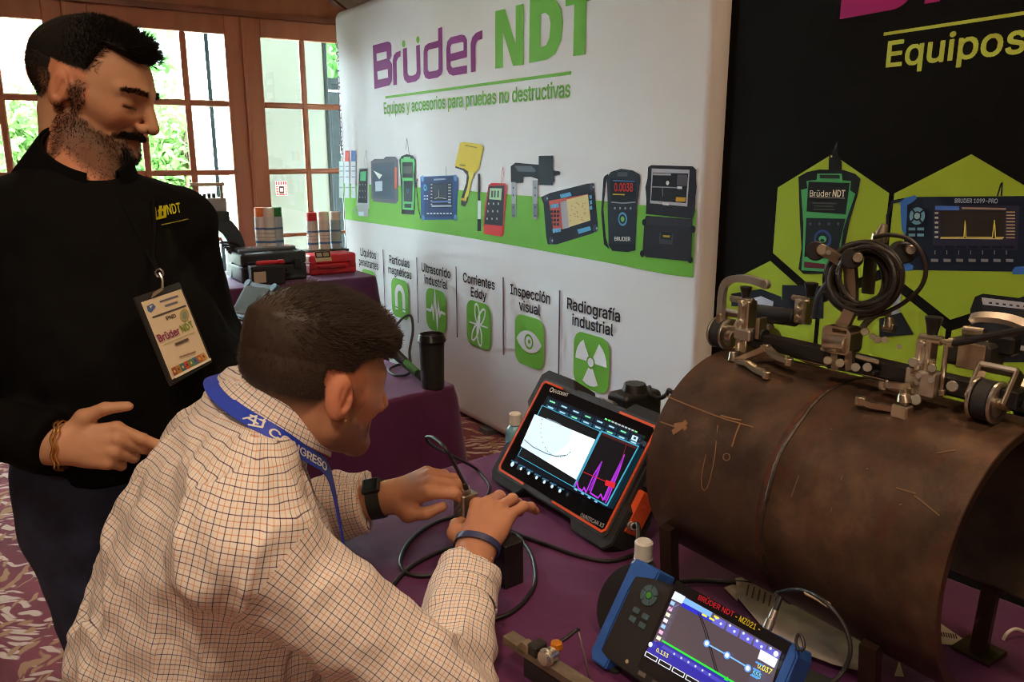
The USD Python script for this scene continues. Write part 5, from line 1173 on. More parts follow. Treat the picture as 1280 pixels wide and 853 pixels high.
# ------------------------------------------------------------------ the steel pipe section
AX = V(.56216393, -.82702583, 0); WN = V(-.82702583, -.56216393, 0)      # along the pipe, and level towards the camera side
PC, PRAD, PLEN, PTH = V(.3217, 1.158, .968), .158, .42, .011
def pp3(s, t, z): return PC * V(1, 1, 0) + AX * s + WN * t + UP * z
def on_pipe(px, py, lift=0.0):
    """first point of the pipe's outside seen at the pixel"""
    r = ray(px, py); o = EYE - PC; a = r - (r @ AX) * AX; b = o - (o @ AX) * AX
    A, B, C = a @ a, 2 * a @ b, b @ b - (PRAD + lift) ** 2; D = B * B - 4 * A * C
    t = (-B - math.sqrt(max(D, 0))) / (2 * A)
    return EYE + r * t
def pipe_pt(s, phi, r):   # phi from the top, towards the camera positive
    return PC + AX * s + r * (math.cos(phi) * UP + math.sin(phi) * WN)
def pipe_mat():
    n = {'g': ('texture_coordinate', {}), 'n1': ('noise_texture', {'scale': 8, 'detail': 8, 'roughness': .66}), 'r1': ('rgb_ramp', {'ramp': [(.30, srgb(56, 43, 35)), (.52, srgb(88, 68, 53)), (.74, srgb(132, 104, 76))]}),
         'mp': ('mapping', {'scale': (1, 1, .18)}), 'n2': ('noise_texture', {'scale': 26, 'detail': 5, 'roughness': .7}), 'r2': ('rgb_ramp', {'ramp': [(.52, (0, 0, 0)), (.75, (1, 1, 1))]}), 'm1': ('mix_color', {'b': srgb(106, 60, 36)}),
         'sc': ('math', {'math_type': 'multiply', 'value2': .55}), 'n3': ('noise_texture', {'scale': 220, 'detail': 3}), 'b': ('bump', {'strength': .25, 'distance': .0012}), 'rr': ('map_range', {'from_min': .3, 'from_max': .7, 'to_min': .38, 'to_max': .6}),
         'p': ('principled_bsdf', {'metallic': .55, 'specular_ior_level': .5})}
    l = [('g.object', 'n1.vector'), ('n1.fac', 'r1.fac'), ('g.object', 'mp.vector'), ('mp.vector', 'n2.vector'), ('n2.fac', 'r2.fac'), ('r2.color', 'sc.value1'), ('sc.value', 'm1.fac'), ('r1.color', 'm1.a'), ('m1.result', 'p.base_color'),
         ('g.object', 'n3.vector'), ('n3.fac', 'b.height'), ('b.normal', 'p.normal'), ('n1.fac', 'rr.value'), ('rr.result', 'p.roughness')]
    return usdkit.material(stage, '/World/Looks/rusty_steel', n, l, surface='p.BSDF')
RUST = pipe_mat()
pipe = thing('steel_pipe', 'large brown rusty steel pipe section with a welded seam on the front table', 'pipe', V(*(PC + AX * PLEN / 2)[:2], TZ))
PH0, PH1 = math.radians(-131), math.radians(146)
def shell(s0, s1, r0, r1, n=72, jag=0.0, seed=1):
    ph = np.linspace(PH0, PH1, n); prof = [(s0 + .001, r1), (s1 - .001, r1), (s1, r1 - .001), (s1, r0), (s0, r0), (s0, r1 - .001)]
    m = len(prof); v = []
    rr = np.random.default_rng(seed)
    for p in ph: v += [pipe_pt(s, p, r) for s, r in prof]
    v = np.array(v); f = []
    for i in range(n - 1):
        for j in range(m):
            a, b = i * m + j, i * m + (j + 1) % m; f += [(a, b, b + m), (a, b + m, a + m)]
    for j in range(1, m - 1): f += [(0, j + 1, j), ((n - 1) * m, (n - 1) * m + j, (n - 1) * m + j + 1)]
    t = trimesh.Trimesh(v, np.array(f), process=False)
    if t.volume < 0: t.faces = t.faces[:, ::-1]
    return t
SW = .204
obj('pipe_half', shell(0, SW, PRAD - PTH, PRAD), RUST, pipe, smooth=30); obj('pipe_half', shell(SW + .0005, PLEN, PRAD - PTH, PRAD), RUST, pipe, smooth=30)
r = np.random.default_rng(2); ph = np.linspace(PH0, PH1, 260)
bead = [pipe_pt(SW + .0010 * math.sin(11 * p) + .0003 * r.normal(), p, PRAD - .001) for p in ph]
obj('weld_bead', tube(bead, 0.0030 + .0005 * r.random(len(ph)), 8, smooth=False), MN('weld_steel', (.035, .026, .02), (.07, .045, .03), scale=60, rough=.5, metal=.4), pipe)
obj('heat_band', trimesh.util.concatenate([strap([pipe_pt(SW - .006, p, PRAD + .0004) for p in ph], [pipe_pt(0, p, 1) - PC for p in ph], .008, .0006)]), MN('heat_rust', srgb(96, 52, 28), srgb(64, 42, 32), scale=60, rough=.6, metal=.4), pipe)
for s, phd in ((.035, 118), (.34, 128), (.035, -112), (.345, -118)):
    a = pipe_pt(s, math.radians(phd), PRAD + .004); a2 = V(a[0], a[1], TZ) + WN * (-.012 if phd > 0 else .012)
    obj('leg', tube([a2, a], .0135, 4, smooth=False), M('leg_rust', srgb(58, 40, 32), .5, .4), pipe, smooth=False)
    obj('foot_plate', cbox((.05, .05, .005), ch=.001, T=frame(a2 + UP * .003, AX, z=UP)), M('leg_rust'), pipe)
CHALK = M('chalk_mark', srgb(136, 100, 68), .9)
def mark(pp, w, mat=CHALK, name='chalk_mark'):
    P = [on_pipe(*p, .0004) for p in pp]; P = spline(P, 4) if len(P) > 2 else np.array(P)
    N = [p - PC - ((p - PC) @ AX) * AX for p in P]
    obj(name, strap(P, N, w, .0005), mat, pipe, smooth=False)
C4 = crop(780, 250, 2.56); C4b = crop(780, 520, 2.56)
mark(C4((135, 628), (200, 655), (265, 680), (320, 700), (370, 715), (415, 728)), .0016)
mark(C4((115, 710), (150, 722), (170, 728)), .0018); mark(C4((155, 745), (180, 728), (200, 710)), .008); mark(C4((160, 722), (185, 720), (198, 735)), .006)
mark(C4b((262, 125), (250, 180), (248, 225), (258, 238), (272, 215), (290, 130), (300, 30)), .0012); mark(C4((310, 690), (345, 700), (375, 705)), .002); mark(C4((372, 715), (358, 750), (345, 790)), .002)
mark(C4b(*[(328 + 11 * math.cos(t), 132 + 11 * math.sin(t)) for t in np.linspace(0, 6.28, 9)]), .0012)
SCR = M('bright_scratch', srgb(130, 104, 76), .5, .6)
for a in (((870, 230), (935, 250)), ((930, 255), (1010, 320)), ((660, 310), (700, 190)), ((560, 190), (535, 260)), ((880, 285), (890, 283)), ((1000, 120), (1060, 110)), ((775, 170), (782, 170)), ((660, 44), (666, 42))): mark(C4b(*a), .0012, SCR, 'scratch')

# ------------------------------------------------------------------ the scanner riding on the pipe
def sq(px, py, t=0.0):
    """point at the pixel in the upright plane along the pipe, t metres towards the camera from its crest"""
    return on_plane(px, py, pp3(0, t, 1.0), WN)
K6, K7 = crop(880, 270, 4.064), crop(1080, 330, 4.06)
def k6(x, y, t=0.0): return sq(*K6((x, y))[0], t)
def k7(x, y, t=0.0): return sq(*K7((x, y))[0], t)
CH = MN('champagne_metal', (.60, .53, .42), (.68, .60, .48), scale=40, rough=.30, metal=1.0)
scn = thing('pipe_scanner', 'silver and black wheeled scanner frame clamped on top of the steel pipe', 'scanner', pp3(.21, 0, 1.126))
S_ROOT = scn
def S(name, m, mat, smooth=35): return obj(name, m, mat, scn, smooth=smooth)
top = PC[2] + PRAD
# rails
b0, b1 = k6(262, 545, .012), k7(820, 500 + 40, .012)
b1 = b0 + AX * ((b1 - b0) @ AX) + UP * 0.0
zbar = top + .028
b0 = V(b0[0], b0[1], zbar); b1 = V(b1[0], b1[1], zbar)
S('front_rail', beam(b0, b1, .020, .020), M('rail_black', (.014, .013, .013), .35)); S('rail_edge', beam(b0 - UP * .013 + AX * .08, b0 - UP * .013 + AX * .20, .006, .004), CH)
f0, f1 = b0 - WN * .085 + AX * .02 - UP * .027, b1 - WN * .085 - AX * .02 - UP * .027
S('rear_rail', beam(f0, f1, .020, .020), M('rail_black'))
for s in (.03, .36): S('cross_bar', beam(b0 + AX * s - UP * .004, b0 + AX * s - WN * .085 - UP * .027, .016, .010), M('rail_black'))
def wheel(c, R=.0235, w=.026):
    scn = WU[0]
    obj('tyre', cyl(c - AX * w * .30, c + AX * w * .30, R * .96, seg=32), RUBBER, scn)
    for s in (-1, 1): obj('wheel_rim', ring(c + AX * s * w * .42, AX, R, w * .16, R * .32, 36), STEEL, scn); obj('rim_disc', cyl(c + AX * s * w * .36, c + AX * s * w * .44, R * .72, seg=32), ALU, scn)
    obj('hub_bolt', cyl(c + AX * w * .44, c + AX * w * .74, R * .26, seg=18), CH, scn); obj('hub_bolt', cyl(c - AX * w * .44, c - AX * w * .70, R * .26, seg=18), CH, scn)
WU = [None]
def wheel_unit(c, up2, flip=1):
    WU[0] = part('wheel_unit', S_ROOT); scn = WU[0]; wheel(c)
    for s in (-1, 1):
        a = c + AX * s * .019; b = a + up2
        obj('wheel_arm', beam(a - up2 * .12, b, .0055, .020, up=np.cross(AX, up2), ch=.002), CH, scn)
    obj('arm_plate', beam(c + up2 * .92 - AX * .0195, c + up2 * .92 + AX * .0195, .020, .006, up=up2), ALU, scn)
cR = k7(625, 700, .022); cL = k6(95, 640, .004)
def seat_wheel(c, t, R=.0235):   # lowers a wheel onto the pipe
    z = PC[2] + math.sqrt((PRAD + R) ** 2 - t ** 2); s = (c - PC) @ AX
    return pp3(s, t, z)
cR, cL = seat_wheel(cR, .022), seat_wheel(cL, .004)
wheel_unit(cR, V(0, 0, 1) * .034 - WN * .022); wheel_unit(cL, V(0, 0, 1) * .030 - WN * .020 + AX * .004)
for c0 in (cR, cL):
    s = (c0 - PC) @ AX; c = seat_wheel(c0, -.095); wheel_unit(c, V(0, 0, 1) * .03 + WN * .02)
# left clamp column with knob and lever
def column(base, h, w=.017, d=.020, slot=True):
    """upright clamp block: two cheeks, a core, bolts"""
    scn = part("clamp_column", S_ROOT)
    for s in (-1, 1): obj('clamp_cheek', cbox((w * .42, d, h), ch=.0015, T=frame(base + AX * s * w * .36 + UP * h / 2, AX, z=UP)), CH, scn)
    obj('clamp_core', cbox((w * .5, d * .7, h * .9), ch=.001, T=frame(base + UP * h * .45, AX, z=UP)), ALU, scn)
    for q in (.25, .6, .93): p = base + UP * h * q + WN * d / 2; obj('bolt', cyl(p - WN * .001, p + WN * .004, .0032, seg=10), STEEL, scn)
def knob(p, r=.0085, h=.017):
    obj('knob', revolve([(0, 0), (r * .62, 0), (r * .62, h * .15), (r * .75, h * .5), (r, h * .92), (r * .95, h), (0, h)], 24, frame(p, AX, z=UP)), BLACKP, scn)
pL = k6(205, 690, .018); pLt = k6(205, 425, .018)
column(pL, pLt[2] - pL[2]); knob(k6(210, 420, .018)); S('top_pin', cyl(k6(138, 420, .02), k6(250, 435, .02), .0045), CH)
lv = [k6(a, b, .012) for a, b in ((84, 535), (88, 470), (93, 400), (105, 352), (135, 325), (190, 318), (250, 328), (312, 348))]
S('lever', strap(spline(lv, 6), WN, .0105, .008), ALU, 50); S('lever_tip', cyl(lv[-1] - WN * .004, lv[-1] + WN * .004, .0066), ALU); S('lever_joint', cbox((.010, .012, .016), ch=.002, T=frame(k6(85, 520, .012), AX, z=UP)), CH)
S('lever_axle', cyl(k6(85, 560, .012), k6(230, 600, .012), .005), CH)
S('lower_block', cbox((.028, .022, .016), ch=.002, T=frame(k6(215, 600, .022), AX, z=UP)), ALU); S('hub', cyl(k6(120, 610, .018), k6(150, 617, .018), .0085), CH); S('side_bracket', cbox((.006, .018, .030), ch=.001, T=frame(k6(290, 570, .02), AX, z=UP)), CH); S('worm_gear', cyl(k6(262, 600, .016), k6(312, 612, .016), .0105), BLACKP)
S('foot_bolt', cyl(k6(148, 735, .035), k6(150, 690, .035), .0075, .0055, 12), STEEL)
def fork(name, root, tips, t=.04, w=.009, h=.007, f=k6):
    R_ = f(*root, t); scn = part('probe_fork', S_ROOT)
    for tp in tips:
        P = [f(*q, t + dt) for *q, dt in tp]
        obj('fork_prong', strap(spline(P, 4) if len(P) > 2 else np.array(P), UP, w, h), CH, scn, 40)
        e = P[-1]; obj('prong_pad', cyl(e - UP * .006, e + UP * .004, w * .62), CH, scn); g = P[-1] * .7 + P[-2] * .3; obj('prong_screw', cyl(g + UP * h * .4, g + UP * h * .8, .0022, seg=8), STEEL, scn)
fork('', (160, 735), [((165, 738, .0), (215, 745, .004), (262, 778, .008), (318, 805, .012)), ((160, 735, .0), (230, 705, -.004), (318, 668, -.014)), ((318, 668, -.014), (350, 700, -.010), (385, 720, -.008), (432, 738, -.006))], .045)
# centre bracket with rollers
bt = .018
S('bracket_arm', strap([k6(a, b, bt) for a, b in ((690, 575), (722, 530), (745, 480), (750, 400), (748, 320), (742, 260), (735, 215))], WN, .0155, .007), CH, 40)
S('bracket_fork', strap([k6(a, b, bt + .004) for a, b in ((735, 235), (690, 225), (645, 195), (600, 172))], WN, .013, .007), CH, 40); S('bracket_tip', cyl(k6(600, 172, bt - .002), k6(600, 172, bt + .010), .007), CH)
S('roller', cyl(k6(568, 178, bt - .012), k6(568, 178, bt + .010), .0125), BLACKP); S('roller', cyl(k6(752, 215, bt - .004), k6(752, 215, bt + .014), .0130), BLACKP); S('roller_hub', cyl(k6(782, 212, bt + .004), k6(782, 212, bt + .018), .0060), CH); S('arm_screw', cyl(k6(632, 186, bt + .010), k6(632, 186, bt + .013), .003), STEEL)
cb0 = k6(700, 625, .022); cbs = prism(rrect(0, 0, .040, .034, .009).difference(rrect(.004, .012, .020, .005, .002)), .026, frame(cb0 - WN * .013, AX, y=UP)); S('clamp_collar', cbs, CH)
S('clamp_roll', cyl(k6(625, 640, .03), k6(735, 655, .03), .0125), CH)
for a in (668, 740): S('clamp_leg', strap([k6(a, 690, .030), k6(a, 730, .032), k6(a + 4, 785, .034)], WN, .010, .006), CH, 40)
for a, b in ((628, 735), (690, 748), (770, 770), (830, 770)): S('bolt', cyl(k6(a, b, .030), k6(a, b, .042), .0055, seg=14), STEEL if a > 700 else CH)
S('lower_plate', beam(k6(640, 760, .028), k6(880, 800, .028), .016, .006), BLACKP)
S('guide_strip', beam(k6(590, 675, .030), k6(660, 690, .030), .004, .005), CH); S('guide_strip', beam(k6(770, 712, .030), k6(890, 745, .030), .004, .006), CH)
# rear left column and foot
column(k6(500, 545, -.085), k6(500, 420, -.085)[2] - k6(500, 545, -.085)[2]); knob(k6(540, 410, -.085), .010, .020); S('top_pin', cyl(k6(450, 415, -.084), k6(545, 430, -.084), .0045), CH); S('rear_motor', cyl(k6(262, 490, -.085), k6(470, 520, -.085), .013), BLACKP)
S('rear_foot', strap([k6(a, b, -.03) for a, b in ((450, 690), (500, 712), (545, 735), (600, 745))], UP, .012, .009), CH, 40); S('rear_foot_block', cbox((.02, .016, .02), ch=.002, T=frame(k6(475, 685, -.03), AX, z=UP)), CH)
# right clamp column with knob, pin and rod
pR = k7(290, 665, .022); column(pR, k7(290, 375, .022)[2] - pR[2], .015, .018); knob(k7(345, 365, .020), .0095, .022)
S('top_pin', cyl(k7(285, 375, .024), k7(398, 392, .024), .0055), CH); S('pin_head', cyl(k7(430, 398, .024), k7(455, 402, .024), .0052), CH); S('pin_neck', cyl(k7(398, 392, .024), k7(432, 398, .024), .003), CH)
S('thin_rod', cyl(k7(418, 410, .026), k7(395, 640, .026), .0024, seg=10), CH); S('rod_foot', cyl(k7(395, 640, .026), k7(398, 668, .026), .0042), CH)
S('side_block', cbox((.017, .018, .030), ch=.002, T=frame(k7(335, 610, .030), AX, z=UP)), ALU); S('lower_block', cbox((.022, .016, .020), ch=.002, T=frame(k7(270, 570, .024), AX, z=UP)), ALU)
for a, b, rr in ((248, 500, .0052), (345, 530, .0048), (340, 590, .004), (262, 690, .0062), (448, 622, .0062), (275, 570, .003)): S('bolt', cyl(k7(a, b, .032), k7(a, b, .043), rr, seg=14), STEEL)
S('spring_bar', cyl(k7(240, 555, .034), k7(350, 578, .034), .003), CH)
S('fork_hub', cyl(k7(205, 700, .052), k7(205, 660, .052), .0085, .0065, 14), CH)
fork('', (200, 700), [((215, 745, .006), (150, 735, .008), (100, 725, .012), (40, 715, .016), (-20, 690, .018)), ((245, 615, -.008), (200, 620, -.008), (150, 615, -.010), (100, 612, -.012))], .046, f=k7)
S('fork_root', cbox((.020, .016, .018), ch=.002, T=frame(k7(192, 752, .052), AX, z=UP)), CH); S('fork_bridge', beam(k7(205, 640, .044), k7(205, 745, .052), .010, .008, up=AX), CH)
# right lever
lr = [k7(a, b, -.03) for a, b in ((545, 280), (580, 270), (660, 272), (740, 285), (815, 312), (880, 345))]
S('lever', strap(spline(lr, 6), WN * .5 + UP, .012, .007), ALU, 50); S('lever_pin', cyl(k7(505, 338, -.02), k7(612, 352, -.02), .0058), CH); S('lever_rod', cyl(k7(625, 390, -.02), k7(600, 505, -.02), .002, seg=8), CH); S('lever_base', cbox((.05, .02, .022), ch=.003, T=frame(k7(660, 400, -.03), AX, z=UP)), BLACKP)
S('gear_box', cbox((.05, .04, .03), ch=.004, T=frame(k7(560, 450, -.02), AX, z=UP)), M('gear_grey', (.03, .028, .026), .4)); S('rear_plate', cbox((.03, .006, .03), ch=.001, T=frame(k7(545, 470, .0), AX, z=UP)), CH)
# mid fittings behind the coil
for a, b, rr in ((45, 370, .004), (70, 385, .0045), (105, 385, .004), (5, 345, .005), (180, 420, .003)): S('bolt', cyl(k7(a, b, .012), k7(a, b, .022), rr, seg=12), CH)
S('cable_guide', tube([k7(-20, 340, -.02), k7(20, 290, -.02), k7(70, 255, -.02), k7(130, 248, -.02)], .0042), M('grey_hose', (.25, .22, .19), .5)); S('hose_fitting', cyl(k7(125, 320, -.02), k7(128, 270, -.02), .007, .005), CH); S('fitting_base', cyl(k7(100, 322, -.02), k7(155, 328, -.02), .0055), CH)
K4 = crop(780, 250, 2.56)
def k4(x, y, t=0.0): return sq(*K4((x, y))[0], t)
S('rear_arm', strap([k4(780, 300, -.03), k4(785, 240, -.03), k4(790, 180, -.03)], WN, .014, .007), CH); S('rear_arm_fork', strap([k4(790, 185, -.03), k4(840, 170, -.03), k4(880, 160, -.03)], WN, .011, .006), CH)
S('rear_roller', cyl(k4(880, 165, -.036), k4(900, 170, -.010), .013), BLACKP); S('roller_hub', cyl(k4(912, 158, -.014), k4(918, 160, -.004), .0055), STEEL); S('nozzle', cyl(k4(822, 112, -.03), k4(834, 78, -.03), .0075, .004), CH); S('nozzle_base', cyl(k4(815, 130, -.03), k4(822, 110, -.03), .010), CH)
# the hank of cable hung on the bracket
hank = thing('cable_hank', 'hank of black cable hung on the centre bracket of the scanner', 'cable', k4(770, 250, 0))
r = np.random.default_rng(9)
for i in range(22):
    cx, cy = 762 + 14 * r.normal() * .6, 250 + 5 * r.normal(); rx, ry = 84 + 6.5 * (i % 8) * .9 + 5 * r.normal(), 84 + 4.4 * (i % 8) + 6 * r.normal(); t0 = -.012 + .0017 * i; tl = math.radians(-18 + 6 * r.normal())
    P = []
    for a in np.linspace(0, 2 * math.pi, 28, endpoint=False):
        x, y = rx * math.cos(a), ry * math.sin(a); P.append(k4(cx + x * math.cos(tl) - y * math.sin(tl), cy + x * math.sin(tl) + y * math.cos(tl), t0 + .010 * math.sin(a + i)))
    P.append(P[0]); obj("loop", tube(P, .0026, 7, n=2), MN("brown_cable", (.020, .016, .013), (.032, .026, .02), scale=30, rough=.4), hank)
obj('loose_loop', tube([k4(*a, .004) for a in ((800, 120), (850, 112), (910, 125), (950, 165), (966, 220), (955, 270), (920, 310), (870, 345), (800, 372), (750, 380))], .0026), MN('brown_cable'), hank)
obj('loose_end', tube([k4(*a, .01) for a in ((690, 230), (660, 255), (632, 290), (615, 330), (606, 380))], .0032), M('blue_black_cable', (.02, .025, .04), .4), hank)
obj('feed_cable', tube([k7(a, b, .024) for a, b in ((455, 402), (520, 392), (620, 372), (720, 352), (820, 335), (900, 322))], .0042), CABLE, hank)
# ------------------------------------------------------------------ bodies: distance fields turned into one continuous surface
def seg(p, a, b, ra, rb=None):
    """tapered limb"""
    rb = ra if rb is None else rb; a, b = np.asarray(a, float), np.asarray(b, float); ab = b - a
    t = np.clip((p - a) @ ab / max(ab @ ab, 1e-12), 0, 1)
    return np.linalg.norm(p - a - t[:, None] * ab, axis=1) - (ra + (rb - ra) * t)
def ell(p, c, r, R=None):
    q = p - np.asarray(c, float)
    if R is not None: q = q @ R
    r = np.asarray(r, float); k0 = np.linalg.norm(q / r, axis=1); k1 = np.linalg.norm(q / r ** 2, axis=1)
    return k0 * (k0 - 1) / np.maximum(k1, 1e-9)
def smin(a, b, k):
    h = np.clip(.5 + .5 * (b - a) / k, 0, 1)
    return b + (a - b) * h - k * h * (1 - h)
def smax(a, b, k): return -smin(-a, -b, k)
def U(k, *ds):
    o = ds[0]
    for d in ds[1:]: o = smin(o, d, k)
    return o
def axis_steps(lo, hi, fine, h0, h1):
    """grid coordinates: step h0 inside the fine intervals, h1 elsewhere"""
    x, out = lo, [lo]
    while x < hi:
        x += h0 if any(a - h1 <= x <= b for a, b in fine) else h1
        out.append(x)
    n = (-(len(out) - 1)) % 4
    out += [out[-1] + h1 * (i + 1) for i in range(n)]
    return np.array(out)
def nets(f, ax, slack=.012):
    """surface of f = 0 on a rectilinear grid (naive surface nets), evaluated only near the surface"""
    X, Y, Z = ax; nx, ny, nz = map(len, ax)
    B = 4; bx, by, bz = (nx - 1) // B, (ny - 1) // B, (nz - 1) // B
    mid = [(a[:-1:B][:n] + a[B::B][:n]) / 2 for a, n in ((X, bx), (Y, by), (Z, bz))]
    half = [(a[B::B][:n] - a[:-1:B][:n]) / 2 for a, n in ((X, bx), (Y, by), (Z, bz))]
    C = np.stack(np.meshgrid(*mid, indexing='ij'), -1).reshape(-1, 3); Hh = np.linalg.norm(np.stack(np.meshgrid(*half, indexing='ij'), -1).reshape(-1, 3), axis=1)
    fc = np.concatenate([f(c) for c in np.array_split(C, max(1, len(C) // 200000))])
    act = (np.abs(fc) < Hh * 1.25 + slack).reshape(bx, by, bz)
    F = np.repeat(np.repeat(np.repeat(np.where(fc < 0, -1., 1.).reshape(bx, by, bz), B, 0), B, 1), B, 2).astype(np.float32)
    F = np.pad(F, ((0, nx - bx * B), (0, ny - by * B), (0, nz - bz * B)), mode='edge')
    near = np.zeros((nx, ny, nz), bool)
    i, j, k = np.nonzero(act)
    for a in range(B + 1):
        for b in range(B + 1):
            for c in range(B + 1): near[i * B + a, j * B + b, k * B + c] = True
    I, J, K = np.nonzero(near); P = np.c_[X[I], Y[J], Z[K]]
    F[I, J, K] = np.concatenate([f(p) for p in np.array_split(P, max(1, len(P) // 150000))])
    S = F < 0
    cnt = sum(S[a:nx - 1 + a, b:ny - 1 + b, c:nz - 1 + c].astype(np.int8) for a in (0, 1) for b in (0, 1) for c in (0, 1))
    cell = (cnt > 0) & (cnt < 8); ci, cj, ck = np.nonzero(cell); n = len(ci)
    idx = np.full(cell.shape, -1, np.int32); idx[ci, cj, ck] = np.arange(n)
    acc, num = np.zeros((n, 3)), np.zeros(n)
    for (a, b) in [((0,0,0),(1,0,0)),((0,1,0),(1,1,0)),((0,0,1),(1,0,1)),((0,1,1),(1,1,1)),((0,0,0),(0,1,0)),((1,0,0),(1,1,0)),((0,0,1),(0,1,1)),((1,0,1),(1,1,1)),((0,0,0),(0,0,1)),((1,0,0),(1,0,1)),((0,1,0),(0,1,1)),((1,1,0),(1,1,1))]:
        fa, fb = F[ci + a[0], cj + a[1], ck + a[2]], F[ci + b[0], cj + b[1], ck + b[2]]
        m = (fa < 0) != (fb < 0); t = np.where(m, fa / np.where(m, fa - fb, 1), 0)
        pa, pb = np.c_[X[ci + a[0]], Y[cj + a[1]], Z[ck + a[2]]], np.c_[X[ci + b[0]], Y[cj + b[1]], Z[ck + b[2]]]
        acc += np.where(m[:, None], pa + (pb - pa) * t[:, None], 0); num += m
    v = acc / num[:, None]; fs = []
    for axn in range(3):
        sl0, sl1 = [slice(1, -1)] * 3, [slice(1, -1)] * 3; sl0[axn], sl1[axn] = slice(0, -1), slice(1, None)
        d = S[tuple(sl0)] != S[tuple(sl1)]; q = np.array(np.nonzero(d)); ins = S[tuple(sl0)][d]
        o = [1, 1, 1]; o[axn] = 0; q = q + np.array(o)[:, None]
        u, w = [(1, 2), (2, 0), (0, 1)][axn]
        def cl(du, dw):
            g = q.copy(); g[u] -= du; g[w] -= dw
            return idx[g[0], g[1], g[2]]
        Q = np.c_[cl(1, 1), cl(0, 1), cl(0, 0), cl(1, 0)]; Q = np.where(ins[:, None], Q, Q[:, ::-1]); fs.append(Q)
    Q = np.vstack(fs); Q = Q[(Q >= 0).all(1)]
    m = trimesh.Trimesh(v, np.vstack([Q[:, [0, 1, 2]], Q[:, [0, 2, 3]]]), process=False)
    return m
def relax(m, n=2, lam=.5):
    e = np.vstack([m.faces[:, [0, 1]], m.faces[:, [1, 2]], m.faces[:, [2, 0]]]); v = np.array(m.vertices)
    for _ in range(n):
        s = np.zeros_like(v); c = np.zeros(len(v))
        np.add.at(s, e[:, 0], v[e[:, 1]]); np.add.at(c, e[:, 0], 1); v = v + lam * (s / np.maximum(c, 1)[:, None] - v)
    return trimesh.Trimesh(v, m.faces, process=False)
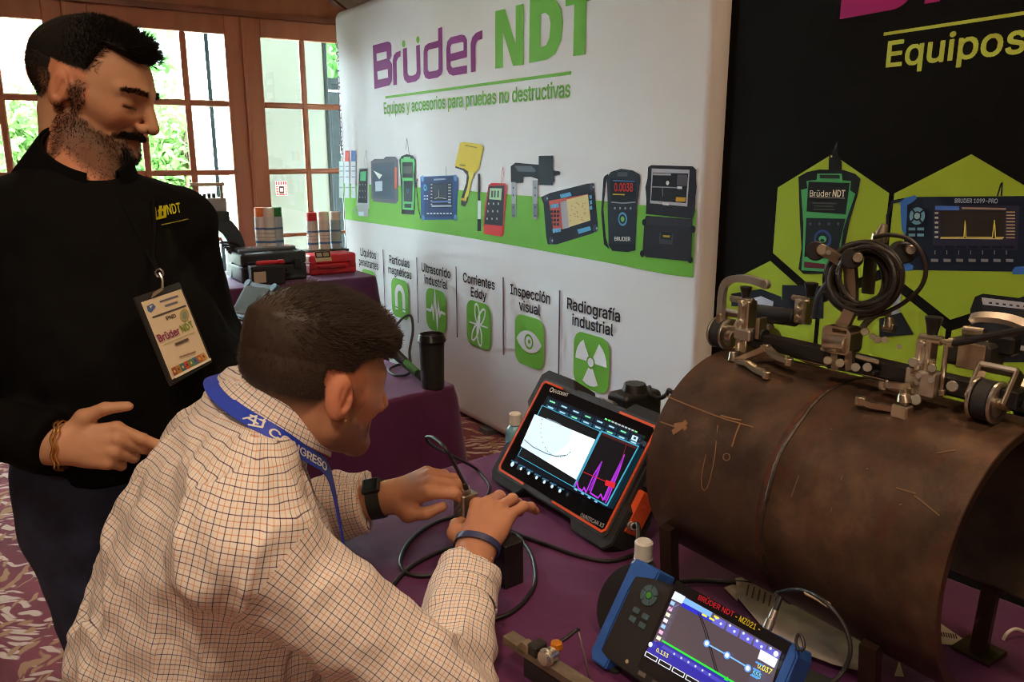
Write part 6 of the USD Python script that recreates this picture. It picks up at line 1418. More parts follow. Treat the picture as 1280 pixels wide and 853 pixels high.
class Head:
    """right-handed head frame: x to the person's right, y forward, z up; scale s"""
    def __init__(s, c, fwd, pitch, roll=0., scale=1.):
        f = V(fwd[0], fwd[1], 0); f /= np.linalg.norm(f); r = np.cross(f, UP)
        F = f * math.cos(pitch) - UP * math.sin(pitch); Uu = f * math.sin(pitch) + UP * math.cos(pitch)
        r2 = r * math.cos(roll) + Uu * math.sin(roll); Uu = np.cross(r2, F)
        s.R = np.stack([r2, F, Uu], 1); s.c = np.asarray(c, float); s.s = scale
    def local(s, p): return (p - s.c) @ s.R / s.s
    def w(s, q): return np.asarray(q, float) @ s.R.T * s.s + s.c
    def skull(s, q): return U(.03, ell(q, (0, -.012, .022), (.075, .100, .080)), ell(q, (0, .024, -.018), (.063, .066, .080)))
    def sdf(s, p, beard=0.0):
        q = s.local(p); x = np.abs(q[:, 0]); m = np.c_[x, q[:, 1], q[:, 2]]
        d = s.skull(q)
        d = U(.022, d, seg(m, (.050, .008, -.058), (.012, .072, -.084), .020, .019))          # jaw
        d = U(.016, d, ell(q, (0, .078, -.084), (.022, .018, .018)))                            # chin
        d = U(.018, d, seg(m, (.040, .062, -.022), (.056, .030, -.014), .017, .014))             # cheekbone
        d = U(.012, d, seg(m, (.012, .086, .022), (.046, .066, .020), .009, .008))               # brow
        d = smax(d, -ell(m, (.031, .094, .001), (.019, .014, .013)), .012)                        # eye socket
        d = U(.008, d, ell(m, (.031, .071, .000), (.0165, .0145, .0130)))                       # lid over the eye
        d = smax(d, -seg(m, (.018, .087, -.0045), (.044, .079, -.0045), .0016), .003)             # lid crease
        d = U(.010, d, seg(q, (0, .090, .014), (0, .113, -.026), .0075, .0105))                  # nose
        d = U(.006, d, ell(m, (.011, .101, -.031), (.0085, .010, .0075)))
        d = smax(d, -seg(m, (.006, .105, -.040), (.009, .108, -.030), .0028), .003)
        d = U(.007, d, seg(m, (0, .0945, -.052), (.020, .083, -.056), .0065, .004)); d = U(.007, d, seg(m, (0, .092, -.064), (.018, .082, -.062), .0068, .004))
        d = smax(d, -seg(m, (0, .1015, -.0580), (.021, .087, -.0590), .0014), .002)
        d = smax(d, -seg(m, (.022, .089, -.038), (.033, .076, -.058), .002), .010)
        e = ell(q, (.0, 0, 0), (1, 1, 1)) * 0 + 1
        ear = ell(m, (.0775, -.010, -.012), (.0100, .0175, .030), np.array([[.92, .38, 0], [-.38, .92, 0], [0, 0, 1]]))
        ear = smax(ear, -ell(m, (.0875, -.005, -.009), (.0085, .0095, .0185), np.array([[.92, .38, 0], [-.38, .92, 0], [0, 0, 1]])), .004)
        ear = U(.004, ear, seg(m, (.0800, .003, -.012), (.079, .004, -.022), .005), seg(m, (.082, -.006, .004), (.080, -.010, -.022), .0042))
        d = U(.008, d, ear)
        if beard: 
            bm = s.beard(q); d = d - beard * bm * (.6 + .8 * meshkit.fbm(q * 160, 2, 3))
        return d * s.s
    def neck(s, p, base, r0=.056, r1=.062): return seg(p, s.w((0, -.022, -.052)), base, r0 * s.s, r1)
    def beard(s, q):
        x = np.abs(q[:, 0]); n = .012 * (meshkit.fbm(q * 60, 2, 8) - .5)
        jaw = np.clip((-.030 - .25 * (q[:, 1] - .02) - q[:, 2] + n) / .018, 0, 1) * np.clip((q[:, 1] + .012 + n) / .02, 0, 1)
        side = np.clip((.014 - np.abs(q[:, 1] - .020) + n) / .010, 0, 1) * np.clip((-q[:, 2] + .02) / .02, 0, 1) * np.clip((x - .045) / .01, 0, 1)
        cheek = np.clip((x - .018 + (-.056 - q[:, 2]) * .9) / .012, 0, 1) * np.clip((-.020 - .42 * q[:, 1] - q[:, 2] + n) / .012 + (q[:, 1] > .07) * 5, 0, 1)
        mus = np.exp(-((q[:, 2] + .0465 + .25 * np.maximum(x - .012, 0)) / .0065) ** 2) * np.clip((.032 - x) / .006, 0, 1) * (q[:, 1] > .06)
        lips = np.clip(1 - ((x / .022) ** 2 + ((q[:, 2] + .059) / .0085) ** 2), 0, 1) * (q[:, 1] > .07)
        return np.clip(np.maximum.reduce([jaw * cheek * np.clip((q[:, 2] + .102 + .30 * np.maximum(q[:, 1] - .03, 0)) / .012, 0, 1), side, mus]) - 2.5 * lips, 0, 1)
class Hand:
    """wrist w, pointing along x, back of the hand along z; thumb side +y for sgn 1"""
    LEN = {'i': (.044, .026, .021), 'm': (.047, .029, .022), 'r': (.044, .027, .021), 'p': (.035, .021, .019)}
    MCP = {'i': (.090, .027, .001), 'm': (.094, .008, .004), 'r': (.088, -.012, .002), 'p': (.078, -.029, -.003)}
    def __init__(s, w, x, z, sgn, bends, splay, thumb, scale=1.0):
        x = np.asarray(x, float) / np.linalg.norm(x); z = np.asarray(z, float); z = z - (z @ x) * x; z /= np.linalg.norm(z); y = np.cross(z, x) * sgn
        s.B = np.stack([x, y, z], 1); s.o = np.asarray(w, float); s.k = scale; s.chains = []
        for f in 'imrp':
            b = s.MCP[f]; P = [V(*b)]; a = 0; sp = splay[f]; d0 = V(math.cos(sp), math.sin(sp), 0)
            for L, t in zip(s.LEN[f], bends[f]):
                a += t; P.append(P[-1] + L * (d0 * math.cos(a) - V(0, 0, 1) * math.sin(a)))
            r = {'i': .0092, 'm': .0095, 'r': .0090, 'p': .0080}[f]
            s.chains.append((P, [r * 1.18, r * 1.05, r * .98, r * .84]))
        s.thumb = [V(*q) for q in thumb]
    def sdf(s, p):
        q = (p - s.o) @ s.B / s.k
        d = U(.012, seg(q, (-.03, .013, 0), (.02, .014, 0), .0195, .017), seg(q, (-.03, -.013, 0), (.02, -.012, 0), .0185, .016))
        for f in 'imrp': b = s.MCP[f]; d = smin(d, seg(q, (.012, b[1] * .45, -.002), (b[0], b[1], b[2] - .003), .0165, .0125), .010)
        d = smin(d, ell(q, (.050, .0, -.008), (.045, .036, .013)), .008)
        t = s.thumb; d = smin(d, seg(q, (.016, .016, -.006), t[0], .016, .014), .012)
        th = U(.005, seg(q, t[0], t[1], .0135, .0105), seg(q, t[1], t[2], .0105, .0085)); d = smin(d, th, .007)
        fd = None
        for P, r in s.chains:
            c = U(.003, *[seg(q, P[i], P[i + 1], r[i], r[i + 1]) for i in range(3)])
            d = smin(d, c, .0045) if fd is None else smin(d, c, .0035)
            fd = 1
            for i in (1, 2): d = smin(d, ell(q, P[i] + V(0, 0, .002), (r[i] * .95,) * 3), .003)
        return d * s.k
    def pt(s, q): return s.o + s.B @ (np.asarray(q, float) * s.k)
def write_mesh(name, m, mat, parent, col=None, uv=None, label=None, normals=None):
    pp = str(parent.GetPath()); path = f'{pp}/' + fresh(pp, name); o = ORIGIN['/World/' + path.split('/')[2]]
    m = trimesh.Trimesh(np.asarray(m.vertices) - o, m.faces, process=False)
    g = usdkit.mesh(stage, path, m, mat, smooth=normals is None, uv=uv)
    if normals is not None:
        from pxr import Vt
        g.CreateNormalsAttr(Vt.Vec3fArray.FromNumpy(np.asarray(normals, np.float32))); g.SetNormalsInterpolation('vertex')
    if col is not None: UsdGeom.PrimvarsAPI(g).CreatePrimvar('col', Sdf.ValueTypeNames.Color3fArray, 'vertex').Set([Gf.Vec3f(*map(float, c)) for c in col])
    return tag(g, label)
def strands(name, roots, dirs, L, parent, mat, width=.0009, seed=0, gravity=.0, curl=.25, npt=4):
    r = np.random.default_rng(seed); n = len(roots); o = ORIGIN[str(parent.GetPath())]
    d = dirs + curl * r.normal(size=dirs.shape); d /= np.linalg.norm(d, axis=1, keepdims=True); L = np.broadcast_to(np.asarray(L, float), (n,)) * (.7 + .6 * r.random(n))
    P = [roots]; cur = d
    for i in range(npt - 1):
        P.append(P[-1] + cur * (L / (npt - 1))[:, None]); cur = cur + dirs * .15 - UP * gravity + .12 * r.normal(size=d.shape); cur /= np.linalg.norm(cur, axis=1, keepdims=True)
    P = np.stack(P, 1).reshape(-1, 3) - o
    path = f'{parent.GetPath()}/' + fresh(str(parent.GetPath()), name); c = UsdGeom.BasisCurves.Define(stage, path)
    from pxr import Vt
    c.CreateTypeAttr('linear'); c.CreatePointsAttr(Vt.Vec3fArray.FromNumpy(P.astype(np.float32))); c.CreateCurveVertexCountsAttr(Vt.IntArray.FromNumpy(np.full(n, npt, np.int32)))
    w = np.tile(np.linspace(1, .35, npt) * width, n); c.CreateWidthsAttr(Vt.FloatArray.FromNumpy(w.astype(np.float32))); c.SetWidthsInterpolation('vertex')
    UsdShade.MaterialBindingAPI.Apply(c.GetPrim()).Bind(mat); tag(c, kind='stuff')
def bilerp_grid(A, B, thick):
    """closed thin sheet between two rows of points A (top edge) and B (bottom edge), with rows between"""
    rows = [A + (B - A) * t for t in np.linspace(0, 1, 5)]; G = np.stack(rows); k, n = G.shape[:2]
    N = np.cross(np.gradient(G, axis=1), np.gradient(G, axis=0)); N /= np.linalg.norm(N, axis=2, keepdims=True)
    o = (G + N * thick / 2).reshape(-1, 3); i_ = (G - N * thick / 2).reshape(-1, 3); f = []
    for a in range(k - 1):
        for b in range(n - 1): p = a * n + b; f += [(p, p + 1, p + n + 1), (p, p + n + 1, p + n)]
    f = np.array(f); m = k * n; bd = [(a * n + b) for a, b in [(0, b) for b in range(n)] + [(a, n - 1) for a in range(1, k)] + [(k - 1, b) for b in range(n - 2, -1, -1)] + [(a, 0) for a in range(k - 2, 0, -1)]]
    side = []
    for a, b in zip(bd, bd[1:] + bd[:1]): side += [(a, a + m, b + m), (a, b + m, b)]
    uvg = np.stack(np.meshgrid(np.arange(n), np.linspace(0, 1, k)), -1).reshape(-1, 2).astype(float)
    return trimesh.Trimesh(np.vstack([o, i_]), np.vstack([f, f[:, ::-1] + m, np.array(side)]), process=False), np.vstack([uvg, uvg])
SKIN = vcol_mat('skin', .52, spec=.28, bump=.12, bscale=260, subsurface_weight=.12, subsurface_radius=(.9, .3, .15), subsurface_scale=.006)
HAIRM = M('matt_black_hair', (.012, .009, .007), .85, specular_ior_level=.15)
HAIRD = M('black_hair', (.010, .008, .006), .8, specular_ior_level=.2); HAIRB = M('brown_hair', (.036, .021, .0125), .6)
def mixc(a, b, t): return a * (1 - t[:, None]) + b * t[:, None]
def skin_colors(v, hd, base, hairc, beard=0, hairline=None, fade=None):
    q = hd.local(v); base = np.array(base); c = np.tile(base, (len(v), 1))
    n = meshkit.fbm(v * 45, 3, 2); c = c * (.9 + .2 * n)[:, None]
    nearh = (np.abs(q) < (.12, .16, .16)).all(1)
    x = np.abs(q[:, 0])
    rosy = np.exp(-((x - .04) / .02) ** 2 - ((q[:, 2] + .03) / .02) ** 2) * (q[:, 1] > .03) + (x > .072) * .8
    c = mixc(c, c * (1.12, .86, .82), np.clip(rosy * nearh, 0, 1))
    lip = np.clip(1.3 - ((x / .021) ** 2 + ((q[:, 2] + .058) / .009) ** 2), 0, 1) * (q[:, 1] > .072) * nearh
    c = mixc(c, base * (.85, .55, .52), np.clip(lip, 0, 1))
    if beard: c = mixc(c, np.array(hairc) * 1.6, beard * hd.beard(q) * nearh)
    hl = hairline(q) * nearh if hairline else 0
    if hairline: c = mixc(c, np.array(hairc) * 2.2, np.clip(hl, 0, 1) * (fade(q) if fade else 1))
    lash = np.exp(-((q[:, 2] + .0048) / .0022) ** 2) * (x > .016) * (x < .045) * (q[:, 1] > .06) * nearh
    return np.clip(mixc(c, np.array(hairc), np.clip(lash, 0, 1) * .85), 0, 1)

# ------------------------------------------------------------------ the man standing
sf = V(.726, -.687, 0); sf /= np.linalg.norm(sf); sr = np.cross(sf, UP)
neckS = V(-.700, 1.330, 1.362); SL, SR = neckS - sr * .146 - UP * .078, neckS + sr * .160 - UP * .070
pelS = V(-.652, 1.26, .86)
hS = Head(at(117, 110, 1.33), V(.447, -.894, 0) * math.cos(math.radians(60)) + V(.894, .447, 0) * math.sin(math.radians(60)), math.radians(22), 0.04, 1.0)
eSR, wSR = V(-.88, 1.11, 1.05), at(70, 557, 1.12)
eSL, wSL = V(-.545, 1.43, 1.07), at(284, 502, 1.29)
hxS = at(150, 556, 1.135) - wSR
handSR = Hand(wSR, hxS, V(-.1, -.9, .42), 1, {'i': (.2, .25, .15), 'm': (.75, .7, .4), 'r': (1.0, .9, .5), 'p': (1.15, .9, .5)}, {'i': -.42, 'm': -.35, 'r': -.3, 'p': -.25}, ((.040, .044, .006), (.074, .058, .014), (.110, .062, .016)), .86)
handSL = Hand(wSL + V(.01, -.02, -.015), V(.2, -.5, -.85), V(.7, -.5, .4), -1, {k: (.9, .9, .5) for k in 'imrp'}, {'i': .05, 'm': 0, 'r': -.05, 'p': -.1}, ((.045, .040, -.006), (.078, .046, -.012), (.105, .04, -.02)), 1.0)
RS = np.stack([sr, sf, UP], 1)
def torsoS(p, g=0.0):
    d = U(.06, ell(p, neckS + V(-.005, -.02, -.21) + sf * .015, (.160 + g, .125 + g, .22), RS), ell(p, pelS + V(.005, .02, .18) + sf * .03, (.168 + g, .135 + g, .22), RS), ell(p, pelS, (.150 + g, .12 + g, .16), RS))
    return U(.045, d, seg(p, SL, SR, .056 + g), seg(p, neckS - UP * .01, SL, .050 + g * .5, .050 + g), seg(p, neckS - UP * .01, SR, .050 + g * .5, .055 + g))
def bodyS(p):
    d = U(.015, hS.sdf(p, .0035), hS.neck(p, neckS + UP * .0, .052, .058))
    d = smin(d, torsoS(p, -.012), .02)
    for s, e, w in ((SL, eSL, wSL), (SR, eSR, wSR)): d = U(.02, d, seg(p, s, e, .046, .034), seg(p, e, w, .031, .0245))
    d = U(.012, d, handSR.sdf(p), handSL.sdf(p))
    for sg in (-1, 1): hip = pelS + sr * .075 * sg - UP * .05; d = U(.03, d, seg(p, hip, hip * V(1, 1, 0) + V(.04, .02, .46), .07, .05), seg(p, hip * V(1, 1, 0) + V(.04, .02, .46), hip * V(1, 1, 0) + V(.08, .05, .07), .05, .035))
    return d
standing = thing('person', 'standing man in a black shirt with a short beard, looking down, badge on his chest', 'person', V(-.64, 1.26, 0))
axs = (axis_steps(-.98, -.30, [(-.82, -.50)], .0026, .010), axis_steps(.95, 1.60, [(.98, 1.46)], .0026, .010), axis_steps(.02, 1.72, [(.95, 1.06), (1.36, 1.68)], .0026, .012))
mS = nets(bodyS, axs)
def hairlineS(q):
    x = np.abs(q[:, 0]); y, z = q[:, 1], q[:, 2]
    front = np.clip((.072 - .9 * np.maximum(z - .04, -.05) * 0 - y - .30 * np.maximum(x - .035, 0)) / .006, 0, 1) * np.clip((z - .064 - .25 * np.maximum(x - .02, 0) * (y > .0)) / .006, 0, 1)
    sideb = np.clip((.028 - y) / .008, 0, 1) * np.clip((z - (.010 - .055 * np.clip(-y / .05, -.2, 1))) / .010, 0, 1)
    return np.clip(np.maximum(front, sideb), 0, 1) * ~((x > .0715) & (np.abs(y + .010) < .026) & (np.abs(z + .012) < .038))
fadeS = lambda q: np.maximum(np.clip((q[:, 2] + .035) / .045, .4, 1), np.clip((-q[:, 1] - .03) / .03, 0, .95))
write_mesh('body', mS, SKIN, standing, skin_colors(mS.vertices, hS, (.50, .26, .15), (.010, .008, .007), .72, hairlineS, fadeS))
def hair_cap(hd, line, thick, parent, mat, h=.0032, freq=90, seed=1, lo=.12):
    def f(p):
        q = hd.local(p); w = np.clip(line(q), 0, 1); t = thick(q)
        d = hd.skull(q) + .0015 - (t + .0015) * w * w * (3 - 2 * w) - .004 * (meshkit.fbm(q * np.array([freq, freq * .35, freq * .35]), 3, seed) - .5) * w
        return smax(d, (lo - w) * .03, .004) * hd.s * .8
    R = .155 * hd.s; ax = tuple(axis_steps(hd.c[i] - R, hd.c[i] + R, [(-9, 9)], h, h) for i in range(3))
    m = nets(f, ax, .02); write_mesh('hair', m, mat, parent)
    return m
def thickS(q): return .002 + .009 * np.clip((q[:, 1] + .09) / .06, .1, 1) * np.clip((q[:, 2] - .035) / .05, 0, 1) + .010 * np.clip((q[:, 1] - .02) / .05, 0, 1) * np.clip((q[:, 2] - .055) / .02, 0, 1)
hmS = hair_cap(hS, lambda q: hairlineS(q) * np.clip((q[:, 2] - .0) / .05, 0, 1), thickS, standing, HAIRD, seed=4)
def grow(hm, hd, n, L, comb, parent, mat, seed, zmin=.03, **kw):
    pts, fi = trimesh.sample.sample_surface(hm, n, seed=seed); nn = hm.face_normals[fi]; q = hd.local(pts); keep = (q[:, 2] > zmin) & ((nn * (pts - hd.c)).sum(1) > 0)
    pts, nn, q = pts[keep], nn[keep], q[keep]; d = comb(q, nn) ; d /= np.linalg.norm(d, axis=1, keepdims=True)
    strands('hair_strands', pts - nn * .004, d, L(q), parent, mat, seed=seed, **kw)
grow(hmS, hS, 16000, lambda q: .004 + .016 * np.clip((q[:, 1] + .05) / .11, 0, 1), lambda q, n: n * .8 + (hS.R @ V(0, .55, .75)), standing, HAIRM, 21, zmin=.03, curl=.3, width=.0011)
def short_hair(mesh, hd, mask, n, L, comb, parent, mat, seed, name='beard', **kw):
    """short hairs rooted on the skin where mask says so"""
    r = np.random.default_rng(seed); tri = mesh.vertices[mesh.faces]; q = hd.local(tri.mean(1)); near = (np.abs(q) < (.11, .13, .14)).all(1); k = np.nonzero(near)[0]; k = k[mask(q[k]) > .35]
    ar = mesh.area_faces[k]; pick = k[r.choice(len(k), n, p=ar / ar.sum())]; w = r.dirichlet((1, 1, 1), n); pts = (mesh.vertices[mesh.faces[pick]] * w[:, :, None]).sum(1); nn = mesh.face_normals[pick]
    d = comb(hd.local(pts), nn); d /= np.linalg.norm(d, axis=1, keepdims=True)
    strands(name, pts - nn * .0008, d, L, parent, mat, seed=seed, npt=3, **kw)
short_hair(mS, hS, lambda q: hS.beard(q), 8000, .0048, lambda q, n: n * .5 + hS.R @ V(0, .15, -.8), standing, HAIRM, 31, width=.0008, curl=.35)
def brow(q): x = np.abs(q[:, 0]); return ((np.abs(q[:, 2] - (.0235 + .10 * np.minimum(x - .012, .018) - .28 * np.maximum(x - .032, 0))) < .0038 - .04 * np.maximum(x - .03, 0)) & (x > .010) & (x < .054) & (q[:, 1] > .05)).astype(float)
short_hair(mS, hS, brow, 1100, .0065, lambda q, n: n * .25 + (np.sign(q[:, :1]) * hS.R[:, 0] * .9 + hS.R[:, 2] * .15), standing, HAIRM, 32, name='eyebrows', width=.0008, curl=.2)
def mous(q): x = np.abs(q[:, 0]); return ((np.abs(q[:, 2] + .0455 + .22 * np.maximum(x - .010, 0)) < .0046) & (x < .029) & (q[:, 1] > .06)).astype(float)
short_hair(mS, hS, mous, 1700, .0062, lambda q, n: n * .45 + (np.sign(q[:, :1]) * hS.R[:, 0] * .6 - hS.R[:, 2] * .5), standing, HAIRM, 33, name='moustache', width=.0009, curl=.2)
short_hair(mS, hS, lambda q: hairlineS(q) * (q[:, 2] < .05), 9000, .0035, lambda q, n: n * .35 - hS.R[:, 2] * .7, standing, HAIRM, 34, name='side_hair', width=.0006, curl=.3)
# black shirt
def fold(p, k, a, seed): return a * (meshkit.fbm(p * np.array(k), 3, seed) - .5)
SHIRTB = MN('black_shirt', (.0036, .0033, .0032), (.0050, .0047, .0046), scale=8, rough=.85, bump=.2, bscale=900, specular_ior_level=.08)
def shirtS(p):
    d = torsoS(p, .008)
    for s, e, w in ((SL, eSL, wSL), (SR, eSR, wSR)):
        t = (w - e) / np.linalg.norm(w - e); fo = smax(seg(p, e, w, .052, .043), (p - (e + (w - e) * .985)) @ t, .005); d = U(.022, d, seg(p, s, e, .057, .052)); d = smin(d, fo, .018)
    d = d + fold(p, (14, 14, 9), .022, 5) + fold(p, (30, 30, 22), .006, 6)
    d = smax(d, .915 - p[:, 2] + .006 * np.sin(p[:, 0] * 20), .01)
    hole = seg(p, neckS + UP * .012, hS.w((0, -.02, -.06)), .064, .075); d = smax(d, -hole, .008)
    return d * .85
axc = (axis_steps(-1.0, -.28, [(-9, 9)], .0065, .0065), axis_steps(.95, 1.62, [(-9, 9)], .0065, .0065), axis_steps(.88, 1.46, [(-9, 9)], .0065, .0065))
shm = relax(nets(shirtS, axc, .02), 1); obj('shirt', shm, SHIRTB, standing, smooth=True)
def collar(parent, mat, base, axis, front, r0, r1, hgt, gap, n=64, drop=.02, uvk=None, thick=.003):
    """folded shirt collar: a band standing round the neck and the leaf turned down over it, open at the front"""
    a = np.asarray(axis, float) / np.linalg.norm(axis); f = np.asarray(front, float); f = f - (f @ a) * a; f /= np.linalg.norm(f); s = np.cross(f, a)
    ang = np.linspace(gap, 2 * math.pi - gap, n); D = np.cos(ang)[:, None] * f + np.sin(ang)[:, None] * s; k = (np.abs(ang - math.pi) / math.pi)[:, None]
    T = base + D * r0 + a * (hgt * (1 - .45 * k ** 2)); Bm = base + D * (r1 + .006 * k) - a * (drop + .028 * k ** 4)
    m, g = bilerp_grid(T, Bm, thick); L = r1 * (2 * math.pi - 2 * gap) / n
    uv = np.c_[g[:, 0] * L, g[:, 1] * (hgt + drop)] if uvk else None
    st, g2 = bilerp_grid(base + D * (r0 - .004) + a * (hgt * (1 - .45 * k ** 2) - .002), base + D * (r0 + .002) - a * .025, thick)
    if uvk:
        write_mesh('collar', m, mat, parent, uv=uv); write_mesh('collar_band', st, mat, parent, uv=np.c_[g2[:, 0] * L, g2[:, 1] * .04])
    else:
        obj('collar', m, mat, parent, 40); obj('collar_band', st, mat, parent, 40)
collar(standing, SHIRTB, neckS + UP * .030 + sf * .010, UP * .82 + sf * .50, sf + sr * -.1, .064, .096, .034, .40, drop=.042)
def on_shirt(px, py, mesh, off=.0):
    loc, _, fi = mesh.ray.intersects_location([EYE], [ray(px, py)], multiple_hits=True)
    if len(loc) == 0: return None
    i = np.argmin(np.linalg.norm(loc - EYE, axis=1)); d = ray(px, py)
    return loc[i] + mesh.face_normals[fi[i]] * off
# jeans, shoes
def legsS(p):
    d = ell(p, pelS + UP * .03, (.166, .136, .19), RS)
    for sg in (-1, 1):
        hip = pelS + sr * .075 * sg - UP * .06; k = hip * V(1, 1, 0) + V(.04, .02, .46); a = hip * V(1, 1, 0) + V(.08, .05, .05); d = U(.03, d, seg(p, hip, k, .088, .064), seg(p, k, a, .064, .056))
    return (smax(d + fold(p, (12, 12, 8), .02, 8), .04 - p[:, 2], .01)) * .85
JEANS = MN('dark_jeans', srgb(34, 42, 66), srgb(46, 56, 84), scale=30, rough=.85, bump=.3, bscale=1200)
obj('jeans', relax(nets(legsS, (axis_steps(-.95, -.35, [(-9, 9)], .01, .01), axis_steps(.9, 1.55, [(-9, 9)], .01, .01), axis_steps(.0, 1.0, [(-9, 9)], .01, .01)), .02), 1), JEANS, standing, smooth=True)
for sg in (-1, 1):
    a = (pelS + sr * .075 * sg) * V(1, 1, 0) + V(.08, .05, 0); q = a + sf * .10
    obj('shoe', trimesh.convex.convex_hull(np.vstack([rbox((.26, .095, .05), .02, T=frame(a + sf * .05 + UP * .026, sf, z=UP)).vertices, rbox((.10, .08, .09), .02, T=frame(a - sf * .01 + UP * .06, sf, z=UP)).vertices])), M('shoe_black', (.015, .014, .014), .4), standing)
# chest print, following the cloth
class OnCloth(Print):
    """print pressed onto a cloth surface"""
    def wrap(s, mesh, off=.0012):
        for i, w in enumerate(s.v):
            loc, ri, fi = mesh.ray.intersects_location(w + s.p.n * .15, np.tile(-s.p.n, (len(w), 1)), multiple_hits=False); q = w.copy(); q[ri] = loc + mesh.face_normals[fi] * off + s.p.n * (.0002 * i); s.v[i] = q
        return s
C1 = crop(0, 0, 2.942)
pc0 = on_shirt(213, 268, shm)
lg = Plane(pc0, V(.95, .30, .10), UP)
pl = OnCloth(lg, 0)
YEL = (186, 180, 30)
for pp in (((570, 762), (580, 800)), ((580, 800), (612, 795)), ((583, 775), (600, 772)), ((590, 757), (592, 795)), ((604, 757), (608, 795))): pl.line(C1(*pp), .0042, YEL)
a, b = C1((617, 790), (664, 783)); pl.pxtext('NDT', a, b, .0155, YEL, True)
pl.line(C1((600, 822), (690, 808)), .0016, (120, 116, 40))
pl.wrap(shm).build('chest_emblem', standing, PRINT, 'yellow NDT lettering on the chest')
# gold bracelet
br = thing('bracelet', 'thin gold chain bracelet on the standing man\'s right wrist', 'bracelet', wSR + hxS * 0)
t = hxS / np.linalg.norm(hxS); bx = np.cross(t, UP); bx /= np.linalg.norm(bx); by = np.cross(bx, t); GOLD = M('gold', (.75, .48, .16), .25, 1.0)
bc = wSR + t * .004
for o_ in (0, .005): obj('chain', tube([bc + t * (o_ + .0015 * math.sin(a * 9)) + .0345 * math.cos(a) * bx * .80 + .0345 * math.sin(a) * by * 1.05 for a in np.linspace(0, 2 * math.pi, 60)], .0016, 6, smooth=False), GOLD, br)
# badge on its lanyard
bq = [(168.8, 371.6), (225, 352.3), (266.3, 452.5), (214.5, 482.4)]
rr = np.array([ray(*p) for p in bq]); dd = np.linalg.solve(np.array([-rr[1], rr[2], -rr[3]]).T, -rr[0]); Pq = rr * np.r_[1, dd][:, None]
k_ = min(float(np.linalg.norm(q_ - EYE) / np.linalg.norm(r_[i_])) for r_ in [[(1 - u) * (1 - v) * Pq[0] + u * (1 - v) * Pq[1] + u * v * Pq[2] + (1 - u) * v * Pq[3] for u in (0, .25, .5, .75, 1) for v in (0, .2, .4, .6, .8, 1)]] for i_, q_ in [(n_, on_shirt(640 + FPX * (w_[0] / (w_[1] * CP - w_[2] * SP)), 426.5 - FPX * (w_[2] * CP + w_[1] * SP) / (w_[1] * CP - w_[2] * SP), shm)) for n_, w_ in enumerate(r_)] if q_ is not None) - .010; Pq = Pq * k_ + EYE
GB = Plane(Pq[3], Pq[2] - Pq[3], Pq[0] - Pq[3]); CB = crop(160, 340, 5.69)
bd = thing('name_badge', 'white printed name badge in a dark holder hanging on the standing man\'s chest', 'badge', Pq.mean(0))
bw_, bh_ = np.linalg.norm(Pq[2] - Pq[3]), np.linalg.norm(Pq[0] - Pq[3])
def gpl(sh, h, d): return prism(sh, h, GB.T(0, 0, d))
hold = Polygon(GB.pts(bq)).buffer(-.003).buffer(.003, 4)
obj('holder', gpl(hold, .003, -.004), M('holder_dark', (.020, .018, .016), .3), bd)
card = Polygon(GB.pts(CB((97, 216), (378, 122), (580, 622), (318, 765))))
obj('card', gpl(card, .0008, -.001), M('badge_card', srgb(226, 208, 178), .6), bd)
pb2 = Print(GB, .0001)
gp = lambda *q: CB(*q)
pb2.line(gp((225, 214), (355, 172)), .0030, (110, 110, 130)); pb2.line(gp((262, 244), (352, 214)), .0030, (110, 110, 130))
pb2.pxpoly(gp((132, 245), (175, 225), (196, 250), (165, 290), (140, 280)), (84, 110, 170)); pb2.pxpoly(gp((150, 245), (172, 238), (160, 262)), (226, 208, 178))
pb2.line(gp((172, 326), (410, 240)), .0022, (84, 76, 80))
a, b = gp((276, 345), (342, 322)); pb2.pxtext('PND', a, b, .0055, (74, 56, 50), True)
pb2.poly(Polygon(GB.pts(gp(*[(398 + 32 * math.cos(t), 308 + 46 * math.sin(t)) for t in np.linspace(0, 6.28, 20)[:-1]]))), (176, 168, 110)); pb2.poly(Polygon(GB.pts(gp(*[(398 + 18 * math.cos(t), 312 + 28 * math.sin(t)) for t in np.linspace(0, 6.28, 20)[:-1]]))), (140, 150, 130))
a, b = gp((222, 502), (372, 440)); pb2.pxtext('Brüder', a, b, .0105, (140, 44, 96), True); a, b = gp((384, 432), (468, 392)); pb2.pxtext('NDT', a, b, .0105, (122, 150, 44), True)
pb2.line(gp((250, 520), (470, 430)), .0008, (160, 160, 100))
a, b = gp((330, 526), (424, 484)); pb2.pxtext('ABI SALAZAR', a, b, .0034, (70, 60, 56), True) if False else pb2.line(gp((330, 520), (424, 480)), .0036, (96, 84, 76))
pb2.line(gp((360, 610), (476, 570)), .0018, (150, 110, 90))
cols = [(150, 84, 60), (176, 130, 60), (70, 110, 120), (190, 84, 60), (90, 140, 90), (80, 120, 150), (190, 110, 60), (200, 150, 90)]
for i in range(8):
    f0, f1 = i / 8, (i + 1) / 8; A_, B_ = np.array((300, 690.)), np.array((525, 580.)); C_, D_ = np.array((322, 745.)), np.array((555, 620.))
    pb2.pxpoly(gp(*[tuple(A_ + (B_ - A_) * f0), tuple(A_ + (B_ - A_) * f1), tuple(C_ + (D_ - C_) * f1), tuple(C_ + (D_ - C_) * f0)]), cols[i])
    m_ = (A_ + (B_ - A_) * (f0 + .06) + C_ + (D_ - C_) * (f0 + .06)) / 2; pb2.dot(gp(tuple(m_))[0], .0022, (120, 60, 60) if i % 2 else (220, 190, 120))
pb2.pxpoly(gp((315, 748), (572, 618), (580, 632), (322, 765)), (236, 226, 206))
pb2.build('card_print', bd, PRINT)
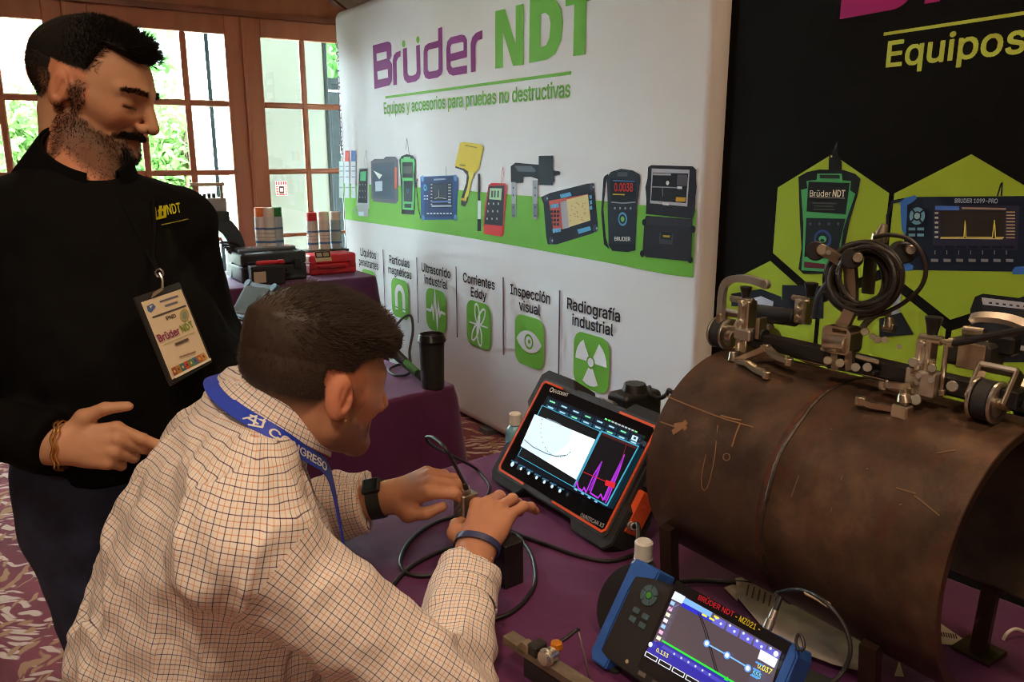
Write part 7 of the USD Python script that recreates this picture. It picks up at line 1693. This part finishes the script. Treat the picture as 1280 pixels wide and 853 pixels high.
tc = GB.at(*GB.px(*CB((235, 118))[0]), .002); hc = GB.at(*GB.px(*CB((200, 20))[0]), .006)
obj('clip', cat_mesh([tube([tc, tc * .5 + hc * .5 + GB.n * .003, hc], .0022, 8), ring(hc, GB.x, .007, .003, .002, 20)]), STEEL, bd); obj('clip_strap', gpl(Polygon(GB.pts(CB((160, 190), (175, 150), (240, 110), (245, 130), (190, 170)))), .001, .001), M('clear_strap', srgb(140, 120, 96), .3), bd)
lc = [hc] + [q for q in (on_shirt(*a, shm, .004) for a in ((184, 320), (168, 285), (152, 255))) if q is not None]
obj('cord', strap(spline(lc, 5), V(.35, -.9, .1), .005, .0012), M('lanyard_black', (.0045, .004, .0038), .9, specular_ior_level=.1), bd)
lc2 = [hc] + [q for q in (on_shirt(*a, shm, .004) for a in ((190, 320), (191, 285), (190, 250))) if q is not None]
obj('cord', strap(spline(lc2, 5), V(.35, -.9, .1), .005, .0012), M('lanyard_black'), bd)

# ------------------------------------------------------------------ the man sitting
tf = V(.93, .37, 0); tf /= np.linalg.norm(tf); tr_ = np.cross(tf, UP); RT = np.stack([tr_, tf, UP], 1)
C7 = V(-.347, 1.040, 1.068); TR, TL_ = V(-.312, .850, .968), V(-.455, 1.205, .955); pelT = V(-.455, .955, .52)
hT = Head(at(398, 473, 1.10), V(.74, .67, 0), math.radians(17), .0, .99)
eTR, wTR = at(556, 872, .975), at(594, 690, 1.195)
eTL, wTL = V(-.44, 1.24, .80), at(483, 622, 1.33)
xTR = at(618, 628, 1.268) - wTR; xTL = at(549, 597, 1.305) - wTL
handTR = Hand(wTR, xTR, V(-.15, -.42, .9), 1, {'i': (.95, .75, .5), 'm': (.62, .65, .4), 'r': (.5, .6, .4), 'p': (.25, .55, .3)}, {'i': .10, 'm': -.08, 'r': -.22, 'p': -.50}, ((.040, .048, -.014), (.066, .060, -.028), (.086, .056, -.040)), .98)
handTL = Hand(wTL, xTL, V(-.35, -.40, .85), -1, {'i': (.55, .75, .5), 'm': (.65, .8, .5), 'r': (.75, .8, .5), 'p': (.8, .8, .5)}, {'i': .06, 'm': .0, 'r': -.06, 'p': -.12}, ((.042, .046, -.012), (.074, .052, -.020), (.102, .044, -.026)), .93)
def torsoT(p, g=0.0):
    c1 = V(-.400, 1.015, .855) + tf * .002; c2 = V(-.445, .975, .67) + tf * .012
    d = U(.07, ell(p, c1, (.176 + g, .136 + g, .20), RT), ell(p, c2, (.188 + g, .166 + g, .23), RT), ell(p, pelT + tf * .01, (.175 + g, .150 + g, .16), RT))
    return U(.05, d, seg(p, TR, TL_, .066 + g), seg(p, C7, TR, .046 + g * .6, .060 + g), seg(p, C7, TL_, .046 + g * .6, .060 + g))
def bodyT(p):
    d = U(.02, hT.sdf(p, .001), hT.neck(p, C7 + tf * .035, .056, .064))
    d = smin(d, torsoT(p, -.014), .02)
    for s, e, w in ((TR, eTR, wTR), (TL_, eTL, wTL)): d = U(.02, d, seg(p, s, e, .050, .040), seg(p, e, w, .039, .0265))
    return U(.010, d, handTR.sdf(p), handTL.sdf(p))
sitting = thing('person', 'seated man in a checked shirt with blue lanyard, bending over the probe on the table', 'person', pelT * V(1, 1, 0))
axt = (axis_steps(-.70, .10, [(-.41, .06)], .0026, .010), axis_steps(.74, 1.40, [(.93, 1.30)], .0026, .010), axis_steps(.36, 1.32, [(.79, .93), (1.0, 1.29)], .0026, .010))
mT = nets(bodyT, axt)
def hairlineT(q):
    x = np.abs(q[:, 0]); y, z = q[:, 1], q[:, 2]
    front = np.clip((.082 - y) / .006, 0, 1) * np.clip((z - .044) / .006, 0, 1)
    sideb = np.clip((.036 - y) / .008, 0, 1) * np.clip((z - (.012 - .090 * np.clip((-y + .0) / .06, -.3, 1))) / .012, 0, 1)
    return np.clip(np.maximum(front, sideb), 0, 1) * ~((x > .0715) & (np.abs(y + .010) < .025) & (np.abs(z + .012) < .036))
fadeT = lambda q: np.clip((q[:, 2] + .065) / .05, .2, .97)
def goatee(q): return q
write_mesh('body', mT, SKIN, sitting, skin_colors(mT.vertices, hT, (.54, .255, .15), (.024, .014, .010), .55, hairlineT, fadeT))
def thickT(q): return .0035 + .020 * np.clip((q[:, 2] - .030) / .05, 0, 1) + .003 * np.clip((q[:, 1] - .03) / .05, 0, 1) * np.clip((q[:, 2] - .04) / .02, 0, 1)
hmT = hair_cap(hT, lambda q: hairlineT(q) * np.clip((q[:, 2] + .040) / .05, 0, 1), thickT, sitting, HAIRB, seed=6)
grow(hmT, hT, 28000, lambda q: .006 + .010 * np.clip((q[:, 2] - .03) / .05, 0, 1), lambda q, n: n * .6 + (hT.R @ V(.25, .8, .1)) * (.4 + 1.0 * np.clip((q[:, 2] - .02) / .05, 0, 1))[:, None] + (hT.R @ V(0, -.2, -.9)) * (np.clip((.03 - q[:, 2]) / .05, 0, 1))[:, None], sitting, HAIRB, 22, zmin=-.045, curl=.25)
# checked shirt
def check_mat():
    P = .0118; b, nv, og, pk = srgb(238, 230, 222), srgb(112, 96, 114), srgb(220, 172, 142), srgb(226, 196, 176)
    w = (1, 1, 1); rel = lambda c: tuple(np.array(c) / np.array(b))
    ramp = [(0, w), (.20, w), (.225, rel(nv)), (.275, rel(nv)), (.30, w), (.70, w), (.725, rel(og)), (.775, rel(og)), (.80, w), (1, w)]
    n = {'uv': ('uvmap', {'attribute': 'st'}), 's': ('separate_xyz', {}), 'a': ('math', {'math_type': 'multiply', 'value2': 1 / P}), 'b': ('math', {'math_type': 'multiply', 'value2': 1 / P}), 'fa': ('math', {'math_type': 'fraction'}), 'fb': ('math', {'math_type': 'fraction'}),
         'ra': ('rgb_ramp', {'ramp': ramp}), 'rb': ('rgb_ramp', {'ramp': ramp}), 'm': ('mix_color', {'blend_type': 'multiply', 'fac': 1.0}), 'm2': ('mix_color', {'blend_type': 'multiply', 'fac': 1.0, 'b': b}), 'g': ('texture_coordinate', {}), 'nn': ('noise_texture', {'scale': 800, 'detail': 2}), 'bp': ('bump', {'strength': .2, 'distance': .0006}),
         'p': ('principled_bsdf', {'roughness': .85, 'sheen_weight': .1, 'specular_ior_level': .2})}
    l = [('uv.UV', 's.vector'), ('s.x', 'a.value1'), ('s.y', 'b.value1'), ('a.value', 'fa.value1'), ('b.value', 'fb.value1'), ('fa.value', 'ra.fac'), ('fb.value', 'rb.fac'), ('ra.color', 'm.a'), ('rb.color', 'm.b'), ('m.result', 'm2.a'), ('m2.result', 'p.base_color'), ('g.object', 'nn.vector'), ('nn.fac', 'bp.height'), ('bp.normal', 'p.normal')]
    return usdkit.material(stage, '/World/Looks/checked_cotton', n, l, surface='p.BSDF')
CHECK = check_mat()
LIMBS = [(TR, eTR), (eTR, wTR), (TL_, eTL), (eTL, wTL)]
LR = [(.064, .056), (.054, .044), (.064, .056), (.054, .044)]
def shirtT(p):
    d = torsoT(p, .006)
    for i, ((a, b), (r0, r1)) in enumerate(zip(LIMBS, LR)):
        s_ = seg(p, a, b, r0, r1)
        if i % 2: t = (b - a) / np.linalg.norm(b - a); s_ = smax(s_, (p - (a + (b - a) * (.80 if i == 1 else .84))) @ t, .004)
        d = smin(d, s_, .026)
    w1 = fold(p, (10, 10, 10), .036, 15) + fold(p, (24, 24, 24), .012, 16)
    w1 = w1 - .011 * (1 - np.abs(2 * meshkit.fbm(p @ RT * np.array((16, 16, 7)) + 3, 2, 17) - 1)) ** 3
    d = d + w1 + .004
    # gathered rings at the elbows
    for e in (eTR, eTL): k = np.exp(-(np.linalg.norm(p - e, axis=1) / .09) ** 2); d = d + .005 * k * np.sin((p - e) @ V(40, 55, 75) * 1.4)
    d = smax(d, .47 - p[:, 2], .01)
    hole = seg(p, C7 + tf * .035 + UP * .006, hT.w((0, -.02, -.06)), .066, .078); d = smax(d, -hole, .008)
    return d * .8
axq = (axis_steps(-.74, .06, [(-9, 9)], .0052, .0052), axis_steps(.70, 1.42, [(-9, 9)], .0052, .0052), axis_steps(.44, 1.16, [(-9, 9)], .0052, .0052))
shT = relax(nets(shirtT, axq, .03), 1)
def cloth_uv(m):
    """checks run along each sleeve and round the trunk; the pieces meet at seams"""
    v = np.asarray(m.vertices); fc = m.triangles_center; N = np.asarray(m.vertex_normals)
    ds = np.stack([seg(fc, a, b, r0 + .012, r1 + .012) for (a, b), (r0, r1) in zip(LIMBS, LR)], 1)
    dt = torsoT(fc, .006) - .004
    lab = np.where(dt < ds.min(1), 4, ds.argmin(1))
    V_, F_, UV_, N_, n = [], [], [], [], 0
    for k in range(5):
        f = m.faces[lab == k]
        if not len(f): continue
        ids, inv = np.unique(f, return_inverse=True); p = v[ids]
        if k < 4:
            a, b = LIMBS[k]; t = (b - a) / np.linalg.norm(b - a); x = np.cross(t, UP); x /= np.linalg.norm(x); y = np.cross(t, x)
            if k in (1,): y, x = y, x
            q = p - a; ang = np.arctan2(q @ y, -(q @ V(*y)) * 0 + q @ x); ang = np.arctan2(q @ x, q @ -y) if k in (0, 1) else np.arctan2(q @ x, q @ y)
            uv = np.c_[ang * (.060 if k % 2 == 0 else .050), q @ t]
        else:
            ax = C7 - pelT; ax = ax / np.linalg.norm(ax); q = p - pelT; bk = -tf - (-tf @ ax) * ax; bk /= np.linalg.norm(bk); sd = np.cross(ax, bk)
            u_, w_ = q @ sd, q @ bk; ang = np.arctan2(u_ / 1.25, w_); uv = np.c_[ang * .165, q @ ax]
            g = np.clip((p[:, 2] - 1.0) / .08, 0, 1)
        V_.append(p); F_.append(inv.reshape(-1, 3) + n); UV_.append(uv); N_.append(N[ids]); n += len(p)
    return trimesh.Trimesh(np.vstack(V_), np.vstack(F_), process=False), np.vstack(UV_), np.vstack(N_)
sm_, suv, snn = cloth_uv(shT)
write_mesh('shirt', sm_, CHECK, sitting, uv=suv, normals=snn)
nk = hT.w((0, -.022, -.052)) - (C7 + tf * .035); nk /= np.linalg.norm(nk)
CAX = UP * .80 + tf * .55; CAX /= np.linalg.norm(CAX); CBS = C7 + tf * .030 + CAX * .016
collar(sitting, CHECK, CBS, CAX, tf, .066, .088, .034, .35, uvk=1, drop=.022)
def cuff(w, e, r, L, back=.0):
    t = (w - e) / np.linalg.norm(w - e); x = np.cross(t, UP); x /= np.linalg.norm(x); y = np.cross(t, x); n = 48; A = np.linspace(0, 2 * math.pi, n + 1); c = w - t * back
    D = np.cos(A)[:, None] * x + np.sin(A)[:, None] * y; m, g = bilerp_grid(c + D * r, c - t * L + D * (r + .006), .003)
    write_mesh('cuff', m, CHECK, sitting, uv=np.c_[g[:, 0] * r * 2 * math.pi / n, g[:, 1] * L])
cuff(wTR, eTR, .0395, .06, .048); cuff(wTL, eTL, .0385, .055, .040)
# trousers, shoes, chair
def legsT(p):
    d = ell(p, pelT - UP * .02, (.185, .155, .12), RT)
    for sg in (-1, 1):
        h_ = pelT + tr_ * .10 * sg - UP * .02; k = h_ + tf * .40 + tr_ * .03 * sg; a = V(k[0], k[1], .06) + tf * .02; d = U(.03, d, seg(p, h_, k, .088, .066), seg(p, k, a, .064, .052))
    return smax(d + fold(p, (12, 12, 12), .016, 9), .05 - p[:, 2], .01) * .85
obj('trousers', relax(nets(legsT, (axis_steps(-.75, .12, [(-9, 9)], .011, .011), axis_steps(.70, 1.45, [(-9, 9)], .011, .011), axis_steps(.0, .70, [(-9, 9)], .011, .011)), .02), 1), M('trousers_dark', srgb(34, 36, 48), .85), sitting, smooth=True)
for sg in (-1, 1):
    k = pelT + tr_ * .13 * sg + tf * .42; a = V(k[0], k[1], 0)
    obj('shoe', trimesh.convex.convex_hull(np.vstack([rbox((.26, .095, .05), .02, T=frame(a + tf * .06 + UP * .026, tf, z=UP)).vertices, rbox((.10, .08, .09), .02, T=frame(a + UP * .06, tf, z=UP)).vertices])), M('shoe_black'), sitting)
ch = thing('chair', 'dark chair under the seated man in the checked shirt', 'chair', pelT * V(1, 1, 0))
sz = pelT[2] - .155
obj('seat', rbox((.42, .42, .05), .02, T=frame(V(pelT[0], pelT[1], sz) + tf * .06, tf, z=UP)), M('chair_cushion', (.05, .02, .03), .8), ch)
for a in (-.17, .17):
    for b in (-.12, .24): q = V(pelT[0], pelT[1], 0) + tr_ * a + tf * b; obj('leg', cyl(q, q + UP * (sz - .02), .012), M('leg_steel'), ch)
# lanyard round his neck, with white print
s_ = np.cross(tf - (tf @ CAX) * CAX, CAX); s_ /= np.linalg.norm(s_); f_ = np.cross(CAX, s_); lp = []
for a in np.linspace(math.pi * 1.25, .50, 15):
    D_ = math.cos(a) * f_ + math.sin(a) * s_; k_ = abs(a - math.pi) / math.pi; q = CBS + D_ * (.094 + .006 * k_) - CAX * (.030 + .030 * k_ ** 3)
    for _ in range(30):
        if shirtT(q[None])[0] < .004: q = q + D_ * .002 + CAX * .0008
    lp.append(q)
for k_ in range(1, 5): lp.append(lp[14] - UP * .035 * k_ + tf * .004 * k_)
lp = np.array(lp)
for _ in range(2): lp[1:-1] = (lp[:-2] + 2 * lp[1:-1] + lp[2:]) / 4
ln = thing('lanyard', 'blue lanyard with white print round the seated man\'s neck', 'lanyard', lp[0])
LP = spline(lp, 6)
LN = LP - CBS; LN = LN - (LN @ CAX)[:, None] * CAX; LN /= np.linalg.norm(LN, axis=1, keepdims=True); LN = LN * .75 + CAX * .65; LN /= np.linalg.norm(LN, axis=1, keepdims=True)
obj('band', strap(LP + LN * .002, LN, .021, .0014), M('lanyard_blue', srgb(36, 66, 196), .5), ln, smooth=50)
cumL = np.r_[0, np.cumsum(np.linalg.norm(np.diff(LP, axis=0), axis=1))]
tm = meshkit.text_mesh('CONGRESO', .0105, .0006, True); tv = tm.vertices.copy(); L0 = tv[:, 0].max(); s0 = cumL[-1] * .44
def onband(s, y, z):
    P = np.stack([np.interp(s, cumL, LP[:, i]) for i in range(3)], 1); Nn = np.stack([np.interp(s, cumL, LN[:, i]) for i in range(3)], 1); Tn = np.stack([np.interp(s, cumL, np.gradient(LP[:, i])) for i in range(3)], 1); Tn /= np.linalg.norm(Tn, axis=1, keepdims=True)
    return P + np.cross(Nn, Tn) * y[:, None] + Nn * (z + .0030)[:, None]
tm.vertices = onband(s0 + tv[:, 0] / L0 * cumL[-1] * .26, tv[:, 1] - .006, tv[:, 2]); obj('lettering', tm, WHITEP, ln, smooth=False)
em = cat_mesh([prism(LineString(q).buffer(.0012), .0005) for q in ([(0, -.005), (.008, .007), (.014, -.006)], [(.002, .004), (.020, .006)], [(.010, -.008), (.022, -.002), (.018, .008)], [(.003, -.001), (.016, -.001)])]); ev = em.vertices
em.vertices = onband(cumL[-1] * .37 + ev[:, 0] * 1.2, ev[:, 1] * 1.1, ev[:, 2]); obj('emblem', em, WHITEP, ln, smooth=False)
# watch and wristband
def band(thing_, name, c, t, r, w, th, mat, ex=1.0):
    x = np.cross(t, UP); x /= np.linalg.norm(x); y = np.cross(t, x); P = [c + r * ex * math.cos(a) * x + r * math.sin(a) * y for a in np.linspace(0, 2 * math.pi, 49)]
    N = [math.cos(a) * x + math.sin(a) * y for a in np.linspace(0, 2 * math.pi, 49)]
    obj(name, strap(P, N, w, th), mat, thing_, smooth=40)
    return x, y
tL = xTL / np.linalg.norm(xTL); tW = (wTL - eTL) / np.linalg.norm(wTL - eTL); cw = wTL - tW * .016
wt = thing('wristwatch', 'black wristwatch on the seated man\'s left wrist', 'watch', cw)
x, y = band(wt, 'strap', cw, tW, .0305, .022, .003, RUBBER, 1.12); up_ = handTL.B[:, 2]; up_ = up_ - (up_ @ tW) * tW; up_ /= np.linalg.norm(up_)
obj('case', rbox((.030, .030, .009), .003, T=frame(cw + up_ * .033, tW, z=up_)), BLACKP, wt); obj('dial', cbox((.022, .022, .0012), ch=.0003, T=frame(cw + up_ * .0380, tW, z=up_)), M('black_glass'), wt); obj('lower_shell', rbox((.024, .02, .006), .002, T=frame(cw - up_ * .030, tW, z=up_)), M('watch_teal', srgb(50, 70, 80), .4), wt)
tb_ = xTR / np.linalg.norm(xTR); cwb = wTR + tb_ * .012
wb_ = thing('wristband', 'dark blue rubber wristband on the seated man\'s right wrist', 'wristband', cwb)
band(wb_, 'band', cwb, tb_ * .9 + V(0, 0, .12), .0320, .010, .0025, M('wristband_blue', srgb(58, 66, 110), .5), 1.08)
